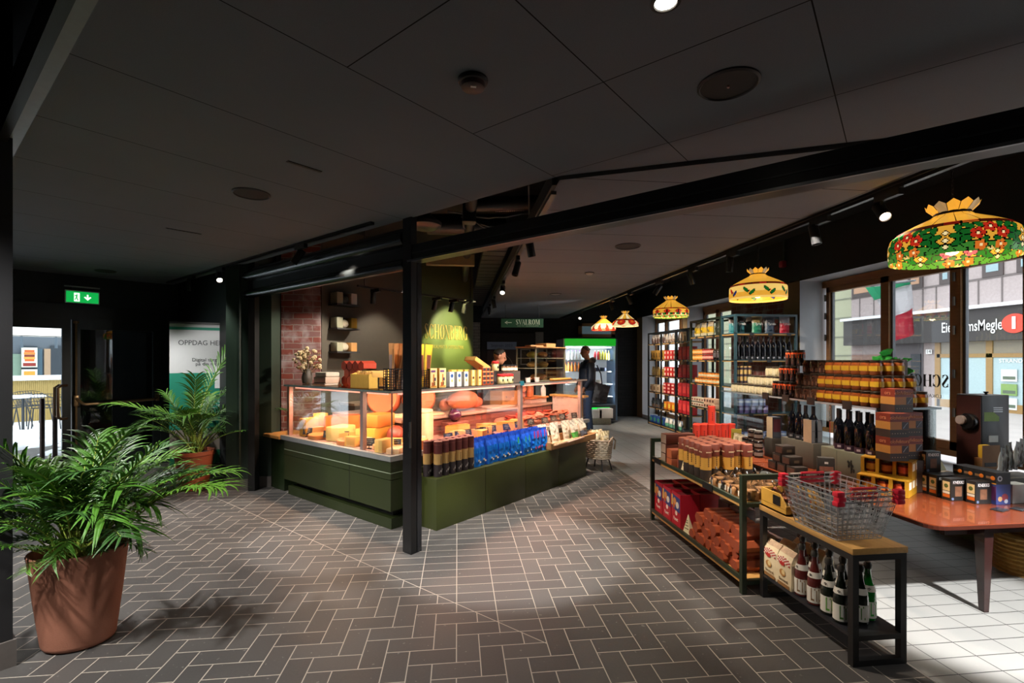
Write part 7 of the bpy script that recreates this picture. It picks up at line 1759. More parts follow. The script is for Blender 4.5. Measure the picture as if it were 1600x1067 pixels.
def wine(lc, txtc):
    def f():
        b = MB(); b.lathe([(.034, 0), (.0375, .005), (.0375, .185), (.034, .205), (.019, .235), (.0145, .25), (.0145, .262)], mat('#0b0c12', .06, coat=.6, noise=.05), 20); o = b.build('wine_bottle')
        d = MB(); d.lathe([(.0162, .250), (.0162, .318), (.0001, .32)], mat('#121013', .35), 14, cap=False); d.build('capsule', o)
        e = MB(); e.lathe([(.0380, .004), (.0380, .048)], mat(lc, .6), 20, cap=False); e.build('label', o)
        t_ = MB()
        for k in range(5): a = PI + .35 + .13 * (k - 2); t_.box(-.002, -.0386, .018, .003, -.0381, .034, mat(txtc, .5), Matrix.Rotation(a - 1.5 * PI, 4, 'Z'))
        t_.build('label_print', o); return o
    return f
for k, y in enumerate([onx(u, HZ, 3.095).y for u in (1383, 1362, 1344, 1328, 1312)]):
    place('wine', wine('#3c2233', '#b9a8ac'), (3.095, y, RZ + .001), .1 * k, '%s wine bottle with purple foot label on the olive carton' % ORD[k], 'wine bottle', 'wine bottles on the olive carton')
for k, y in enumerate((3.44, 3.535, 3.63, 3.73)):
    place('wine', None, (3.162, y, RZ + .001), .2 * k, '%s wine bottle in the rear row on the olive carton' % ORD[k], 'wine bottle', 'rear wine bottles on the olive carton')
for k, y in enumerate([onx(u, HZ, 3.095).y for u in (1271, 1259, 1249, 1238)]):
    place('wine2', wine('#191a20', '#7a7a80'), (3.095, y, RZ + .001), .1 * k, '%s dark label wine bottle on the dark carton' % ORD[k], 'wine bottle', 'wine bottles on the dark carton')
place('mapbox', printed('bottle_carton', .10, .10, .20, '#5a5a62', [(-.9, .9, .05, .95, '#6d6e72'), (-.5, -.46, .1, .9, '#2b2b2e'), (.1, .14, .1, .9, '#2b2b2e'), (-.9, .9, .5, .52, '#2b2b2e')], side='#b59a7c'), (3.10, 3.95, RZ + .001), 0, 'tall grey map printed carton between the two wine bottle groups', 'carton')
place('redcarton', printed('bottle_carton', .09, .09, .20, '#4a4d55', [(-.8, .8, .3, .9, '#6a2c34'), (-.8, .8, .05, .28, '#4f5660')], side='#cdb896'), (3.06, 4.42, TBL + .19), 0, 'tall cream sided carton with red front left of the wine bottles', 'carton')
carton('wine_carton', 3.0, 4.36, 3.12, 4.48, TBL + .001, TBL + .189, '#3a352e', 'small dark carton under the tall cream sided carton', False)
# dark chocolate boxes, pyramid
def chocbox(w=.11, d=.11, h=.072):
    def f():
        b = MB(); b.rbox(-w / 2, -d / 2, 0, w / 2, d / 2, h, mat('#2a2320', .4, noise=.2), .002); o = b.build('chocolate_box'); c = MB(); c.box(-w / 2 - .001, -d * .36, h * .15, -w / 2, d * .36, h * .8, mat('#6e4a3c', .6, noise=.4, scale=50)); c.box(-w * .2, -d / 2 - .001, h * .3, w * .2, -d / 2, h * .6, mat('#5a4a3a', .6)); c.build('label', o); return o
    return f
for row, ys in enumerate(((3.70, 3.82, 3.94), (3.76, 3.88), (3.85,))):
    for k, y in enumerate(ys): place('choc', chocbox(), (2.765, y, TBL + .001 + .073 * row), 0, '%s dark chocolate box in the %s layer of the small pyramid' % (ORD[k], ('bottom', 'middle', 'top')[row]), 'chocolate box', 'dark chocolate boxes in a pyramid')
b = MB(); b.rbox(2.70, 3.30, TBL + .001, 2.86, 3.60, TBL + .045, mat('#23221d', .4), .004); tag(b.build('flat_black_box'), 'flat black box under the standing dark menu card', 'box')
r = empty('menu_card', (2.79, 3.42, TBL + .046), -.5); MB().rbox(-.055, -.03, 0, .055, .03, .155, mat('#2a2622', .5), .002).build('card_holder', r); b = MB(); b.box(-.045, -.0315, .055, .045, -.0305, .09, mat('#a06a58', .5, noise=.5, scale=50)); b.box(-.012, -.0315, .11, .012, -.0305, .125, WHITE); b.build('printed_picture', r); tag(r, 'standing dark menu card with small picture on the flat black box', 'menu card')
for k, (u, v) in enumerate(((1153, 683), (1163, 686), (1173, 689), (1184, 693), (1195, 697), (1206, 701))):
    place('jbox', printed('jam_box', .10, .10, .075, '#26221f', [(-.6, .6, .2, .8, '#4a4440'), (-.5, .0, .5, .75, '#a85a38')], side='#3a3632'), (2.80, gnd(u, v + 3, TBL).y, TBL + .001), 0, '%s black jam box from the far end of the table edge row' % ORD[k], 'jam box', 'black jam boxes on the table edge')
for k, y in enumerate((4.92, 5.02, 5.12)): place('jbox', None, (2.91, y, TBL + .001), 0, '%s black jam box in the second row from the table edge' % ORD[k], 'jam box', 'black jam boxes in the second row')
def bjar(c='#1c1718', lc='#8a8078', lid='#c9c6c2', r=.04, h=.085):
    def f():
        b = MB(); b.lathe([(r * .92, 0), (r, .006), (r, h * .75), (r * .8, h * .86)], mat(c, .2, noise=.2), 16); o = b.build('preserve_jar'); d = MB(); d.lathe([(r * .86, h * .85), (r * .88, h), (.0001, h)], mat(lid, .3, .4), 16, cap=False); d.build('lid', o); e = MB(); e.lathe([(r * 1.01, h * .2), (r * 1.01, h * .58)], mat(lc, .6), 16, cap=False); e.build('label', o); return o
    return f
for row in range(3):
    for k, y in enumerate((4.42, 4.52, 4.62)[:3 - (row > 1)]): place('bjar', bjar(), (2.90, y, TBL + .001 + .086 * row), 0, '%s black preserve jar in layer %s beside the tall cream sided carton' % (ORD[k], ('one', 'two', 'three')[row]), 'jar', 'black preserve jars in three layers')
for k, y in enumerate((4.75, 4.84)): place('cream', bag('cream_bag', .10, .17, .06, lambda u, v: '#d9cfb0' if v < .6 else '#b8a888', seed=61), (2.93, y, TBL + .001), -PI / 2, '%s cream paper bag between jam boxes and preserve jars' % ORD[k], 'bag', 'cream paper bags on the far table')
place('ycard', printed('yellow_card', .10, .02, .2, '#b5a84a', [(-.8, .8, .5, .8, '#8f7a2c')]), (2.98, 4.93, TBL + .001), -.4, 'yellow green card standing behind the jam boxes', 'card')
# red tubes
def redtube():
    b = MB(); r, h = .042, .20; b.lathe([(r, 0), (r, h - .02), (r * 1.02, h - .02), (r * 1.02, h), (r * .9, h + .003), (.0001, h + .003)], mat('#d8402f', .45, noise=.06), 20, cap=False); o = b.build('red_tube')
    c = MB()
    for k in range(5): c.box(-.004, -r - .001, .04 + k * .02, .005, -r, .053 + k * .02, mat('#5a1612', .5))
    c.build('dark_print', o); return o
rt = [(2.72, 5.30), (2.81, 5.31), (2.90, 5.30), (2.99, 5.32), (3.08, 5.33), (3.17, 5.34), (2.78, 5.40), (2.88, 5.40), (2.98, 5.41)]
for k, (x, y) in enumerate(rt): place('rtube', redtube, (x, y, TBL + .001), -.3, '%s red tube counted from the table corner, %s row' % (ORD[k % 6], ('front', 'back')[k > 5]), 'tube', 'red tubes at the far table end')
place('rtube', None, (2.93, 5.35, TBL + .205), -.3, 'single red tube standing on top of the other red tubes', 'tube')
for k, x in enumerate((2.80, 2.88, 2.96)): o = MB().sphere((0, 0, .028), .03, mat('#e3d6b0', .6, noise=.15), 10, 7, sx=1.5, sz=.9, wob=lambda a, kk: 1 + .12 * math.sin(8 * a + 2 * kk)).build('twisted_pack', loc=(x, 5.17, TBL + .001)); tag(o, '%s cream twisted pack lying before the red tubes' % ORD[k], 'pack', 'cream twisted packs')
# glass display rack
GX0, GX1, GY0, GY1, GZ = 3.085, 3.62, 3.28, 5.42, 1.14
r = empty('glass_rack', (GX0, GY0, TBL)); w, L, hz = GX1 - GX0, GY1 - GY0, GZ - TBL
MB().box(0, 0, hz - .012, w, L, hz, glass((.86, .95, .95), 1.2, film=.04)).build('glass_shelf', r)
b = MB(); b.box(-.004, -.004, hz - .014, 0, L, hz + .002, mat('#aab6ba', .25, .5)); b.box(-.004, -.004, hz - .014, w, 0, hz + .002, mat('#7d888c', .25, .5)); b.build('shelf_edge', r)
for y in (.02, L / 2, L - .03): MB().box(.02, y, 0, w - .02, y + .012, hz - .014, glass((.85, .93, .95), 1.2, film=.03)).build('glass_support', r)
for k, y in enumerate((.22, .62, .95, 1.25)): MB().box(-.012, y, hz - .035, -.005, y + .09, hz + .03, mat('#2c201c', .5)).build('price_card', r)
tag(r, 'long glass rack on the tables carrying rows of jars', 'rack')
def spjar(kind):
    def f():
        r, h = .043, .118; c, lc, lid = {'yellow': ('#7c3c1a', '#c49c20', '#3a3228'), 'orange': ('#2a1e1c', '#c9501e', '#2a2624'), 'brown': ('#3d241a', '#7a5440', '#3c3630'), 'cream': ('#d9cba6', '#e2d6b4', '#4a443c')}[kind]
        if kind == 'orange': r, h = .036, .15
        if kind == 'cream': r, h = .05, .095
        b = MB(); b.lathe([(r * .9, 0), (r, .008), (r, h * .72), (r * .86, h * .84), (r * .84, h * .86)], mat(c, .12, noise=.55, scale=60, coat=.5), 18); o = b.build('spice_jar')
        d = MB(); d.lathe([(r * .90, h * .84), (r * .92, h * .86), (r * .92, h * .98), (r * .86, h), (.0001, h)], mat(lid, .3, .5), 18, cap=False); d.build('lid', o)
        e = MB(); m = mat(lc, .55, noise=.1, scale=60)
        zz = {'yellow': (.28, .62), 'orange': (.50, .84), 'brown': (.1, .4), 'cream': (.05, .68)}[kind]
        for (a0, a1) in ((PI * .62, PI * 1.38), (PI * 1.42, PI * 1.95)) if kind == 'yellow' else ((0, 2 * PI),):
            n = 9
            for i in range(n):
                p, q = a0 + (a1 - a0) * i / n, a0 + (a1 - a0) * (i + 1) / n; R = r * 1.015; e.poly([(R * math.cos(p), R * math.sin(p), h * zz[0]), (R * math.cos(q), R * math.sin(q), h * zz[0]), (R * math.cos(q), R * math.sin(q), h * zz[1]), (R * math.cos(p), R * math.sin(p), h * zz[1])], m)
        e.build('label', o); return o
    return f
def kindat(y): return 'yellow' if y < 3.95 else ('brown' if y < 4.25 else ('orange' if y < 4.50 else 'cream'))
tiers = [(GZ + .001, GX0 + .055, 3.335, 5.3, 0), (GZ + .120, GX0 + .10, 3.38, 5.0, .04), (GZ + .239, GX0 + .145, 3.44, 4.72, .08)]
for ti, (z, x, y0, y1, off) in enumerate(tiers):
    y = y0; k = 0; cnt = {}
    while y < y1:
        kd = kindat(y); st_ = {'yellow': .092, 'brown': .092, 'orange': .08, 'cream': .104}[kd]
        zz = z if kd != 'cream' else GZ + .001 + .096 * ti
        if kd == 'orange' and ti == 2: zz = GZ + .302
        if kd == 'orange' and ti == 1: zz = GZ + .1515
        n = cnt.get(kd, 0); cnt[kd] = n + 1
        if not (kd == 'orange' and ti == 1 and False): place('sp' + kd, spjar(kd), (x, y, zz), .0 if kd != 'yellow' else -.15, '%s %s labelled jar in the %s tier of the glass rack, window edge row first' % (ORD[n], kd, ('lowest', 'middle', 'top')[ti]) if False else '%s %s labelled jar from the near end, %s tier of the glass rack' % (ORD[n], kd, ('lowest', 'middle', 'top')[ti]), 'jar', '%s labelled jars on the glass rack' % kd)
        y += st_
for ti in range(3):
    for k in range(4 - ti):
        x = GX0 + .055 + .092 * (k + 1) + .045 * ti; y = 3.335 + .05 * ti
        place('spyellow', None, (x, y, GZ + .001 + .119 * ti), .9, '%s yellow labelled jar turning the near corner, %s tier' % (ORD[k], ('lowest', 'middle', 'top')[ti]), 'jar', 'yellow labelled jars round the rack corner')
for k in range(10): place('spbrown', spjar('brown'), (GX0 + .15 + .03, 3.44 + .094 * k, GZ + .001), 0, '%s plain brown jar standing in the second row of the glass rack' % ORD[k], 'jar', 'brown jars in the second rack row')
for k in range(9): place('spbrown', None, (GX0 + .23, 3.50 + .094 * k, GZ + .120), 0, '%s plain brown jar in the second row, middle tier' % ORD[k], 'jar', 'brown jars in the second rack row, middle tier')
def blueb():
    b = MB(); b.lathe([(.03, 0), (.032, .01), (.032, .15), (.014, .2), (.013, .25)], mat('#1d2c4a', .1, coat=.5), 14); o = b.build('blue_bottle'); d = MB(); d.lathe([(.015, .24), (.015, .275)], mat('#15161a', .4), 10); d.build('cap', o); return o
for k in range(7): place('blueb', blueb, (3.30 + .1 * (k % 2), 3.45 + .18 * k, TBL + .001), 0, '%s blue glass bottle standing under the glass shelf' % ORD[k], 'bottle', 'blue bottles under the glass shelf')
# green leafy bunch behind the jars
b = MB(); random.seed(21)
tv = Vector((.71, -.70, 0)); uz = Vector((0, 0, 1))
for k in range(30):
    f = k / 29; c = tv * (-.09 + .20 * f) + uz * (.06 - .12 * f * f) + Vector((random.uniform(-.03, .03), random.uniform(-.03, .03), random.uniform(-.03, .04))); a = random.uniform(-2.4, .9); l = random.uniform(.045, .075)
    d = (tv * math.cos(a) + uz * math.sin(a)) * l; n = Vector((random.uniform(-.5, .5), random.uniform(-.5, .5), random.uniform(-.3, .3))) * l * .5; s_ = (uz * math.cos(a) - tv * math.sin(a)) * l * .42 + n * .4; m = mat(('#2f9a3c', '#3fb54a', '#1f7a30')[k % 3], .4)
    b.poly([c, c + d * .45 + s_, c + d + n, c + d * .5], m); b.poly([c, c + d * .5, c + d + n, c + d * .45 - s_ * .9], m)
tag(b.build('leafy_garland', loc=(3.50, 3.60, GZ + .315)), 'bright green leafy garland behind the top jars by the window', 'garland')
o = MB().rbox(-.03, -.14, 0, .05, .14, .36, mat('#3a241a', .5, noise=.3), .01).build('jar_riser', loc=(3.50, 3.62, GZ + .001)); tag(o, 'brown riser block behind the jars carrying the leafy garland', 'riser')
# gift boxes with brown, tan and dark bands
def bandbox(w=.155, d=.14, h=.165):
    def f():
        b = MB(); bands = [(0, .33, '#2c2320'), (.33, .66, '#b07a38'), (.66, 1, '#74281a')]
        for z0, z1, c in bands: b.box(-w / 2, -d / 2, z0 * h, w / 2, d / 2, z1 * h, mat(c, .45, noise=.06))
        b.box(-w / 2 + .002, -d / 2 + .002, h, w / 2 - .002, d / 2 - .002, h + .001, mat('#7f3520', .5)); o = b.build('cake_gift_box')
        c = MB(); c.box(w * .12, -d / 2 - .001, h * .34, w * .49, -d / 2 - .0002, h * .65, mat('#2c2430', .4)); c.tube([(w * .18, -d / 2 - .001, h * .38), (w * .3, -d / 2 - .001, h * .52), (w * .42, -d / 2 - .001, h * .62)], .003, mat('#9fb0c4', .4), 4)
        for k in range(6): c.box(-w * .4 + k * w * .14, -d / 2 - .001, h * .15, -w * .4 + k * w * .14 + .005, -d / 2, h * .18, mat('#c9b08f', .5))
        c.build('printed_mark', o); txt('olofviktors', .036, mat('#e8ab84', .5), (.0, -d / 2 - .0015, h * .83), o, '-y', 'brand_lettering', sx=.95); txt('ors', .04, mat('#c9855f', .5), (-w / 2 - .001, 0, h * .83), o, '-x', 'brand_lettering'); return o
    return f
bz = TBL + .001
o = MB().rbox(-.07, -.06, 0, .07, .06, .229, mat('#3b2a20', .6), .004).build('display_carton', loc=(3.30, 3.17, bz)); tag(o, 'plain dark carton right under the banded cake boxes', 'carton')
for k, (x, y, z, la) in enumerate(((3.075, 3.14, bz + .2335, 'lower front banded cake box standing on the yellow jar boxes'), (3.075, 3.14, bz + .40, 'upper front banded cake box standing on another'), (3.235, 3.19, bz + .2335, 'banded cake box on the window side of the pair'), (3.18, 3.21, bz + .567, 'topmost banded cake box set back on the others'), (3.235, 3.19, bz + .40, 'upper banded cake box on the window side'))):
    place('band', bandbox(.145, .12, .1655), (x, y, z), .0, la, 'cake box', 'banded cake boxes')
# yellow window boxes of jars
YB = mat('#ab7d18', .5, noise=.08)
def honeybox():
    w, d, h = .30, .09, .115; b = MB(); b.box(-w / 2, -d / 2, 0, w / 2, d / 2, .008, YB); b.box(-w / 2, -d / 2, h - .008, w / 2, d / 2, h, YB); b.box(-w / 2, d / 2 - .004, .008, w / 2, d / 2, h - .008, YB)
    for x0, x1 in ((-w / 2, -w / 2 + .022), (-.061, -.039), (.039, .061), (w / 2 - .022, w / 2)): b.box(x0, -d / 2, .008, x1, -d / 2 + .004, h - .008, YB)
    b.box(-w / 2, -d / 2 + .004, .008, -w / 2 + .004, d / 2 - .004, h - .008, YB); b.box(w / 2 - .004, -d / 2 + .004, .008, w / 2, d / 2 - .004, h - .008, YB); b.box(w / 2 - .001, -.03, .05, w / 2 + .001, .03, .1, mat('#e6dfc9', .6)); o = b.build('yellow_jar_box')
    for k, x in enumerate((-.094, 0, .094)):
        j = MB(); j.lathe([(.030, .009), (.034, .014), (.034, .075), (.028, .085, mat('#2a2420', .3)), (.031, .087), (.031, .102), (.0001, .103)], mat('#7a2a12', .2, noise=.3), 16, (x, 0, 0), cap=False); j_ = j.build('jar', o)
        l = MB(); l.lathe([(.0345, .028), (.0345, .07)], mat(('#e0a03a', '#d8782a', '#c84a2c')[k], .5, noise=.3, scale=60), 16, (x, 0, 0), cap=False); l.build('jar_label', j_)
    return o
HR = -math.radians(57)
a = Vector((2.97, 3.115, 0))
for k, (n, dz, la) in enumerate(((0, 0, 'front lower yellow box of three jars on the table'), (1, 0, 'second lower yellow box of three jars behind the front one'), (2, 0, 'rear lower yellow box of three jars'), (1, .116, 'front upper yellow box of three jars on the lower boxes'), (2, .116, 'rear upper yellow box of three jars'))):
    place('honey', honeybox, (a.x + .039 + .0775 * n, a.y + .025 + .05 * n, TBL + .001 + dz), HR, la, 'jar box', 'yellow boxes of three jars')
# crispbread boxes
def crisp():
    w, d, h = .115, .062, .145; b = MB(); b.box(-w / 2, -d / 2, 0, w / 2, d / 2, h, mat('#1d1c1b', .4, noise=.1)); o = b.build('crispbread_box'); y = -d / 2 - .0006; c = MB()
    c.box(-w * .22, y, h * .2, w * .22, y + .0006, h * .66, mat('#6e4a34', .7, noise=.5, scale=40)); c.lathe([(.009, 0), (.009, .0006)], mat('#5a6a8a', .5), 12, T=Matrix.Translation((-w * .38, y + .0003, h * .09)) @ Matrix.Rotation(PI / 2, 4, 'X')); x = -w / 2 - .0006
    c.box(x, -d * .38, h * .44, x + .0006, d * .38, h * .86, mat('#d8bf86', .6)); c.box(x, -d * .38, h * .30, x + .0006, d * .38, h * .41, mat('#d9d2c0', .6)); c.box(x, -d * .38, h * .13, x + .0006, d * .38, h * .28, mat('#d0661c', .5)); c.sphere((x, 0, h * .66), .014, mat('#4a5a20', .6), 8, 6, sx=.1); c.build('printed_faces', o)
    txt('KNEKKS', .028, mat('#e6e6e6', .5), (0, y - .0006, h * .84), o, '-y', 'brand_lettering', sx=.82, bold=.0006); return o
for k, (x, y, la) in enumerate(((3.365, 2.82, 'front crispbread box nearest the camera'), (3.276, 2.903, 'crispbread box half covered by the front one'), (3.285, 3.005, 'third crispbread box along the table'), (3.285, 3.075, 'fourth crispbread box along the table'), (3.285, 3.145, 'fifth crispbread box along the table'), (3.395, 2.90, 'crispbread box right behind the front one'), (3.402, 2.968, 'second crispbread box behind the front one'), (3.404, 3.036, 'third crispbread box behind the front one'))):
    place('crisp', crisp, (x + .0575, y + .031, TBL + .001), .0, la, 'crispbread box', 'dark crispbread boxes on the table')
place('crisp', None, (3.36, 3.13, TBL + .147), 0, 'single crispbread box standing on top of the others', 'crispbread box')
def longbox(base, orange=True):
    def f():
        w, d, h = .105, .068, .075 if orange else .13; b = MB(); b.box(-w / 2, -d / 2, 0, w / 2, d / 2, h, mat(base, .45, noise=.08)); o = b.build('tea_box' if orange else 'blue_box'); c = MB(); x = -w / 2 - .0006
        if orange:
            c.sphere((x, -d * .2, h * .5), .014, mat('#e07a1e', .5), 8, 6, sx=.1); c.box(x, -d * .05, h * .4, x + .0006, d * .4, h * .6, mat('#8a6a4a', .5)); c.lathe([(.018, 0), (.018, .0006)], mat('#b9c4cc', .5), 16, T=Matrix.Translation((-w * .24, -d / 2, h * .5)) @ Matrix.Rotation(PI / 2, 4, 'X')); c.lathe([(.009, 0), (.009, .0012)], mat('#33424f', .5), 12, T=Matrix.Translation((-w * .24, -d / 2, h * .5)) @ Matrix.Rotation(PI / 2, 4, 'X')); c.box(x + .0006, -d / 2, 0, x, d / 2, .006, mat('#d99a2a', .5))
        else:
            c.lathe([(.024, 0), (.024, .0006)], mat('#8a3a44', .5), 14, T=Matrix.Translation((.012, -d / 2, h * .36)) @ Matrix.Rotation(PI / 2, 4, 'X')); c.lathe([(.016, 0), (.016, .0009)], mat('#c9a070', .5), 14, T=Matrix.Translation((-.024, -d / 2, h * .28)) @ Matrix.Rotation(PI / 2, 4, 'X')); c.lathe([(.014, 0), (.014, .0007)], mat('#b9c0d0', .5), 12, T=Matrix.Translation((.02, -d / 2, h * .16)) @ Matrix.Rotation(PI / 2, 4, 'X')); c.box(x, -d / 2, h * .2, x + .0006, d / 2, h * .9, mat('#5a2a5a', .5))
        c.build('printed_faces', o); return o
    return f
g = gnd(1556.5, 789, TBL)
for j in range(4):
    place('blueb_', longbox('#33407a', False), (g.x + .054, g.y + .035 + .07 * j, TBL + .001), 0, '%s blue and purple box from the front, under the dark tea boxes' % ORD[j], 'box', 'blue and purple boxes on the table')
    place('teab', longbox('#242426'), (g.x + .054, g.y + .035 + .07 * j, TBL + .132), 0, '%s dark tea box with orange mark from the front' % ORD[j], 'tea box', 'dark tea boxes on the table')
o = MB().rbox(0, 0, 0, .12, .08, .125, mat('#b9bdb9', .5, noise=.1), .003).build('pale_box', loc=tuple(gnd(1585, 788, TBL) + Vector((.0, .01, .001)))); tag(o, 'pale grey box at the right edge beside the blue box', 'box')
for k, (u, v, s) in enumerate(((1562, 797, .09), (1592, 796, .08))):
    g = gnd(u, v, TBL); o = MB().rbox(-s / 2, -.03, 0, s / 2, .03, .006, mat('#232428', .25), .001).build('flat_leaflet', loc=(g.x, g.y, TBL + .001), rz=.3); tag(o, ('black leaflet lying on the polished table top', 'second black leaflet lying near the pale grey box')[k], 'leaflet')
# card rack and dispenser
g = pt(1512, 735, 3.45); r = empty('card_rack', (3.40, 3.20, TBL + .001)); MB().rbox(-.02, 0, 0, .22, .12, .12, mat('#8d8070', .6), .004).build('rack_base', r); tag(r, 'pale rack of picture cards behind the tea boxes', 'rack')
for k in range(6): o = MB().box(-.05, -.003, 0, .05, .003, .10, mat(('#8d9a7a', '#a3a68a', '#b5b08a')[k % 3], .5)).build('picture_card', loc=(3.42 + .032 * k, 3.23 + .01 * (k % 2), TBL + .122)); o.rotation_euler = (-.45, 0, .25); tag(o, '%s green grey picture card in the rack' % ORD[k], 'card', 'picture cards in the rack')
o = MB().rbox(-.06, -.05, 0, .06, .05, .14, mat('#6d5a48', .6), .004).build('kraft_box', loc=(3.30, 3.20, TBL + .001)); tag(o, 'grey brown kraft box between crispbread and card rack', 'box')
g = pt(1534, 640, 3.72); dx0, dy0 = g.x, g.y
r = empty('oil_dispenser', (dx0, dy0, TBL + .001)); DB = mat('#15161a', .3); hD = .672; wD, dD = .24, .19
MB().rbox(0, 0, 0, wD, dD, hD, DB, .006).build('steel_body', r); MB().box(-.004, .004, .05, 0, dD - .004, hD - .01, mat('#3a1c18', .4)).build('brown_side_panel', r)
b = MB(); 
for z in (hD - .10, hD - .115, hD - .13, .20, .185, .17): b.box(.10, -.002, z, .18, 0, z + .006, mat('#b9bcc0', .3, .5))
b.build('vent_slots', r); b = MB(); T = Matrix.Translation((-.004, dD * .42, hD - .21)) @ Matrix.Rotation(-PI / 2, 4, 'Y'); b.lathe([(.065, 0), (.065, .03), (.055, .04)], mat('#0e0e10', .25), 22, T=T); b.build('round_tap_housing', r)
b = MB(); T2 = Matrix.Translation((-.046, dD * .56, hD - .20)) @ Matrix.Rotation(-PI / 2, 4, 'Y'); b.lathe([(.036, 0), (.036, .02), (.03, .026)], mat('#b5a39c', .4), 20, T=T2); b.build('label_knob', r)
b = MB(); b.poly([(.02, -.001, hD - .20), (.02, -.001, hD - .13), (.10, -.001, hD - .13), (.15, -.001, hD - .165), (.15, -.001, hD - .20)], mat('#7a9a3a', .5)); b.build('green_sticker', r); b = MB(); b.box(.06, -.002, hD - .36, .14, -.0005, hD - .31, mat('#c9cac6', .5)); b.build('white_label', r)
b = MB(); b.lathe([(.008, hD), (.008, hD + .01), (.016, hD + .016), (.016, hD + .024)], DB, 12, (.11, .06, 0)); b.build('lid_knob', r)
tag(r, 'black steel oil dispenser with round tap by the window', 'dispenser')
r = empty('kraft_tray', (dx0 - .07, dy0 - .06, TBL + .001)); KT = mat('#9a7046', .65)
b = MB(); b.box(0, 0, 0, .15, .055, .2, KT); b.box(-.0, -.002, .12, .15, 0, .30, mat('#8a6240', .65)); b.build('tray_body', r); b = MB(); b.box(.02, -.004, .14, .12, -.002, .17, BLACK); b.build('black_label', r); b = MB(); b.rbox(.02, .005, .2, .09, .05, .30, mat('#c9a02a', .5), .01); b.build('yellow_tin', r); tag(r, 'kraft cardboard tray with black label before the oil dispenser', 'tray')
r = empty('spiky_plant', (3.47, 3.55, TBL + .20)); MB().rbox(-.065, -.05, 0, .065, .05, .09, mat('#16282a', .4), .005).build('dark_trough', r); b = MB()
for k in range(11): a = 2 * PI * k / 11; b.tube([(0, 0, .09), (.03 * math.cos(a), .03 * math.sin(a), .16), (.10 * math.cos(a), .10 * math.sin(a), .20 + .06 * (k % 3))], [.006, .005, .001], mat('#3a4038', .6), 5)
b.build('spiky_leaves', r); tag(r, 'small spiky plant in dark trough beside the oil dispenser', 'plant')
o = MB().rbox(-.10, -.09, 0, .10, .09, .199, mat('#3d3c40', .5), .004).build('display_block', loc=(3.47, 3.55, TBL + .001)); tag(o, 'dark display block under the small spiky plant', 'block')
for k in range(6):
    p = pt(1562 + 8 * k, 745 - 3 * (k % 2), 3.45 + .03 * (k % 3)); o = place('frond_pack', bag('seasoning_pack', .045, .20, .03, lambda u, v: '#8d9496' if abs(u) > .6 else '#4a4038', seed=71, bumpy=.006), (p.x, p.y, TBL + .12 + .015 * k), .3, '%s narrow grey seasoning pack standing at the right edge' % ORD[k], 'pack', 'grey seasoning packs by the window', (.0, .2 - .1 * (k % 3)))
o = MB().rbox(-.03, -.06, 0, .30, .12, .118, mat('#4a463c', .6), .004).build('pack_riser', loc=(pt(1562, 745, 3.45).x, pt(1562, 745, 3.45).y, TBL + .001)); tag(o, 'dark riser under the grey seasoning packs', 'riser')
# ================================================================== TALL SHELF UNITS
TEALF = mat('#27424a', .35, noise=.06); ZS = [.06, .42, .77, 1.14, 1.50, 1.865]
def rack(loc, w, d, h, la, along='x', wood=True, fm=None, mids=()):
    fm = fm or TEALF; r = empty('shelf_unit', loc); t = .03; b = MB()
    for x in (0, w - t):
        for y in (0, d - t): b.box(x, y, 0, x + t, y + t, h, fm)
    for y in (0, d - t): b.box(t, y, h - t, w - t, y + t, h, fm)
    for x in (0, w - t): b.box(x, t, h - t, x + t, d - t, h, fm)
    for y in mids: b.box(0, y, 0, t, y + t, h, fm)
    b.build('steel_frame', r)
    for z in ZS:
        b = MB(); b.box(.004, .004, z - .028, w - .004, d - .004, z - .012, WOODL if wood else mat('#b9a582', .5)); b.box(.0, .0, z - .012, w, d, z, fm); b.build('shelf', r)
    b = MB()
    for k, z in enumerate(ZS[1:]):
        for q in range(3):
            if along == 'x': x = w * (.2 + .3 * ((q + k * .37) % 1 * .2 + q)); b.box(min(x, w - .1), -.004, z - .035, min(x, w - .1) + .06, 0, z + .004, TAGB)
            else: y = d * (.12 + .28 * q + .04 * (k % 3)); b.box(-.004, y, z - .035, 0, y + .06, z + .004, TAGB)
    b.build('price_strip', r); tag(r, la, 'shelf unit'); return r
rack((3.73, 6.20, 0), .91, .36, 2.12, 'tall teal steel shelf unit facing the camera, with crisps on top')
rack((3.73, 6.57, 0), .40, .92, 2.12, 'tall dark green shelf unit side on, stocked with honey and yellow bags', 'y', fm=FGRN)
rack((4.45, 9.56, 0), .28, 1.46, 2.12, 'tall black shelf unit with red boxes in the far window niche', 'y', fm=BLACK, mids=(.72,))
rack((4.45, 8.92, 0), .28, .62, 2.12, 'tall black shelf unit end bay beside the tan pillar', 'y', fm=BLACK)
SN = ('bottom', 'second', 'third', 'fourth', 'fifth', 'top')
def ty(base, foot, seed):
    return bag('crisp_bag', .155, .235, .08, lambda u, v: foot if v < .62 else base, seed=seed, bumpy=.008, mark=None)
for k, (u, base, foot, la) in enumerate(((1157, '#3a332c', '#2f6f74', 'dark and teal crisp bag next to the front post'), (1184, '#7c6a44', '#1f6a50', 'green crisp bag second on the top shelf'), (1204, '#4a4a50', '#3a4a5c', 'slate blue crisp bag third on the top shelf'), (1227, '#a8a4a8', '#c41f3a', 'red crisp bag last on the top shelf'))):
    p = ony(u, HZ, 6.28); o = place('ty%d' % k, ty(base, foot, 80 + k), (p.x, 6.30, ZS[5] + .001), 0, la, 'crisp bag', None); txt('Tyrrells', .046, mat('#e8e6e0', .5), (0, -.052, .125), o, '-y', 'brand_lettering', sx=.8)
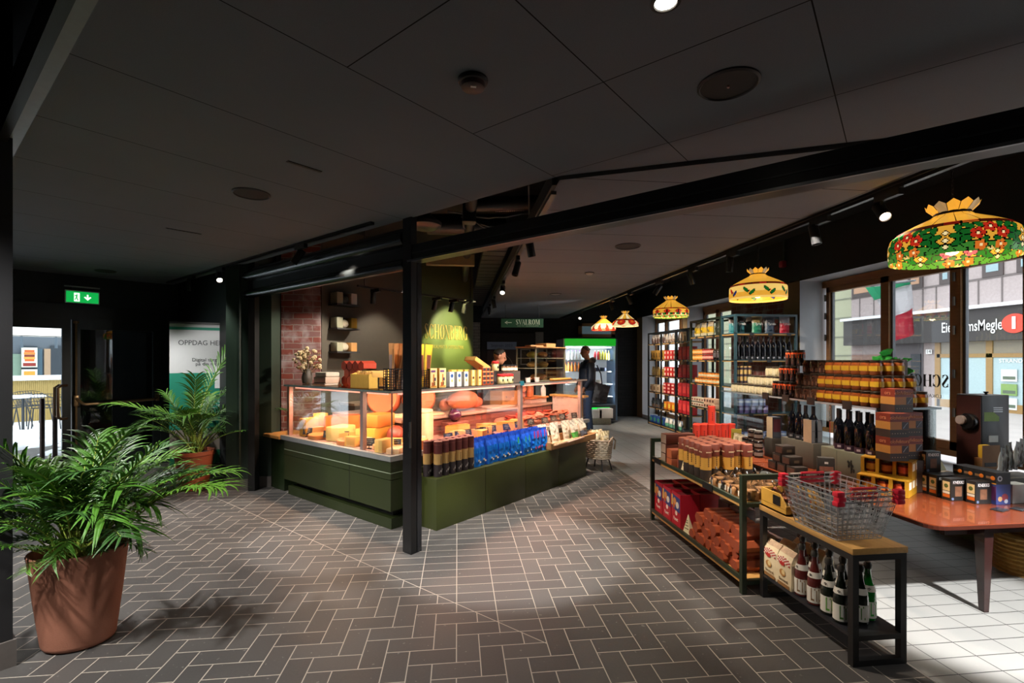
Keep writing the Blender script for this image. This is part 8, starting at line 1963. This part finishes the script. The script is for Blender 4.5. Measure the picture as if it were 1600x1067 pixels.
for k in range(3): place('ty0', None, (3.86 + .26 * k, 6.45, ZS[5] + .001), 0, '%s crisp bag standing in the back row of the top shelf' % ORD[k], 'crisp bag', 'crisp bags in the top back row')
for k in range(11):
    place('oil', wine('#1b1f26', '#8a90a0'), (3.80 + .077 * k, 6.27, ZS[4] + .001), .1 * k, '%s tall dark bottle from the front post on the fifth shelf' % ORD[k], 'bottle', 'dark bottles on the teal shelf unit')
def ptube(c1, c2, r=.026, h=.09, nm='small_tube'):
    def f(): return MB().lathe([(r, 0, mat(c1, .5)), (r, h * .45, mat(c2, .5)), (r, h * .8, mat(c1, .5)), (r, h)], mat(c1, .5), 14).build(nm)
    return f
for row in range(3):
    for k in range(4): place('pt1', ptube('#c9a866', '#3a2a38'), (3.79 + .06 * k, 6.25, ZS[3] + .001 + .091 * row), 0, '%s little gold and dark tube from the post, layer %s of the stack' % (ORD[k], ('one', 'two', 'three')[row]), 'tube', 'little gold and dark tubes')
for k in range(5): place('tinA', ptube('#5a4a78', '#9a98b8', .042, .10, 'purple_tin'), (3.84 + .09 * k, 6.26, ZS[2] + .001), 0, '%s purple banded tin on the third shelf' % ORD[k], 'tin', 'purple banded tins')
for k in range(4): place('tinB', ptube('#6f7ca8', '#c4c8d8', .048, .09, 'blue_tin'), (3.84 + .105 * k, 6.26, ZS[2] + .103), 0, '%s blue white tin stacked on the purple tins' % ORD[k], 'tin', 'blue white tins')
for k in range(7): place('tinB', None, (3.84 + .105 * k, 6.27, ZS[1] + .001), 0, '%s blue white tin on the second shelf of the teal unit' % ORD[k], 'tin', 'blue white tins on the second shelf')
# side unit, goods along y seen from the aisle
def hj(c, lc, r=.034, h=.085):
    def f():
        b = MB(); b.lathe([(r, 0), (r, h * .8), (r * .85, h * .85, mat('#3a2c1c', .4)), (r * .9, h * .86), (r * .9, h), (.0001, h)], mat(c, .15, noise=.2, coat=.4), 14, cap=False); o = b.build('honey_jar'); e = MB(); e.lathe([(r * 1.01, h * .2), (r * 1.01, h * .62)], mat(lc, .6), 14, cap=False); e.build('label', o); return o
    return f
yy = [7.42 - .078 * k for k in range(11)]
for k in range(3): place('yb2', bag('pasta_bag', .16, .22, .08, lambda u, v: '#b8ab90' if v > .6 else ('#c9a41f' if v > .16 else '#d8cfae'), seed=90, mark=[('#4a4230', -.25, .15, .25, .42)]), (3.80, 7.36 - .20 * k, ZS[5] + .001), -PI / 2, '%s yellow and cream bag from the far post on the top shelf' % ORD[k], 'bag', 'yellow and cream bags')
place('bk2', bag('dark_bag', .17, .23, .08, lambda u, v: '#2a322a' if v < .8 else '#3d3a30', seed=91), (3.80, 6.74, ZS[5] + .001), -PI / 2, 'black crisp bag on the top shelf just left of the corner post', 'bag')
for row in range(2):
    for k, y in enumerate(yy[:8]):
        kk = 'hjA' if k < 4 else 'hjR'; place(kk, hj('#c9781c', '#e6c98a') if kk == 'hjA' else hj('#7a1416', '#d9b0a0'), (3.78, y, ZS[4] + .001 + .086 * row), 0, '%s %s jar from the far post, %s layer on the fifth shelf' % (ORD[k % 4], 'amber' if k < 4 else 'dark red', ('lower', 'upper')[row]), 'jar', 'amber and red jars on the side unit')
for k, y in enumerate((6.80, 6.72, 6.64)): place('hjK', hj('#181416', '#4a4448', .03, .16), (3.78, y, ZS[4] + .001), 0, '%s tall black jar by the corner post on the fifth shelf' % ORD[k], 'jar', 'tall black jars on the side unit')
for row in range(2):
    for k, y in enumerate(yy[1 + row:10]): place('hjH', hj('#b5651a', '#efe2bd', .036, .085), (3.78 + .02 * row, y, ZS[3] + .001 + .086 * row), 0, '%s honey jar with cream label, %s layer on the fourth shelf' % (ORD[k], ('lower', 'upper')[row]), 'jar', 'honey jars with cream labels')
def pack(c, c2, w=.10, d=.09, h=.07, nm='small_pack'):
    def f(): b = MB(); b.rbox(-w / 2, -d / 2, 0, w / 2, d / 2, h, mat(c, .5, noise=.12), .006); o = b.build(nm); e = MB(); e.box(-w / 2 - .001, -d * .36, h * .25, -w / 2, d * .36, h * .75, mat(c2, .6, noise=.3, scale=60)); e.build('label', o); return o
    return f
for row in range(2):
    for k, y in enumerate(yy[:9:1]): place('pkA' if (k < 5) else 'pkB', pack('#d9ccb4', '#8a5a4a', .1, .07, .06) if k < 5 else pack('#c9a68a', '#5a3a30', .1, .07, .075), (3.79, y, ZS[2] + .001 + .076 * row), 0, '%s pale biscuit pack, %s layer on the third shelf of the side unit' % (ORD[k], ('lower', 'upper')[row]), 'pack', 'pale packs on the third shelf')
for k, y in enumerate(yy[:9]): place('jarS', bjar('#2a1a18', '#c9bfae', '#4a4a4a', .03, .08), (3.78, y, ZS[1] + .001), 0, '%s small dark jar on the second shelf of the side unit' % ORD[k], 'jar', 'small dark jars on the side unit')
for k, y in enumerate(yy[:9:2]): place('pkC', pack('#7a2a24', '#d9c7a8', .12, .15, .16), (3.80, y - .03, ZS[0] + .001), 0, '%s red brown carton on the bottom shelf of the side unit' % ORD[k], 'pack', 'red brown cartons on the bottom shelf')
# far units
FAR = {5: [('fa', bag('coffee_bag', .11, .20, .06, lambda u, v: '#4a2f24' if v < .6 else '#9a8f84', seed=101), 'brown coffee bag'), ('fb', bag('nut_bag', .11, .19, .06, lambda u, v: '#b5aca0' if v > .4 else '#7a6450', seed=102), 'pale nut bag')],
       4: [('fc', pack('#b88a3a', '#7a5a24', .1, .09, .21, 'spaghetti_box'), 'golden spaghetti box'), ('fd', pack('#c9302a', '#e8d0c0', .1, .09, .10, 'red_tin'), 'red tin')],
       3: [('fe', bag('pasta_bag', .12, .2, .06, lambda u, v: '#c09a50' if v < .75 else '#a8823c', seed=103), 'pasta bag'), ('fd', None, 'red tin')],
       2: [('ff', pack('#c4ab8a', '#8a6a4a', .12, .12, .16, 'kraft_pack'), 'kraft pack'), ('fg', pack('#b3201f', '#e0b0a0', .12, .14, .075, 'red_carton'), 'flat red carton')],
       1: [('fh', bag('dark_snack_bag', .13, .2, .07, lambda u, v: '#26282a' if v > .3 else '#5a4434', seed=104), 'dark snack bag'), ('fi', pack('#d9781f', '#e8c040', .1, .12, .17, 'orange_pack'), 'orange pack')],
       0: [('fj', pack('#1f3f7a', '#2f7a5a', .11, .13, .15, 'blue_pack'), 'blue pack'), ('fk', bag('white_bag', .13, .17, .08, lambda u, v: '#d9d4c6' if v > .35 else '#5a9a7a', seed=105), 'white and green bag')]}
for s, prs in FAR.items():
    for sec, (key, fn, nm) in enumerate(prs):
        n = 5 if s in (5, 4, 3) else 4; two = 2 if nm == 'red tin' else (3 if nm == 'flat red carton' else 1)
        for lay in range(two):
            for k in range(n):
                y = 10.90 - .75 * sec - (.60 / (n - 1)) * k; place(key, fn, (4.54, y, ZS[s] + .001 + lay * (.102 if nm == 'red tin' else .076)), -PI / 2 if 'bag' in key + nm else 0, '%s %s from the far end of the black unit, %s shelf%s' % (ORD[k], nm, SN[s], '' if two == 1 else ', layer ' + ('one', 'two', 'three')[lay]), nm.split()[-1], '%ss on the %s shelf of the black unit' % (nm, SN[s]))
for s in range(1, 5):
    for k in range(3): place('fr3', pack('#a81c22', '#c93a34', .14, .16, .26, 'big_red_box'), (4.55, 9.42 - .19 * k, ZS[s] + .001), 0, '%s big red box on the %s shelf of the end bay' % (ORD[k], SN[s]), 'box', 'big red boxes in the end bay')
